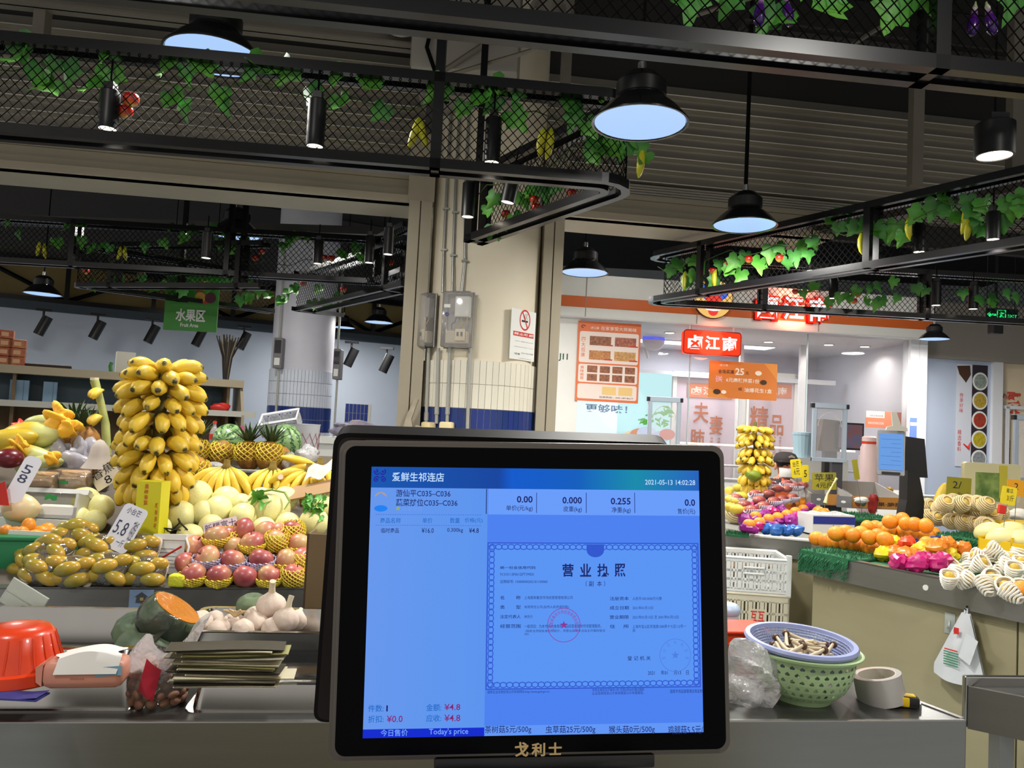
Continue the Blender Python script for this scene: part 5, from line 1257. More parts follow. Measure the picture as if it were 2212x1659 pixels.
for i, (px, py, y, tl, rz) in enumerate(PK):
    c = atS(px, py, y); m0 = T(*c) @ RZ(R(rz)) @ RX(R(tl))
    t = thing('fruit_tray', 'shiny wrapped foam tray of mangoes, ' + PL[i], 'tray', m0, 'wrapped mango trays')
    part('tray', MB().prism(rrect(-.062, .062, -.048, .048, .018, 4), 0, .004, T(0, 0, -.028) @ RX(R(-90))).add(MB().lathe([(.9, 0), (1.0, .012), (1.03, .012), (.93, -.002)], 28, T(0, 0, -.029) @ SCL(.064, .05, 1))), tray_m, t, 40)
    dome = MB().ell(.066, .055, .046, 20, 12, T(0, 0, -.022), fn=lambda p: Vector((p.x, p.y, max(p.z, -.12))))
    part('cling_film', dome, wrap_m, t, 60)
    for j, (mx, my, mzz, a) in enumerate(((-.032, -.024, -.004, 80), (.030, -.026, -.004, 100), (-.03, .022, -.004, 95), (.032, .02, -.004, 70), (0, -.002, .018, 85))):
        tag(ob('mango', mango_me, None, m0 @ T(mx, my, mzz) @ RZ(R(random.uniform(-25, 25))) @ RY(R(a)) @ SCL(.86, .86, .86)),
            'mango inside the wrapped tray %s, %s' % (PL[i].replace(',', ''), ['lower left', 'lower right', 'upper left', 'upper right', 'middle'][j]), 'mango', 'mangoes in wrapped trays')
for i, (px, py, y, a) in enumerate(((22, 1155, 2.66, 60), (8, 1160, 2.62, 10), (193, 1133, 2.7, 30))):
    pass
# ---- price cards on the stall
card_m = mat('white_price_card', rgb(214, 214, 222), .5)
def pcard(label, px, py, y, w_, h, rz, rx_, ry, m, texts, r=.012, pin=False, group='price cards'):
    c = atS(px, py, y); t = thing('price_card', label, 'price card', T(*c) @ RZ(R(rz)) @ RX(R(rx_)) @ RY(R(ry)), group)
    part('card', MB().prism(rrect(-w_ / 2, w_ / 2, 0, h, r, 4), 0, .0015), m, t)
    for body, x0, x1, z0, z1, *k in texts: lettering(t, body, x0 * w_, x1 * w_, z0 * h, z1 * h, k[0] if k else ink, -.0008, .0)
    if pin: pin = c.z - .895; part('pin', MB().tube([(0, .002, -pin), (0, .002, .02)], .002, 5), mat('steel_wire', rgb(150, 150, 150), .3, .8), t)
    return t
pen = mat('blue_black_pen', rgb(52, 56, 84), .6)
pcard('white rounded price card reading 5.8 leaning in the mangoes', 244, 1188, 2.60, .088, .150, -4, -18, 18, card_m, [('5.8', -.40, .10, .32, .62, pen), ('小台芒', -.30, .28, .80, .94, pen), ('不甜包退', .22, .42, .28, .72, pen), ('一斤', -.05, .25, .10, .26, pen)], .016)
pcard('white rounded price card with red corner at the left edge', 22, 1085, 2.78, .055, .165, 20, -12, 20, card_m, [('5', -.3, .2, .62, .80, pen), ('8', -.3, .2, .42, .60, pen)], .02)
pcard('tilted white card with brush lettering left of the banana bunch', 238, 1046, 3.02, .10, .085, 0, -10, -38, mat('ivory_card', rgb(222, 212, 196), .6), [('香蕉', -.42, .42, .48, .92), ('8', -.1, .15, .06, .42)], .004)
pcard('pinkish card with brush lettering above the apple pile', 478, 1148, 2.78, .115, .045, 3, -30, -19, mat('pink_grey_card', rgb(186, 166, 172), .6), [('新疆富士', -.46, .46, .14, .86, mat('violet_brush', rgb(52, 34, 70), .6))], .004)
p = atS(8, 1072, 2.76); solo('red_tag', MB().prism([(-.02, -.03), (.02, -.03), (.0, .05), (-.02, .04)], 0, .002), red_ink, 'red paper tag below the left white price card', 'tag', T(*p))
# ---- boxes between mangoes and apples
p = atS(358, 1240, 2.64)
t = thing('white_carton', 'small white carton with printed lines and a red slash between mangoes and apples', 'carton', T(*p) @ RZ(R(6)) @ RX(R(-8)))
part('body', MB().box(-.05, .05, 0, .08, 0, .125), white_pl, t); part('lid', MB().box(-.053, .053, -.004, .084, .11, .128), white_pl, t)
pl = MB()
for i in range(6): pl.box(-.035, .03 - .006 * (i % 3), -.0008, 0, .02 + i * .012, .022 + i * .012)
part('print_lines', pl, mat('grey_print', rgb(140, 136, 140), .6), t); part('red_slash', MB().tube([(-.02, -.001, .05), (.04, -.001, .09)], .003, 4), red_ink, t)
part('strap', MB().tube([(.05, 0, .12), (.066, -.01, .09), (.062, -.012, .05), (.045, -.006, .03)], .004, 6), white_pl, t, 60)
p = atS(384, 1258, 2.53); solo('yellow_sponge', MB().box(-.025, .027, -.02, .02, -.012, .026, b=.007), mat('yellow_sponge_foam', rgb(206, 206, 50), .8, bump=.6, bs=150), 'bright yellow sponge block at the left foot of the apples', 'sponge', T(*p), smooth=60)
greenc = mat('green_crate_plastic', rgb(24, 110, 66), .4)
p = atS(404, 1190, 2.72); solo('green_box_edge', MB().box(-.04, .06, 0, .1, -.025, .012, b=.004), greenc, 'green plastic box corner between the white carton and the apples', 'box', T(*p))
p = atS(366, 1140, 2.76)
t = thing('coiled_cable', 'loose coil of black cord beside the yellow carton', 'cable', T(*p))
part('coil', MB().tube([(-.04 + .012 * i + .012 * math.sin(i * 1.7), .012 * math.cos(i * 1.1), .012 + .018 * math.sin(i * 1.3)) for i in range(9)], .003, 6).tube([(-.045 + .011 * i, .015 * math.sin(i), -.008 + .005 * math.cos(i * 2)) for i in range(10)], .003, 6), mat('black_rubber', rgb(14, 14, 14), .5), t, 60)
# green crate, foam box, loquats, flat packs at the left
p = atS(-40, 1240, 2.66)
t = thing('green_crate', 'dark green plastic crate at the left edge under the loquat tray', 'crate', frame(p, fx, fy))
part('body', MB().box(-.1, .235, 0, .2, 0, .115, b=.006), greenc, t, 40); part('rim', MB().box(-.105, .24, -.006, .206, .105, .118, b=.004), greenc, t, 40)
p = atS(25, 1163, 2.72)
t = thing('foam_tray', 'white foam tray of loose orange loquats at the left edge', 'tray', T(*p))
part('tray', MB().box(-.16, .15, -.02, .12, 0, .008).box(-.16, .15, -.02, -.014, 0, .03).box(-.16, .15, .114, .12, 0, .05).box(.144, .15, -.02, .12, 0, .04), white_pl, t)
loq = mat('loquat_skin', rgb(226, 150, 42), .4, var=.2, vs=20, col2=rgb(204, 120, 30), rnd=.1, sss=.1); loq_me = MB().ell(.022, .022, .027, 14, 10).mesh('loquat', loq, 180)
for i, (px, py, y) in enumerate(((62, 1136, 2.74), (12, 1148, 2.72), (88, 1150, 2.74), (100, 1144, 2.76), (48, 1152, 2.72), (75, 1158, 2.71), (30, 1152, 2.75), (110, 1152, 2.73))):
    p = atS(px, py, y); tag(ob('loquat', loq_me, None, T(*p) @ RX(i) @ RY(i * .7)), 'orange loquat in the white foam tray, ' + ['topmost', 'far left', 'right of the topmost', 'upper right', 'front middle', 'front right', 'half hidden middle', 'far right'][i], 'loquat', 'loquats')
p = atS(75, 1118, 2.84)
t = thing('foam_box', 'white foam box with a green bow label and netted pears', 'box', T(*p) @ RZ(R(4)) @ RX(R(-14)))
part('box', MB().box(-.13, .13, .0, .10, 0, .012).box(-.13, .13, .09, .10, 0, .11).box(-.13, -.122, 0, .10, 0, .09).box(.122, .13, 0, .10, 0, .09).box(-.13, .13, .0, .008, .0, .04), white_pl, t)
part('lid', MB().box(-.125, .135, .03, .10, .105, .125), white_pl, t, mtx=RX(R(-16)))
part('film', MB().box(-.125, .125, .004, .09, .085, .088), wrap_m, t)
part('bow_label', MB().prism([(-.02, -.012), (-.004, -.004), (.006, -.012), (.02, -.01), (.018, .008), (.004, .006), (-.006, .012), (-.022, .006)], 0, .002, T(.04, .0, .072)), mat('green_label', rgb(30, 130, 60), .5), t)
part('net_pack', MB().box(-.0, .115, .006, .08, .012, .05, b=.012), wnet, t, 60)
p = atS(45, 1098, 2.82); solo('wrapped_peach', blob(.062, .05, .048, .06, 5), mat('peach_skin', rgb(214, 176, 138), .35, var=.3, vs=14, col2=rgb(206, 196, 150)), 'large film wrapped peach in the white foam box', 'peach', T(*p), smooth=180)
for i, (px, py, y, w_, rz, lab) in enumerate(((80, 1046, 2.96, .13, 8, 'film wrapped cream fruit pack left, beside the white price card'), (145, 1042, 3.0, .15, 12, 'film wrapped cream fruit pack with a green label, right one'))):
    p = atS(px, py, y); t = thing('fruit_pack', lab, 'fruit pack', T(*p) @ RZ(R(rz)) @ RX(R(20)), 'film wrapped packs')
    part('pack', MB().box(-w_ / 2, w_ / 2, -.03, .05, -.035, .035, b=.016), mat('cream_pack', rgb(222, 190, 140), .5, var=.25, vs=12, col2=rgb(206, 160, 110)), t, 60)
    part('film', MB().box(-w_ / 2 - .003, w_ / 2 + .003, -.034, .054, -.038, .039, b=.012), wrap_m, t, 60)
    if i: part('label', MB().box(-.015, .015, -.036, -.034, .01, .022), MATS['green_label'], t)
# yellow wrapped papayas, stalk, grey bag
pap = mat('papaya_wrap', rgb(196, 164, 36), .4, var=.3, vs=10, col2=rgb(170, 150, 40), rnd=.1)
papg = ramp_mat('papaya_skin', [(0, rgb(190, 160, 36)), (.55, rgb(196, 168, 44)), (.72, rgb(186, 190, 110)), (1, rgb(196, 200, 130))], 'Z', -.06, .06, .4, .3, 14, .1)
for i, (px, py, ln, r, y, a, lab) in enumerate(((70, 942, .115, .056, 3.15, 82, 'large yellow wrapped papaya on top of the heap'), (15, 955, .11, .05, 3.1, 75, 'yellow wrapped papaya at the left edge'), (58, 986, .10, .046, 3.08, 95, 'yellow wrapped papaya below the large one'), (92, 912, .07, .03, 3.24, 80, 'pale green papaya behind the large one'), (118, 985, .07, .036, 3.14, 85, 'small greenish papaya under the plastic bag'), (85, 1003, .085, .035, 3.06, 80, 'pale papaya lowest in the heap beside the brown basket weave'))):
    p = atS(px, py, y); tag(ob('papaya', MB().ell(r, r, ln, 18, 14, fn=lambda q: Vector((q.x * (1 - .15 * q.z), q.y * (1 - .15 * q.z), q.z))).mesh('papaya', papg if i in (0, 2) else (pap if i == 1 else mat('papaya_green', rgb(176, 180, 116), .4, var=.2)), 180), None, T(*p) @ RZ(R(10)) @ RY(R(a))), lab, 'papaya', 'papayas')
yp = mat('crumpled_yellow_paper', rgb(232, 176, 40), .6, sss=.2)
for i, (px, py, k, y) in enumerate(((128, 905, .05, 3.16), (150, 925, .035, 3.12), (40, 962, .03, 3.02), (112, 990, .025, 3.02))):
    p = atS(px, py, y); solo('yellow_paper', blob(k, k * .7, k, .55, 20 + i, 26, 18), yp, 'crumpled yellow wrapping paper, ' + ['big tuft on the papayas', 'smaller tuft beside the pineapple crown', 'piece between two papayas', 'small piece near the grey bag'][i], 'paper', T(*p), 'crumpled yellow papers', smooth=180)
p = atS(160, 1030, 3.12); greyb = mat('grey_plastic_bag', rgb(168, 166, 176), .3, var=.2, vs=14, sss=.1)
solo('plastic_bag', blob(.13, .09, .085, .32, 31, 30, 20).add(blob(.05, .05, .07, .4, 32, 18, 14), T(.03, 0, .08)).add(blob(.04, .04, .06, .4, 33, 18, 14), T(-.06, 0, .08)), greyb, 'crumpled grey plastic bag draped left of the banana bunch', 'bag', T(*p), smooth=60)
p = atS(213, 1000, 3.08)
t = thing('foam_hood', 'grey foam cup turned over a pineapple beside the banana bunch', 'foam cup', T(*p))
part('hood', MB().lathe([(.062, -.02), (.05, .0), (.035, .03), (.03, .06), (.012, .085), (.0001, .09)], 20, None, lambda q, u: 1 + .06 * math.sin(5 * q)), mat('grey_foam', rgb(176, 166, 158), .7), t, 60); part('under', MB().ell(.05, .05, .04, 16, 10, T(0, 0, -.03)), pin_m, t, 60)
p0, p1 = atS(228, 918, 3.22), atS(204, 822, 3.22)
t = thing('cut_banana_stalk', 'bare green banana stalk with two small yellow hands, left of the bunch', 'banana stalk', T(*p0))
d = p1 - p0
part('stalk', MB().tube([Vector((.015, 0, -.12)), Vector((0, 0, 0)), d * .5 + Vector((.004, 0, 0)), d], [.017, .016, .014, .017], 10), mat('green_banana_stalk', rgb(166, 172, 100), .6, var=.3, vs=20), t, 60)
part('cut_end', MB().cyl(.016, 0, .012, 12, T(*d)), mat('pale_cut', rgb(214, 206, 186), .7), t)
for hx, hz, n in ((-.03, .10, 4), (-.018, .035, 5)):
    for j in range(n): 
        a = R(-150 + 80 * j / n); place_banana(t, small_ban, (hx * .4, -.01, hz + .04 * (hz > .05)), Vector((math.cos(a) * .8 - .3, math.sin(a) * .5, -.5)), Vector((-.5, -.4, .7)), .062)
p = atS(20, 990, 2.98); solo('red_onion_fruit', MB().ell(.05, .045, .036, 16, 12), mat('dark_red_skin', rgb(104, 24, 36), .3, var=.3), 'dark red fruit at the left edge below the papayas', 'fruit', T(*p), smooth=180)
p = atS(45, 924, 3.3); solo('red_bag', blob(.035, .03, .03, .3, 41), mat('red_plastic', rgb(206, 60, 50), .4), 'small red plastic bag behind the papayas', 'bag', T(*p), smooth=60)
# ================================================================== NEAR VEGETABLE COUNTER
K0, K1 = atZ(0, 1556, .87), atZ(2080, 1553, .87)
kx = (K1 - K0); kx.z = 0; klen = kx.length; kx.normalize(); ky = Vector((-kx.y, kx.x, 0)); KM = frame(Vector((K0.x, K0.y, 0)), kx, ky); KMi = KM.inverted()
kt = thing('vegetable_counter', 'low stainless steel vegetable counter running across the foreground', 'counter', KM)
dpt = .62
top = [(-.5, 0), (klen, 0), (klen - .20, dpt), (-.5, dpt)]
part('worktop', MB().plate(top, .845, .87), mat('worn_steel_top', rgb(112, 112, 110), .3, .8, var=.3, vs=9), kt)
part('front_face', MB().box(-.5, klen, -.012, 0, .745, .872, b=.003), steel, kt)
part('end_face', MB().box(0, .012, 0, .65, .745, .872), steel, kt, mtx=T(klen - .006, 0, 0) @ RZ(math.atan2(.2, dpt)))
part('lower_face', MB().box(-.5, klen + .006, .002, .03, .10, .738), steel, kt)
part('shadow_gap', MB().box(-.5, klen - .01, .01, .03, .735, .75), black, kt)
part('plinth', MB().box(-.5, klen - .05, .06, .5, 0, .1), black, kt)
def ct(px, py, h=0.0): return atZ(px, py, .87 + h)
def tray_mb(w_, d, h, flare=.02, lip=.012, r=.03, th=.0025):
    """open steel pan, rim at z=h"""
    m = MB()
    def ring(i, z): return [(p[0], p[1], z) for p in rrect(-w_ / 2 + i, w_ / 2 - i, -d / 2 + i, d / 2 - i, max(.004, r - i * .3), 4)]
    rings = [ring(flare + .012, 0), ring(flare, .006), ring(lip, h), ring(0, h), ring(0, h - th), ring(lip + th * .5, h - th), ring(flare + th, .006 + th), ring(flare + .014, th)]
    n = len(rings[0]); vs = [p for q in rings for p in q]; fs = []
    for i in range(len(rings) - 1): fs += [(i * n + j, i * n + (j + 1) % n, (i + 1) * n + (j + 1) % n, (i + 1) * n + j) for j in range(n)]
    fs += [tuple(range(n - 1, -1, -1)), tuple(range((len(rings) - 1) * n, len(rings) * n))]
    m._add(vs, fs); return m
def kf(px, py, h, rz=0): p = ct(px, py, h); return frame(p, kx, ky) @ RZ(R(rz))
sp = shiny
# two pans turned upside down at the front
p = ct(100, 1549); t1 = solo('steel_pan', tray_mb(.44, .17, .062), sp, 'upturned shallow steel pan at the front left carrying the tissue pack', 'pan', frame(ct(30, 1541), kx, ky) @ T(.0, .09, .062) @ RX(math.pi), 'steel pans', 40)
t2 = solo('steel_pan', tray_mb(.40, .17, .055), sp, 'upturned shallow steel pan at the front beside the terminal', 'pan', frame(ct(560, 1545), kx, ky) @ T(.055, .09, .055) @ RX(math.pi), 'steel pans', 40)
# deep pan at the back left, garlic pan on the right
p = ct(60, 1425); p = Vector((atY(20, 1400, 1.58).x, 1.56, .87)); solo('steel_pan', tray_mb(.50, .34, .085, .03, .014, .05), sp, 'deep open steel pan at the back left', 'pan', frame(p, kx, ky) @ T(.02, .17, 0), 'steel pans', 40)
pg = atY(545, 1425, 1.80)
solo('steel_pan', tray_mb(.36, .24, .066, .03, .014, .03), sp, 'open steel pan heaped with garlic bulbs', 'pan', frame(pg, kx, ky) @ T(.01, .12, -.004), 'steel pans', 40)
# support under the garlic pan
solo('garlic_riser', MB().box(-.17, .17, .02, .23, 0, max(.02, pg.z - .875)), mat('dark_riser_box', rgb(40, 40, 42), .6), 'dark low box raising the garlic pan', 'box', frame((pg.x, pg.y, .87), kx, ky))
p = atY(45, 1306, 1.90)
t = thing('plastic_scraper', 'pale translucent plastic scraper standing in the deep pan', 'scraper', T(p.x, p.y, p.z) @ RY(R(28)))
pst = film('pale_green_plastic', (.75, .8, .7, 1), .5, .2)
part('blade', MB().box(-.05, .05, 0, .004, -.02, .045), pst, t); part('edge', MB().tube([(-.05, .002, -.02), (-.05, .002, .045), (.05, .002, .045), (.05, .002, -.02)], .002, 6), pst, t); part('rib', MB().box(-.05, .05, -.002, 0, .012, .016), pst, t)
# orange colander upside down
orp = mat('orange_red_plastic', rgb(212, 62, 24), .3, sss=.1, coat=.3)
q = ct(-14, 1486, .062)
t = thing('orange_colander', 'bright orange red plastic colander turned upside down at the left edge', 'colander', T(q.x, q.y + .06, q.z) @ SCL(.88, .88, .88))
part('bowl', MB().lathe([(.090, .028), (.078, .06), (.068, .095), (.058, .106), (.03, .110), (.0001, .110)], 36), orp, t, 60)
rb = MB().lathe([(.098, 0), (.102, .004), (.100, .026), (.090, .029), (.086, .02), (.094, .004), (.098, 0)], 36); part('rim', rb, orp, t, 40)
for i in range(20): part('rib', MB().tube([(.089 * math.cos(i * .314), .089 * math.sin(i * .314), .032), (.0685 * math.cos(i * .314), .0685 * math.sin(i * .314), .094)], .0016, 4), orp, t)
solo('blue_cloth', MB().grid(lambda u, v: (-.11 + .22 * u, -.02 + .04 * v, .004 + .004 * math.sin(7 * u)), 10, 4).add(MB().box(-.11, .11, -.02, .02, 0, .003)), mat('blue_violet_cloth', rgb(52, 52, 120), .7), 'strip of blue cloth under the orange colander', 'cloth', T(q.x, q.y - .035, q.z))
# tissue pack
q = ct(175, 1490, .062)
t = thing('tissue_pack', 'salmon pink tissue pack with a white tissue pulled out on top', 'tissue pack', frame(q, kx, ky) @ RZ(R(4)) @ SCL(1, .7, 1))
pk = mat('salmon_pack_print', rgb(206, 140, 118), .4, var=.1, vs=12); 
part('pack', MB().box(-.068, .068, 0, .085, 0, .05, b=.014), pk, t, 60); part('blue_print', MB().prism([(.02, .022), (.066, .025), (.066, .042), (.034, .040)], -.0008, .0), mat('pack_blue_print', rgb(120, 156, 176), .5), t)
part('end_fold', MB().prism([(-.068, .004), (-.078, .012), (-.080, .038), (-.068, .046)], .01, .075), pk, t)
part('tissue', MB().grid(lambda u, v: (-.048 + .105 * u + .006 * math.sin(9 * v), -.004 + .08 * v, (.054 + .016 * math.sin(math.pi * min(1, u * 1.1)) + .006 * math.sin(5 * u + 3)) if v > .12 else .054 - .026 * (1 - v / .12) + .014 * math.sin(math.pi * u) * (v / .12)), 16, 18), mat('white_tissue', rgb(226, 222, 216), .8), t, 60)
lettering(t, 'tissue', -.02, .004, .018, .022, mat('tiny_print', rgb(150, 100, 90), .5), -.0008)
# bag of nuts
q = ct(312, 1535)
t = thing('nut_bag', 'clear plastic bag of brown longan nuts tied at the top', 'bag of nuts', T(q.x, q.y + .045, q.z), None)
part('bag_bottom', MB().ell(.062, .052, .05, 22, 16, T(0, 0, .042), fn=lambda p: Vector((p.x, p.y, max(-.82, p.z)))), film('nut_bag_film', (.9, .9, .9, 1), .10, .08, .6, 60), t, 60)
bag_top = MB().grid(lambda u, v: ((.062 - .004 * v) * math.cos(6.283 * u) * (1 + .22 * v * math.sin(6.283 * u * 3)) + .035 * v * v - .005, (.04 - .014 * v) * math.sin(6.283 * u), .066 + .05 * v * (1 + .35 * math.sin(6.283 * u * 2 + 1) * v) + .045 * v * v * max(0, math.cos(6.283 * u))), 26, 9, wrapu=True)
part('bag_top', bag_top, film('white_bag_film', (.92, .88, .88, 1), .55, .15, .7, 50), t, 60)
part('red_print', MB().grid(lambda u, v: (-.012 + .03 * u + .012 * v, -.052 - .004 * math.sin(3 * u), .040 + .06 * v - .02 * u), 6, 6), mat('red_bag_print', rgb(170, 30, 50), .5), t, 60)
nut_m = mat('longan_shell', rgb(164, 120, 94), .6, var=.3, vs=40, rnd=.18); nut_me = MB().ell(.0105, .0105, .0095, 10, 8).mesh('nut', nut_m, 180)
k = 0
for ring_, (rr, zz, n) in enumerate(((.050, .012, 14), (.053, .028, 15), (.050, .044, 14), (.044, .060, 12), (.034, .074, 9), (.02, .084, 5))):
    for i in range(n):
        a = 2 * math.pi * (i + .5 * (ring_ % 2)) / n
        if math.sin(a) > .45: continue
        o = ob('nut', nut_me, t, T(rr * math.cos(a), rr * .84 * math.sin(a), zz) @ RZ(k) @ RX(k * .7) @ SCL(1, 1 + .25 * (k % 3 == 0), 1)); k += 1
# squashes
kab = mat('kabocha_skin', rgb(64, 82, 66), .5, var=.5, vs=9, col2=rgb(112, 128, 92), bump=.3, bs=60)
def kab_fn(p): 
    a = math.atan2(p.y, p.x); k_ = 1 - .05 * abs(math.sin(5 * a)); d = max(0, 1 - math.hypot(p.x, p.y) / .45); return Vector((p.x * k_, p.y * k_, p.z * .75 - .25 * d * (1 if p.z > 0 else -1)))
kab_me = MB().ell(.07, .07, .07, 30, 16, fn=kab_fn).mesh('squash', kab, 180)
for px, py, y, rot, k_, lab in ((290, 1362, 1.86, (40, 20), .72, 'whole dark green squash under film behind the nut bag'), (314, 1402, 1.76, (4, 0), .98, 'striped green squash lying lowest behind the nut bag'), (405, 1392, 1.84, (10, 50), .66, 'dark green squash squeezed against the garlic pan'), (545, 1308, 2.02, (10, 0), .6, 'green squash half hidden behind the garlic')):
    p = atY(px, py, y); tag(ob('kabocha_squash', kab_me, None, T(*p) @ RX(R(rot[0])) @ RZ(R(rot[1])) @ SCL(k_, k_, k_)), lab, 'squash', 'squashes')
p = atY(368, 1332, 1.80)
t = thing('cut_squash', 'halved squash with bright orange cut face wrapped in film', 'squash', T(*p) @ RY(R(34)) @ RX(R(-4)))
hm = MB().ell(.068, .068, .07, 30, 18, fn=lambda q: (lambda v: Vector((v.x, v.y, min(v.z, .38))))(kab_fn(q) if q.z < .4 else Vector((q.x * 1.0, q.y * 1.0, .38))))
part('rind', MB().lathe([(.0001, -.055), (.03, -.056), (.055, -.045), (.066, -.02), (.066, .0), (.060, .022), (.055, .026)], 36, None, lambda q, u: 1 - .03 * abs(math.sin(5 * q)) * (1 if u < .9 else 0)), kab, t, 60)
part('cut_face', MB().lathe([(.0001, .0262), (.057, .0262), (.056, .022)], 36), mat('squash_flesh', rgb(222, 142, 20), .4, var=.15, vs=30), t)
part('film', MB().lathe([(.0001, -.058), (.032, -.058), (.058, -.047), (.069, -.02), (.069, 0), (.062, .024), (.055, .0285), (.0001, .0285)], 30), film('squash_film', (.9, .95, .95, 1), .015, .06, .3, 60), t, 30)
# garlic
gar_m = mat('garlic_skin', rgb(218, 202, 182), .6, var=.25, vs=18, col2=rgb(200, 178, 168), stretch=(3, 3, .6), sss=.15, bump=.3, bs=40, rnd=.06)
gar_me = MB().lathe([(.0001, -.028), (.012, -.028), (.026, -.018), (.031, -.002), (.026, .012), (.014, .022), (.006, .030), (.005, .036), (.0001, .037)], 30, None, lambda q, u: 1 + .07 * abs(math.sin(3.5 * q)) * (1 if u < .75 else 0)).mesh('garlic', gar_m, 180)
garst = MB().tube([(0, 0, .024), (0, 0, .040), (.004, 0, .055)], [.008, .0065, .0068], 10).mesh('stem', mat('garlic_stem', rgb(214, 200, 170), .7), 60)
gl_ = ['left end of the pan', 'second along the front', 'small piece beside the dry skins', 'middle front', 'right of the middle', 'large one on top with a cut stem', 'right end with a tall stem', 'far right', 'back middle', 'back left', 'front right', 'low front left', 'behind the right one', 'lying near the back']
for i, (px, py, y, k_, tilt, stem) in enumerate(((430, 1346, 1.86, .98, 60, 0), (478, 1352, 1.87, .7, 30, 0), (500, 1346, 1.93, .75, 90, 0), (524, 1362, 1.85, .85, 100, 0), (553, 1345, 1.90, .98, 20, 0), (586, 1306, 1.93, 1.15, 12, 1), (618, 1336, 1.88, 1.0, 8, 1), (640, 1338, 1.93, .85, 40, 0), (548, 1330, 1.99, .85, 70, 0), (462, 1340, 1.98, .8, 80, 0), (590, 1358, 1.87, .85, 100, 0), (468, 1364, 1.85, .8, 100, 0), (600, 1340, 1.97, .9, 30, 0), (520, 1342, 2.0, .8, 50, 0))):
    p = atY(px, py, y); t = thing('garlic_bulb', 'white garlic bulb in the steel pan, ' + gl_[i], 'garlic', T(*p) @ RZ(i * 1.3) @ RX(R(tilt)) @ RZ(i), 'garlic bulbs')
    t.matrix_basis = t.matrix_basis @ SCL(k_, k_, k_); part('bulb', gar_me, None, t)
    if stem: part('stem', garst, None, t)
p = atY(508, 1332, 1.9); t = thing('dry_garlic_skins', 'tuft of dry garlic skins and stubs among the bulbs', 'garlic skin', T(*p))
for i in range(5): part('dry_stub', MB().tube([(0, 0, 0), (-.012 + .006 * i, .004, .01), (-.03 + .014 * i, .0, .014 + .003 * (i % 2))], [.003, .005, .002], 6), mat('dry_straw', rgb(196, 168, 124), .8), t, 60)
# stack of flattened bags
sh = [mat('stack_sheet_%s' % n, c, .6, var=.15, vs=10) for n, c in (('cream', rgb(222, 214, 184)), ('olive', rgb(160, 156, 100)), ('grey', rgb(176, 170, 150)), ('dark', rgb(64, 58, 44)))]
q = ct(480, 1500, .056)
for i in range(14):
    w_ = random.uniform(.17, .22); z = .003 + i * .0052; a = random.uniform(-5, 5)
    sm_ = MB().grid(lambda u, v: (-w_ / 2 + w_ * u, -.02 + .06 * v, .0016 + .004 * math.sin(3 * u + i) * u * (1 if i > 9 else .4)), 8, 4)
    sm_.add(MB().grid(lambda u, v: (-w_ / 2 + w_ * u, -.02 + .06 * v, .0 + .004 * math.sin(3 * u + i) * u * (1 if i > 9 else .4)), 8, 4))
    sm_.tube([(-w_ / 2, -.02 + .06 * j / 3, .001) for j in range(4)], .0015, 4)
    solo('flat_paper_bag', sm_, sh[(i * 7) % 4 if i % 3 else 0], 'flat paper bag in the stack beside the nut bag, %s from the bottom' % ORD[i], 'paper bag', frame(q, kx, ky) @ T(.004 + random.uniform(-.012, .012), .045, z) @ RZ(R(a)), 'stacked flat paper bags', 60)

# ---- right part of the counter
lil = mat('lilac_blue_plastic', rgb(150, 160, 202), .35, sss=.15, coat=.2); mint = mat('mint_green_plastic', rgb(172, 200, 150), .4, sss=.15)
q = ct(1764, 1537)
CD = q + Vector((0, .085, 0)); Rg = .107
t = thing('green_colander', 'mint green plastic colander with leaf shaped holes on the counter', 'colander', T(CD.x, CD.y, CD.z))
# wall built as strips between the holes
def holed(prof, ncol, hole_rows, m):
    mb = MB(); k = len(prof)
    for i in range(k - 1):
        (r0, z0), (r1, z1) = prof[i], prof[i + 1]
        for j in range(ncol):
            a0, a1 = 2 * math.pi * j / ncol, 2 * math.pi * (j + 1) / ncol
            def P(a, u): r_, z_ = r0 + (r1 - r0) * u, z0 + (z1 - z0) * u; return (r_ * math.cos(a), r_ * math.sin(a), z_)
            if i in hole_rows:
                am = (a0 + a1) / 2; sh_ = (a1 - a0) * .5 if i % 2 else 0; a0 += sh_; a1 += sh_; am += sh_; da = (a1 - a0)
                inner = [P(am - da * .2, .28), P(am + da * .2, .28), P(am + da * .27, .52), P(am, .84), P(am - da * .27, .52)]
                o = [P(a0, 0), P(a1, 0), P(a1, .52), P(a1, 1), P(am, 1), P(a0, 1), P(a0, .52)]
                mb._add(o + inner, [(0, 1, 8, 7), (1, 2, 9, 8), (2, 3, 4, 10), (2, 10, 9), (4, 5, 6, 10), (6, 11, 10), (6, 0, 7, 11)])
            else: mb._add([P(a0, 0), P(a1, 0), P(a1, 1), P(a0, 1)], [(0, 1, 2, 3)])
    return mb
prof = [(.050, .010), (.070, .014), (.083, .026), (.092, .042), (.098, .058), (.102, .074), (.1045, .090), (.1062, .106), (.107, .116)]
sc_ = 1.06
prof = [(a * sc_, b * .93) for a, b in prof]
part('holed_wall', holed(prof, 34, (1, 2, 3, 4, 5, 6), mint), mint, t, 60)
part('rim', MB().lathe([(.107 * sc_, .105), (.118 * sc_, .105), (.120 * sc_, .110), (.117 * sc_, .112), (.107 * sc_, .110), (.107 * sc_, .105)], 48), mint, t, 40)
part('foot_ring', MB().lathe([(.058, 0), (.062, 0), (.062, .016), (.058, .016), (.058, 0)], 36), mint, t); part('bottom', MB().lathe([(.0001, .012), (.05, .012), (.05, .014), (.0001, .014)], 30), mint, t)
ms = T(CD.x - .006, CD.y - .0, CD.z + .127) @ RY(R(1)) @ RX(R(3))
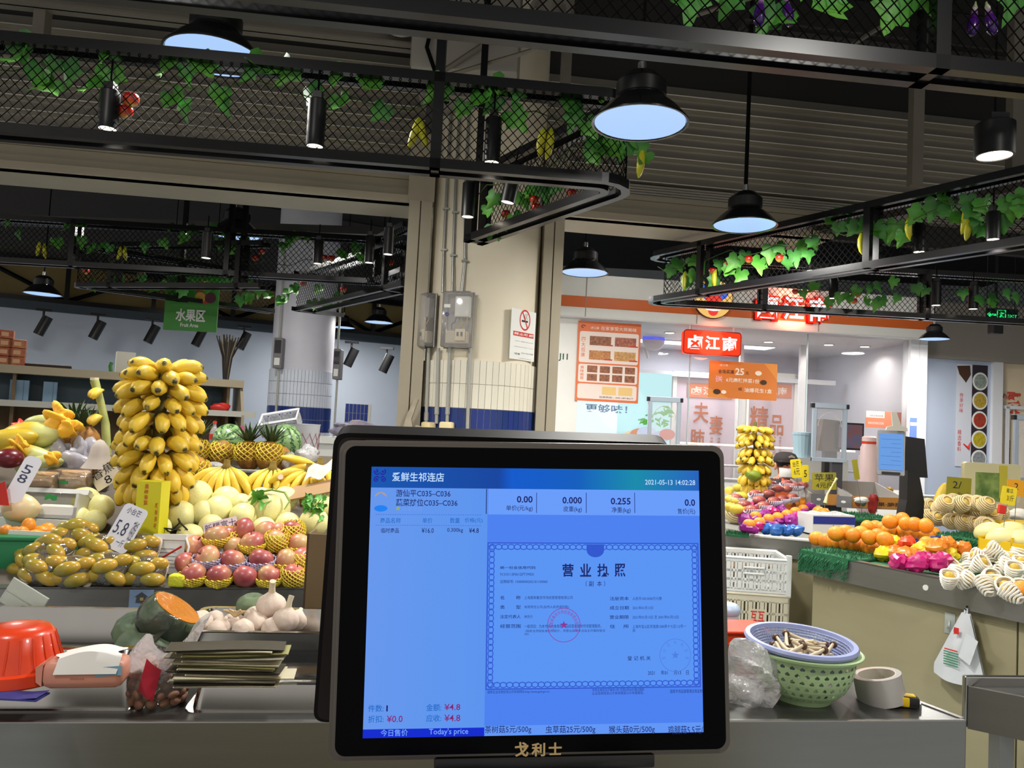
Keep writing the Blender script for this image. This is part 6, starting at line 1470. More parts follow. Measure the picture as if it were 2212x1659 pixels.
t = thing('lilac_sieve', 'lilac blue plastic sieve tilted on the green colander', 'sieve', ms)
part('rim', MB().lathe([(.108, -.006), (.120, -.008), (.123, -.002), (.120, .004), (.110, .004), (.108, -.006)], 56), lil, t, 40)
sv = MB()
for i in range(8): rr = .107 - .0028 * i; sv.tube([(rr * math.cos(R(q)), rr * math.sin(R(q)), -.005 - i * .0055) for q in range(0, 360, 8)], .0010, 4, closed=True)
for i in range(96): a = 2 * math.pi * i / 96; sv.tube([(.107 * math.cos(a), .107 * math.sin(a), -.004), (.086 * math.cos(a), .086 * math.sin(a), -.045)], .0007, 3, caps=False)
o = part('mesh_wall', sv, lil, t); o['kind'] = 'stuff'
bo = MB()
for i in range(-20, 21):
    x = i * .0042; h_ = math.sqrt(max(0, .086 ** 2 - x * x)); bo.tube([(x, -h_, -.045), (x, h_, -.045)], .0008, 3, caps=False); bo.tube([(-h_, x, -.045), (h_, x, -.045)], .0008, 3, caps=False)
o = part('mesh_floor', bo, lil, t); o['kind'] = 'stuff'
part('lower_skirt', MB().lathe([(.088, -.048), (.094, -.048), (.112, -.006), (.108, -.006), (.088, -.046)], 48), film('lilac_skirt', (.5, .55, .75, 1), .6, .15), t, 40)
# mushrooms
mst = mat('mushroom_stem', rgb(206, 190, 160), .6, var=.15, vs=30, rnd=.1); mcap = mat('mushroom_cap', rgb(96, 66, 46), .5, var=.3, vs=30, rnd=.15)
stm = MB().tube([(0, 0, -.03), (.002, .001, -.01), (0, 0, .012), (-.003, 0, .028)], [.0042, .0045, .0038, .0032], 8).mesh('stem', mst, 60)
cpm = MB().lathe([(.003, .025), (.0078, .026), (.0084, .030), (.005, .035), (.0001, .036)], 14).mesh('cap', mcap, 60)
for i in range(34):
    a = i * 2.399; rr = .062 * math.sqrt((i + .5) / 34); x, y = rr * math.cos(a) * 1.0 + .004, rr * math.sin(a)
    m0 = ms @ T(x, y, -.032 + .010 * (i % 3)) @ RZ(random.uniform(0, 6.28)) @ RY(R(90 + random.uniform(-22, 22)))
    t = thing('mushroom', 'thin brown capped mushroom in the lilac sieve', 'mushroom', m0, 'mushrooms in the lilac sieve'); part('stem', stm, None, t)
    if i % 3 != 1: part('cap', cpm, None, t)
# crumpled white bag and the red baskets
q = ct(1640, 1540)
solo('plastic_bag', blob(.066, .05, .064, .34, 51, 26, 18), film('milky_bag_film', (.93, .92, .93, 1), .42, .14, 1.0, 38), 'crumpled milky plastic bag between terminal and green colander', 'bag', T(q.x, q.y + .06, q.z + .055), smooth=60)
q = atY(1600, 1462, 1.95)
for i in range(3):
    t = thing('red_basket', 'orange red plastic basket behind the terminal, %s of the stack' % ['lowest', 'middle', 'topmost'][i], 'basket', frame((q.x, q.y, .87 + .027 * i + (.012 if i else 0)), kx, ky), 'orange red baskets')
    part('wall', MB().prism([(-.12, 0), (.045, 0), (.052, .04), (-.125, .04)], -.05, .06), orp, t); part('rim', MB().box(-.13, .058, -.056, .066, .034, .041, b=.003), orp, t); part('handle_slot', MB().box(-.03, .005, -.0565, -.055, .018, .026), mat('pale_slot', rgb(226, 150, 120), .5), t)
q = atY(1572, 1385, 2.1)
t = thing('paper_cup', 'white lidded cup with blue rim behind the terminal edge', 'cup', T(q.x - .01, q.y, .87))
part('cup', MB().cyl(.03, 0, .10, 24, None, .036), white_pl, t, 40); part('lid', MB().lathe([(.0001, .128), (.03, .128), (.040, .118), (.041, .108), (.036, .100), (.0001, .10)], 24), mat('cup_lid_blue', rgb(176, 196, 220), .35), t, 40); part('print_ring', MB().lathe([(.0352, .085), (.0358, .092)], 24), red_ink, t)
# roll of tape and tape measure
q = ct(1912, 1526)
t = thing('tape_roll', 'wide roll of clear brown-grey packing tape standing tilted', 'tape', T(q.x + .002, q.y + .035, q.z + .03) @ RY(R(-12)) @ RX(R(-3)))
part('tape', MB().lathe([(.041, -.03), (.0525, -.03), (.0525, .03), (.041, .03), (.041, -.03)], 44), film('tape_body', (.58, .55, .52, 1), .7, .12), t, 40)
part('core', MB().lathe([(.0395, -.03), (.041, -.03), (.041, .03), (.0395, .03), (.0395, -.03)], 44), mat('tape_core', rgb(190, 182, 168), .7), t, 40)
for k in range(4):
    mbk = MB(); textmb(mbk, 'ABTAPE'[2:], -.012, .012, -.006, .006, 0); part('lettering', mbk, mat('green_print', rgb(40, 120, 70), .6), t, mtx=RZ(k * 1.57) @ T(0, .0388, 0) @ RZ(math.pi) @ RZ(math.pi))
q = ct(1968, 1535)
t = thing('tape_measure', 'black and yellow tape measure beside the packing tape', 'tape measure', frame(q + Vector((-.004, .022, 0)), kx, ky) @ RZ(R(-20)) @ RX(R(0)))
yb = mat('tool_yellow', rgb(212, 176, 20), .4); rubb = mat('tool_black_rubber', rgb(20, 20, 20), .5)
part('body', MB().box(-.05, .03, -.014, .016, 0, .026, b=.007), rubb, t, 40); part('yellow_side', MB().box(-.012, .008, -.0155, .0, .004, .024, b=.003), yb, t, 40); part('yellow_ridge', MB().box(-.03, .022, -.008, .010, .022, .028, b=.002), yb, t, 40); part('hook', MB().box(.03, .034, -.006, .008, .0, .012), shiny, t)

# stainless table at the right edge
G0 = atZ(2092, 1482, .86); gdir = DD
t = thing('steel_table', 'stainless steel table with raised edge at the lower right corner', 'table', frame((G0.x, G0.y, 0), -gdir, DP))
t.matrix_basis = frame((G0.x, G0.y, 0), E1, E2)
part('top', MB().plate([(0, 0), (.75, -.62), (1.2, -.62), (1.2, .0)], .85, .86), MATS['worn_steel_top'], t)
part('front_face', MB().box(0, 1.0, -.012, 0, .76, .862), steel, t, mtx=RZ(math.atan2(-.62, .75)))
part('upstand', MB().box(-.01, 1.2, -.004, .012, .76, .885, b=.004), shiny, t)
part('cabinet', MB().plate([(.12, -.04), (.75, -.56), (1.2, -.56), (1.2, -.04)], .02, .76), laminate, t); part('leg', MB().box(.045, .085, -.05, -.015, 0, .76), steel, t); part('bolt', MB().cyl(.004, 0, .003, 8, T(.06, -.06, .80) @ RZ(math.atan2(-.62, .75)) @ RX(R(90))), ink, t)
# ================================================================== RIGHT FRUIT STALLS
Q0, Q1 = atZ(1738, 1192, .90), atZ(2212, 1287, .90)
e3 = (Q1 - Q0); e3.z = 0; e3.normalize(); y3 = Vector((-e3.y, e3.x, 0)); M3 = frame((Q0.x, Q0.y, 0), e3, y3)
l3 = (Q1 - Q0).length + 1.2
t = thing('fruit_stall', 'cream panelled fruit stall with steel edge slanting in from the right', 'stall', M3)
part('front_lip', MB().box(0, l3, -.015, .0, .80, .905).box(0, l3, -.015, .02, .90, .908), steel, t)
part('deck', MB().box(0.02, l3, 0, 2.5, .86, .895), mat('stall_deck', rgb(120, 122, 116), .6), t)
for i in range(2): part('front_panel', MB().box(.03 + i * .93, .03 + (i + 1) * .93 - .006, .03, .05, .10, .80, b=.002), laminate, t)
part('front_panel', MB().box(1.90, l3, .03, .05, .10, .80), laminate, t)
part('end_panel', MB().box(0.02, .04, .05, 1.9, .10, .88), laminate, t); part('plinth', MB().box(.06, l3, .07, 1.8, 0, .10), black, t)
part('rivet', MB().cyl(.012, 0, .004, 14, T(.62, -.015, .855) @ RX(R(90))), white_pl, t)
p = M3 @ Vector((.70, .0285, .66)); solo('clear_hook', MB().box(-.022, .022, -.003, 0, 0, .085, b=.001).tube([(0, -.004, .055), (0, -.012, .03), (0, -.02, .025), (0, -.024, .04)], .004, 8), film('hook_plastic', (.7, .78, .74, 1), .35, .1), 'clear plastic adhesive hook on the cream stall panel', 'hook', M3 @ T(.70, .0285, .68), smooth=40)
# second stall behind
H0, H1 = atZ(1440, 1142, .90), atZ(1752, 1170, .90)
e4 = H1 - H0; e4.z = 0; l4 = e4.length; e4.normalize(); y4 = Vector((-e4.y, e4.x, 0)); M4 = frame((H0.x, H0.y, 0), e4, y4)
t = thing('fruit_stall', 'farther fruit stall with steel edge behind the white crates', 'stall', M4)
part('deck', MB().plate([(0, 0), (l4, 0), (l4 + .05, .05), (l4 + .9, 1.6), (0, 1.6)], .86, .892), MATS['stall_deck'], t)
part('front_lip', MB().box(0, l4, -.012, .0, .80, .902), steel, t); part('front_panel', MB().box(0, l4 + .3, .02, .04, .1, .80), laminate, t); part('plinth', MB().box(.05, l4 - .05, .06, 1.4, 0, .1), black, t)
part('white_edge', MB().box(l4 * .62, l4, -.02, .03, .900, .912, b=.003), white_pl, t)
# turf drape and mats
def turf_mb(w_, d, h, drop=0, n=16):
    return MB().box(0, w_, 0, d, 0, h, b=min(.012, h * .4)).add(MB().grid(lambda u, v: (w_ * u, -.012 + .003 * math.sin(20 * u), h * .8 - drop * v + .006 * math.sin(15 * u) * v), n, 5) if drop else MB())
def fuzz(mb, count, ln, x0, x1, y0, y1, z, seed=1):
    r_ = random.Random(seed)
    for i in range(count):
        x, y = r_.uniform(x0, x1), r_.uniform(y0, y1); a = r_.uniform(0, 6.28); d = (math.cos(a) * .003, math.sin(a) * .003); lx, ly = r_.uniform(-.004, .004), r_.uniform(-.004, .004)
        mb._add([(x - d[0], y - d[1], z), (x + d[0], y + d[1], z), (x + lx, y + ly, z + ln * r_.uniform(.6, 1.2))], [(0, 1, 2)])
    return mb
o = turf_mb(.30, .50, .016); fuzz(o, 900, .016, 0, .3, 0, .5, .014)
for i in range(500):
    x, z = random.uniform(0, .27), random.uniform(-.085, .0); o._add([(x - .003, -.008, z), (x + .003, -.008, z), (x, -.022 + random.uniform(-.004, .002), z - .012)], [(0, 1, 2)])
o.add(MB().grid(lambda u, v: (.27 * u, -.006 - .008 * v + .003 * math.sin(25 * u), .012 - (.10 - .055 * u) * v), 14, 6))
o.add(MB().grid(lambda u, v: (-.006 - .006 * v, .3 * u, .012 - .11 * v), 8, 5))
solo('turf_mat', o, turf, 'green artificial turf draped over the stall corner below the oranges', 'turf', M3 @ T(-.012, -.016, .897), 'turf mats')
p = atZ(2020, 1168, .905); o = turf_mb(.36, .30, .05); fuzz(o, 1400, .016, 0, .36, 0, .3, .048, 3)
for i in range(700):
    x, z = random.uniform(0, .36), random.uniform(0.0, .05); o._add([(x - .003, 0, z), (x + .003, 0, z), (x, -.014, z - .008)], [(0, 1, 2)])
solo('turf_mat', o, turf, 'green artificial turf step under the netted pears', 'turf', frame((p.x, p.y, .897), e3, y3), 'turf mats')
p = atZ(1795, 1128, .95); o = turf_mb(.50, .35, .03); fuzz(o, 1200, .015, 0, .5, 0, .35, .028, 5)
solo('turf_mat', o, turf, 'green artificial turf under the open fruit cartons', 'turf', frame((p.x, p.y + .12, .94), E1, E2), 'turf mats')
o = MB().box(0, .12, 0, .1, 0, .012); fuzz(o, 300, .02, 0, .12, 0, .1, .01, 6); p = atZ(1568, 1158, .9)
solo('turf_mat', o, turf, 'dark green artificial turf tuft beside the terminal edge', 'turf', frame((p.x, p.y, .9), e4, y4), 'turf mats')
p = atZ(2098, 1244, .905); o = MB().box(0, .05, 0, .05, 0, .006); fuzz(o, 220, .022, 0, .05, 0, .05, .004, 7)
solo('turf_mat', o, turf, 'small green turf tuft among the white netted mangoes', 'turf', frame((p.x, p.y - .01, .9), e3, y3), 'turf mats')
solo('turf_bed', MB().box(.3, l3, .06, .62, 0, .004), turf, 'flat green turf bed under the wrapped oranges', 'turf', M3 @ T(0, 0, .8955))
# ---- oranges
ora_m = mat('orange_peel', rgb(232, 146, 28), .42, var=.18, vs=10, col2=rgb(216, 124, 18), bump=.35, bs=220, rnd=.1, sss=.1); ora_me = MB().ell(.040, .040, .037, 18, 14).mesh('orange', ora_m, 180)
OR = [(1764, 1163, 0), (1783, 1167, 0), (1797, 1169, 0), (1812, 1172, 0), (1828, 1175, 0), (1842, 1177, 0), (1858, 1179, 0), (1874, 1182, 0), (1890, 1185, 0),
      (1806, 1153, 1), (1826, 1150, 1), (1843, 1157, 1), (1860, 1152, 1), (1878, 1161, 1), (1896, 1158, 1), (1912, 1166, 1),
      (1874, 1139, 1), (1890, 1139, 1), (1906, 1141, 1), (1920, 1146, 1), (1938, 1146, 1), (1953, 1149, 1), (1968, 1150, 1), (1990, 1151, 1), (2018, 1152, 0), (2006, 1155, 0),
      (1923, 1127, 2), (1949, 1122, 2), (1957, 1131, 2), (1976, 1133, 2), (2000, 1136, 2), (1990, 1140, 1), (1935, 1138, 1), (1915, 1153, 0), (1930, 1160, 0), (1948, 1160, 0), (1975, 1160, 0)]
rn = ['bottom layer', 'middle layer', 'top layer']; c_ = {}
for px, py, ly in sorted(OR):
    c_[ly] = c_.get(ly, 0) + 1; i = c_[ly] - 1; p = atZ(px, py, .938 + ly * .058)
    tag(ob('orange', ora_me, None, T(*p) @ RX(i) @ RY(i * 2.0) @ SCL(1 - .04 * (i % 3), 1 - .04 * (i % 3), 1 - .04 * (i % 3))), 'bright orange in the %s of the orange heap, %s from the left' % (rn[ly], ORD[i] if i < 20 else 'last'), 'orange', 'oranges')
# ---- netted pears
pear_m = mat('pale_pear_skin', rgb(206, 176, 84), .5, var=.15, vs=20, rnd=.08); pear_me = MB().ell(.042, .042, .046, 16, 12).mesh('pear_body', pear_m, 180)
cnet = mat('cream_foam_net', rgb(214, 196, 152), .75, sss=.2, rnd=.06)
def sleeve():
    m = MB(); k = 11
    for i in range(k):
        th = .58 + (math.pi - .75) * i / (k - 1); r_ = .047 * math.sin(th) + .002; z = .050 * math.cos(th)
        m.tube([(r_ * math.cos(R(q)), r_ * math.sin(R(q)), z + .002 * math.sin(R(q * 4))) for q in range(0, 360, 24)], .0046, 5, closed=True)
    return m.mesh('foam_net', cnet, 60)
slv = sleeve()
PE = [(1983, 1112, 0), (2005, 1117, 0), (2026, 1119, 0), (2044, 1120, 0), (2056, 1126, 0), (2079, 1129, 0), (2101, 1131, 0), (2128, 1136, 0), (2006, 1093, 1), (2030, 1098, 1), (2046, 1100, 1), (2064, 1100, 1), (2080, 1105, 1), (2108, 1103, 1), (2142, 1110, 1), (2160, 1108, 1), (2041, 1087, 2), (2060, 1084, 2), (2075, 1089, 2), (2090, 1086, 2), (2112, 1088, 2), (2130, 1091, 2), (1990, 1102, 0), (2120, 1112, 0)]
c_ = {}
for px, py, ly in sorted(PE):
    c_[ly] = c_.get(ly, 0) + 1; i = c_[ly] - 1; p = atZ(px, py, .99 + ly * .062)
    t = thing('netted_pear', 'netted pale pear, %s of the pear heap, %s from the left' % (rn[ly], ORD[i]), 'pear', T(*p) @ RZ(R(random.uniform(-30, 30))) @ RX(R(62 + random.uniform(-15, 15))), 'netted pears')
    k_ = 1.12 if px in (2128, 2142) else 1.0; t.matrix_basis = t.matrix_basis @ SCL(k_, k_, k_)
    part('body', pear_me, None, t); part('foam_net', slv, None, t)
# ---- wrapped oranges in coloured paper
def paper(name, c, tr=.15): return mat(name, c, .35, var=.2, vs=30, sss=tr, rnd=.08)
PAP = {'y': paper('yellow_wrap', rgb(222, 196, 24)), 'o': paper('orange_wrap', rgb(222, 128, 30)), 'r': paper('red_wrap', rgb(214, 66, 28)), 'm': paper('magenta_wrap', rgb(190, 24, 110)), 'p': paper('purple_wrap', rgb(140, 28, 130)), 'b': paper('blue_wrap', rgb(40, 104, 186))}
WN = {'y': 'yellow', 'o': 'orange', 'r': 'red', 'm': 'magenta', 'p': 'purple', 'b': 'blue'}
def crumple(seed, spiky=.35):
    rr = random.Random(seed); dirs = [Vector((rr.uniform(-1, 1), rr.uniform(-1, 1), rr.uniform(-.6, 1))).normalized() for _ in range(9)]
    def f(p):
        s = max(d.dot(p) for d in dirs); return p * (1 + spiky * max(0, s - .82) * 5 + rr.uniform(-.17, .12) * (abs(p.z) < .99))
    return MB().ell(.042, .042, .038, 15, 10, fn=f)
CR_ = {k: [crumple(i + ord(k)).mesh('paper', PAP[k], 25) for i in range(2)] for k in PAP}
inner_or = MB().ell(.037, .037, .034, 14, 10).mesh('orange_inside', ora_m, 180)
def wrapped(px, py, z, k, label, group, sc=1.0, open_=False, dz=0):
    p = atZ(px, py, z); t = thing('wrapped_orange', label, 'wrapped orange', T(*p) @ RZ(random.uniform(0, 6)) @ SCL(sc, sc, sc), group)
    if open_: 
        part('orange', inner_or, None, t, mtx=T(0, 0, .012)); part('paper', random.choice(CR_[k]), None, t, mtx=T(0, 0, -.008) @ SCL(1.12, 1.12, .8))
    else: part('paper', random.choice(CR_[k]), None, t, mtx=RX(random.uniform(-.6, .6)))
    return t
WR = [(1905, 1175, .95, 'y', 1), (1930, 1172, .97, 'y', 0), (1908, 1196, .935, 'y', 0), (1958, 1176, .97, 'r', 0), (1928, 1196, .94, 'o', 0), (1950, 1200, .94, 'o', 0), (1968, 1202, .935, 'o', 0), (2002, 1178, .97, 'o', 1), (2022, 1183, .98, 'o', 0), (2045, 1178, .985, 'o', 0), (2078, 1188, .965, 'o', 0), (2012, 1200, .94, 'y', 0), (2050, 1200, .94, 'y', 0), (1978, 1220, .935, 'm', 0), (2000, 1212, .95, 'm', 0), (2020, 1218, .945, 'm', 0), (1940, 1216, .93, 'm', 0), (2035, 1214, .94, 'm', 0), (1985, 1190, .95, 'y', 0)]
c_ = {}
for px, py, z, k, op in sorted(WR):
    c_[k] = c_.get(k, 0) + 1; wrapped(px, py, z, k, 'orange wrapped in %s paper on the near stall, %s from the left' % (WN[k], ORD[c_[k] - 1]), 'wrapped oranges near stall', .95, op)
# ---- white netted small mangoes at the right
sm_me = MB().ell(.026, .026, .036, 14, 10).mesh('mango_flesh', mat('yellow_mango', rgb(216, 180, 64), .35, var=.25, vs=16, col2=rgb(190, 160, 60), rnd=.1), 180)
def cup():
    m = MB()
    for i in range(7):
        z = -.046 + .012 * i; r_ = .012 + .024 * math.sin(min(1, (i + 1) / 6) * 1.5)
        m.tube([(r_ * math.cos(R(q)), r_ * math.sin(R(q)), z + .003 * math.sin(R(q * 3) + i)) for q in range(0, 360, 24)], .0052, 5, closed=True)
    return m.mesh('foam_net', wnet, 60)
cup_me = cup()
c_ = 0
NM = [(2058, 1222, 0), (2078, 1232, 0), (2062, 1240, 0), (2050, 1250, 0), (2098, 1228, 0), (2118, 1218, 1), (2124, 1234, 0), (2090, 1252, 0), (2138, 1248, 0), (2112, 1202, 1), (2146, 1188, 2), (2140, 1204, 1), (2166, 1208, 1), (2198, 1200, 1), (2172, 1222, 1), (2190, 1232, 1), (2205, 1218, 1), (2160, 1240, 0), (2128, 1262, 0), (2152, 1262, 0), (2172, 1268, 0), (2196, 1252, 0), (2204, 1272, 0), (2182, 1280, 0), (2185, 1210, 1), (2094, 1212, 0)]
for px, py, ly in sorted(NM):
    c_ += 1; p = atZ(px, py, .925 + ly * .045)
    t = thing('netted_mango', 'small white netted mango near the right edge, %s' % ((ORD[c_ - 1] + ' from the left') if c_ <= 20 else ['sixth', 'fifth', 'fourth', 'third', 'second', 'first'][c_ - 21] + ' from the right'), 'mango', T(*p) @ RZ(random.uniform(0, 6.28)) @ RX(R(random.uniform(15, 65))) @ SCL(.88, .88, .88), 'white netted mangoes')
    part('flesh', sm_me, None, t); part('foam_net', cup_me, None, t)
p = atZ(2210, 1276, .93); solo('orange', MB().ell(.04, .04, .037, 16, 12), ora_m, 'single orange half cut by the right edge among the mangoes', 'orange', T(*p), smooth=180)
# ---- hami melons in yellow carton
hm_m = mat('hami_melon_skin', rgb(190, 202, 140), .45, var=.3, vs=10, col2=rgb(214, 196, 130), rnd=.06)
p = atZ(2112, 1196, .90)
t = thing('yellow_fruit_carton', 'open bright yellow carton holding pale green melons at the right', 'carton', frame((p.x, p.y, .897), e3, y3))
yfc = mat('bright_yellow_carton', rgb(216, 178, 16), .45)
part('front', MB().box(0, .6, 0, .006, 0, .085), yfc, t); part('left_side', MB().box(0, .006, 0, .3, 0, .10), yfc, t); part('base', MB().box(0, .6, 0, .3, 0, .006), yfc, t); part('back', MB().box(0, .6, .294, .3, 0, .1), yfc, t); part('flap', MB().box(.16, .165, 0, .3, .0, .11), yfc, t)
for i, (px, py) in enumerate(((2140, 1152), (2168, 1166), (2202, 1170), (2185, 1150))):
    q = atZ(px, py, .985); tag(ob('hami_melon', MB().ell(.062, .062, .085, 18, 14).mesh('hami_melon', hm_m, 180), None, T(*q) @ RZ(R(40)) @ RX(R(80))), 'pale green oval melon in the yellow carton, %s' % ['leftmost', 'front one', 'by the right edge', 'behind the front one'][i], 'melon', 'hami melons')
q = atZ(2165, 1140, .99)
t = thing('carton_cover', 'yellow cardboard lid behind the pale green melons', 'carton lid', frame((q.x, q.y, q.z - .02), E1, E2)); part('lid', MB().box(0, .3, 0, .2, 0, .05), yfc, t); part('flap', MB().box(0, .3, -.02, .0, .03, .045), yfc, t)
q = atZ(2200, 1112, 1.04); solo('netted_fruit_tray', blob(.06, .05, .035, .2, 61), wnet, 'white netted fruit bundle at the right edge on the yellow lid', 'netted fruit', T(*q), smooth=180)
# blue carton rims between oranges and nets
blu = mat('deep_blue_print', rgb(34, 52, 140), .45)
q = atZ(1936, 1168, .93); q2 = atZ(2042, 1168, .93); solo('blue_tray', MB().box(0, (q2 - q).length, 0, .012, -.03, .024), blu, 'blue carton rim between oranges and wrapped oranges', 'carton', frame(q, q2 - q))
q = atZ(1755, 1154, .90); q2 = atZ(1846, 1156, .90)
t = thing('blue_white_carton', 'low white carton with a blue band before the oranges', 'carton', frame((q.x, q.y, .9), (q2 - q).normalized()))
wl_ = (q2 - q).length; part('body', MB().box(0, wl_, 0, .16, 0, .115, b=.003), white_pl, t); part('blue_band', MB().box(.003, wl_ + .002, -.0015, 0, .06, .105), blu, t); part('seam', MB().box(wl_ * .48, wl_ * .5, -.001, 0, 0, .058), greyp, t)
part('film_top', MB().grid(lambda u, v: (wl_ * u, .16 * v, .116 + .008 * math.sin(12 * u) * math.sin(5 * v)), 14, 6), film('carton_film', (.85, .87, .86, 1), .5, .15), t, 60)
solo('step_block', MB().box(0, .62, 0, .34, 0, .045), mat('grey_step', rgb(132, 134, 136), .6), 'grey step raising the open fruit cartons', 'step', frame((atZ(1800, 1142, .9).x, atZ(1800, 1142, .9).y + .10, .893), E1, E2))
# ---- far stall produce
PU = [(1606, 1106), (1622, 1098), (1640, 1104), (1612, 1124), (1632, 1120), (1650, 1116), (1668, 1110), (1686, 1104), (1660, 1126), (1680, 1122), (1700, 1116), (1718, 1110), (1735, 1104), (1750, 1098), (1708, 1126), (1728, 1120), (1618, 1138), (1640, 1134)]
for i, (px, py) in enumerate(sorted(PU)):
    wrapped(px, py, .955 + max(0, 1130 - py) * .0009, 'p' if i % 3 else 'm', 'orange in %s paper on the far stall, %s from the left' % ('purple' if i % 3 else 'magenta', ORD[i]), 'wrapped oranges far stall', .95, i % 2 == 0)
for i, (px, py) in enumerate(((1655, 1142), (1676, 1146), (1698, 1146), (1720, 1146))): wrapped(px, py, .938, 'b', 'fruit in shiny blue paper at the far stall edge, %s from the left' % ORD[i], 'blue wrapped fruit', .85)
for i, (px, py) in enumerate(((1730, 1085), (1700, 1084), (1768, 1106), (1780, 1110))):
    p = atZ(px, py, .99); tag(ob('orange', ora_me, None, T(*p)), 'loose orange on the far stall among purple papers, %s' % ['second from the left', 'leftmost', 'third from the left', 'rightmost'][i], 'orange', 'far stall oranges')
redm = ramp_mat('red_mango_skin', [(0, rgb(110, 40, 44)), (.5, rgb(146, 66, 66)), (1, rgb(168, 100, 84))], 'Z', -.05, .05, .3, .5, 16, .12, .2); rm_me = MB().ell(.030, .028, .05, 14, 10).mesh('red_mango', redm, 180)
boat = MB()
for i in range(9):
    y = -.05 + .0125 * i; r_ = .034 * math.sqrt(max(.08, 1 - (y / .062) ** 2)); boat.tube([(r_ * math.cos(R(q)), y, r_ * math.sin(R(q))) for q in range(175, 366, 19)], .005, 4)
boat_me = boat.mesh('foam_net', mat('bluish_foam_net', rgb(206, 206, 226), .7, sss=.2), 60)
RM = [(1590, 1076), (1632, 1066), (1660, 1066), (1672, 1082), (1640, 1080), (1680, 1056), (1650, 1052), (1700, 1056), (1720, 1050), (1608, 1090), (1625, 1100), (1650, 1092), (1690, 1078), (1735, 1048), (1700, 1044), (1668, 1046), (1712, 1074)]
for i, (px, py) in enumerate(sorted(RM)):
    p = atZ(px, py, 1.0 + (1100 - py) * .0022)
    t = thing('red_mango', 'dusky red mango on the far stall, %s from the left' % ORD[i], 'mango', T(*p) @ RZ(R(-62 + random.uniform(-12, 12))), 'red mangoes')
    part('flesh', rm_me, None, t, mtx=RX(R(90))); 
    if i % 3 != 1: part('foam_net', boat_me, None, t)
for i, (px, py) in enumerate(((1575, 1060), (1595, 1054), (1612, 1058), (1628, 1052), (1580, 1080), (1602, 1072), (1576, 1096), (1590, 1100), (1606, 1046), (1640, 1058))):
    p = atZ(px, py, 1.02 + (1100 - py) * .001); tag(ob('yellow_mango', MB().ell(.032, .03, .048, 14, 10).mesh('yellow_mango', mat('bright_mango', rgb(226, 196, 70), .4, var=.15), 180), None, T(*p) @ RZ(i) @ RX(R(80))), 'yellow mango heaped beside the terminal on the far stall, %s' % ['leftmost at the top', 'second in the top row', 'third in the top row', 'rightmost at the top', 'leftmost in the middle', 'right in the middle', 'lowest left', 'lowest right', 'highest', 'nearest the red mangoes'][i], 'mango', 'yellow mangoes')
p = atZ(1600, 1100, .96); solo('mango_carton', MB().box(-.16, .10, -.02, .32, 0, .11, b=.004).box(-.165, .105, -.025, -.02, .07, .115), white_pl, 'low white carton under the yellow mangoes on the far stall', 'carton', T(p.x, p.y + .02, .893))
p = atZ(1588, 1108, .96); t = thing('netted_melon', 'round melon in a pale green foam net beside the terminal edge', 'melon', T(*p) @ RX(R(50)) @ SCL(1.3, 1.3, 1.3)); part('body', MB().ell(.042, .042, .042, 18, 12), mat('green_melon', rgb(190, 190, 120), .5), t, 180); part('foam_net', slv, None, t)
p = atZ(1737, 1090, .97); t = thing('clear_jar', 'clear plastic jar of green fruit on the far stall', 'jar', T(p.x, p.y, p.z - .02)); part('jar', MB().cyl(.055, 0, .07, 22), film('jar_plastic', (.8, .9, .6, 1), .18, .06), t, 40); part('content', MB().cyl(.05, .004, .05, 20), mat('lime_green_fruit', rgb(156, 168, 40), .5, var=.3, vs=40), t, 40); part('lid', MB().cyl(.057, .07, .08, 22), film('jar_lid', (.9, .9, .9, 1), .4, .1), t, 40)
# open cartons with apple print
def carton(label, px, py, px1, z, d, hf, hb, side_m, front_m, pic):
    a, b = atZ(px, py, z), atZ(px1, py + 4, z); w_ = (b - a).length; t = thing('open_carton', label, 'carton', frame(a, b - a), 'open cartons')
    part('front', MB().box(0, w_, 0, .006, 0, hf), front_m, t)
    for x, nm in ((0, 'left_side'), (w_ - .006, 'right_side')): part(nm, MB().prism([(0, 0), (d, 0), (d, hb), (0, hf)], x, x + .006, Matrix(((0, 1, 0, 0), (1, 0, 0, 0), (0, 0, 1, 0), (0, 0, 0, 1)))), side_m, t)
    part('base', MB().box(0, w_, 0, d, 0, .006), side_m, t); part('back', MB().box(0, w_, d - .006, d, 0, hb), side_m, t)
    part('lining', MB().box(.008, w_ - .008, .008, d - .008, .03, .035), mat('carton_lining', rgb(150, 120, 84), .7), t)
    return t, w_, hf
gsd = mat('carton_grey_side', rgb(150, 148, 146), .55); ofr = mat('carton_orange_front', rgb(176, 120, 54), .5); brn = mat('print_dark_brown', rgb(70, 44, 30), .6)
t, w_, h_ = carton('open orange fronted fruit carton with a dark apple picture and lettering', 1840, 1098, 1954, .985, .34, .085, .17, gsd, ofr, 1)
part('apple_picture', MB().prism([(.05 + .028 * math.cos(R(q)), .045 + .03 * math.sin(R(q))) for q in range(0, 360, 20)], -.001, 0), mat('picture_red_brown', rgb(120, 60, 34), .5), t); part('apple_picture', MB().prism([(.085 + .026 * math.cos(R(q)), .045 + .03 * math.sin(R(q))) for q in range(0, 360, 20)], -.0015, 0), mat('picture_teal', rgb(44, 72, 64), .5), t)
lettering(t, '苹果·脆甜', .14, w_ - .02, .02, .05, brn, -.0012, .02)
part('end_flap', MB().box(-.10, 0, .0, .006, 0, .08), mat('carton_grey_end', rgb(104, 104, 108), .5), t, mtx=RZ(R(-38))); part('handle_hole', MB().prism([(-.055 + .016 * math.cos(R(q)), .04 + .009 * math.sin(R(q))) for q in range(0, 360, 24)], -.001, 0), white_pl, t, mtx=RZ(R(-38)))
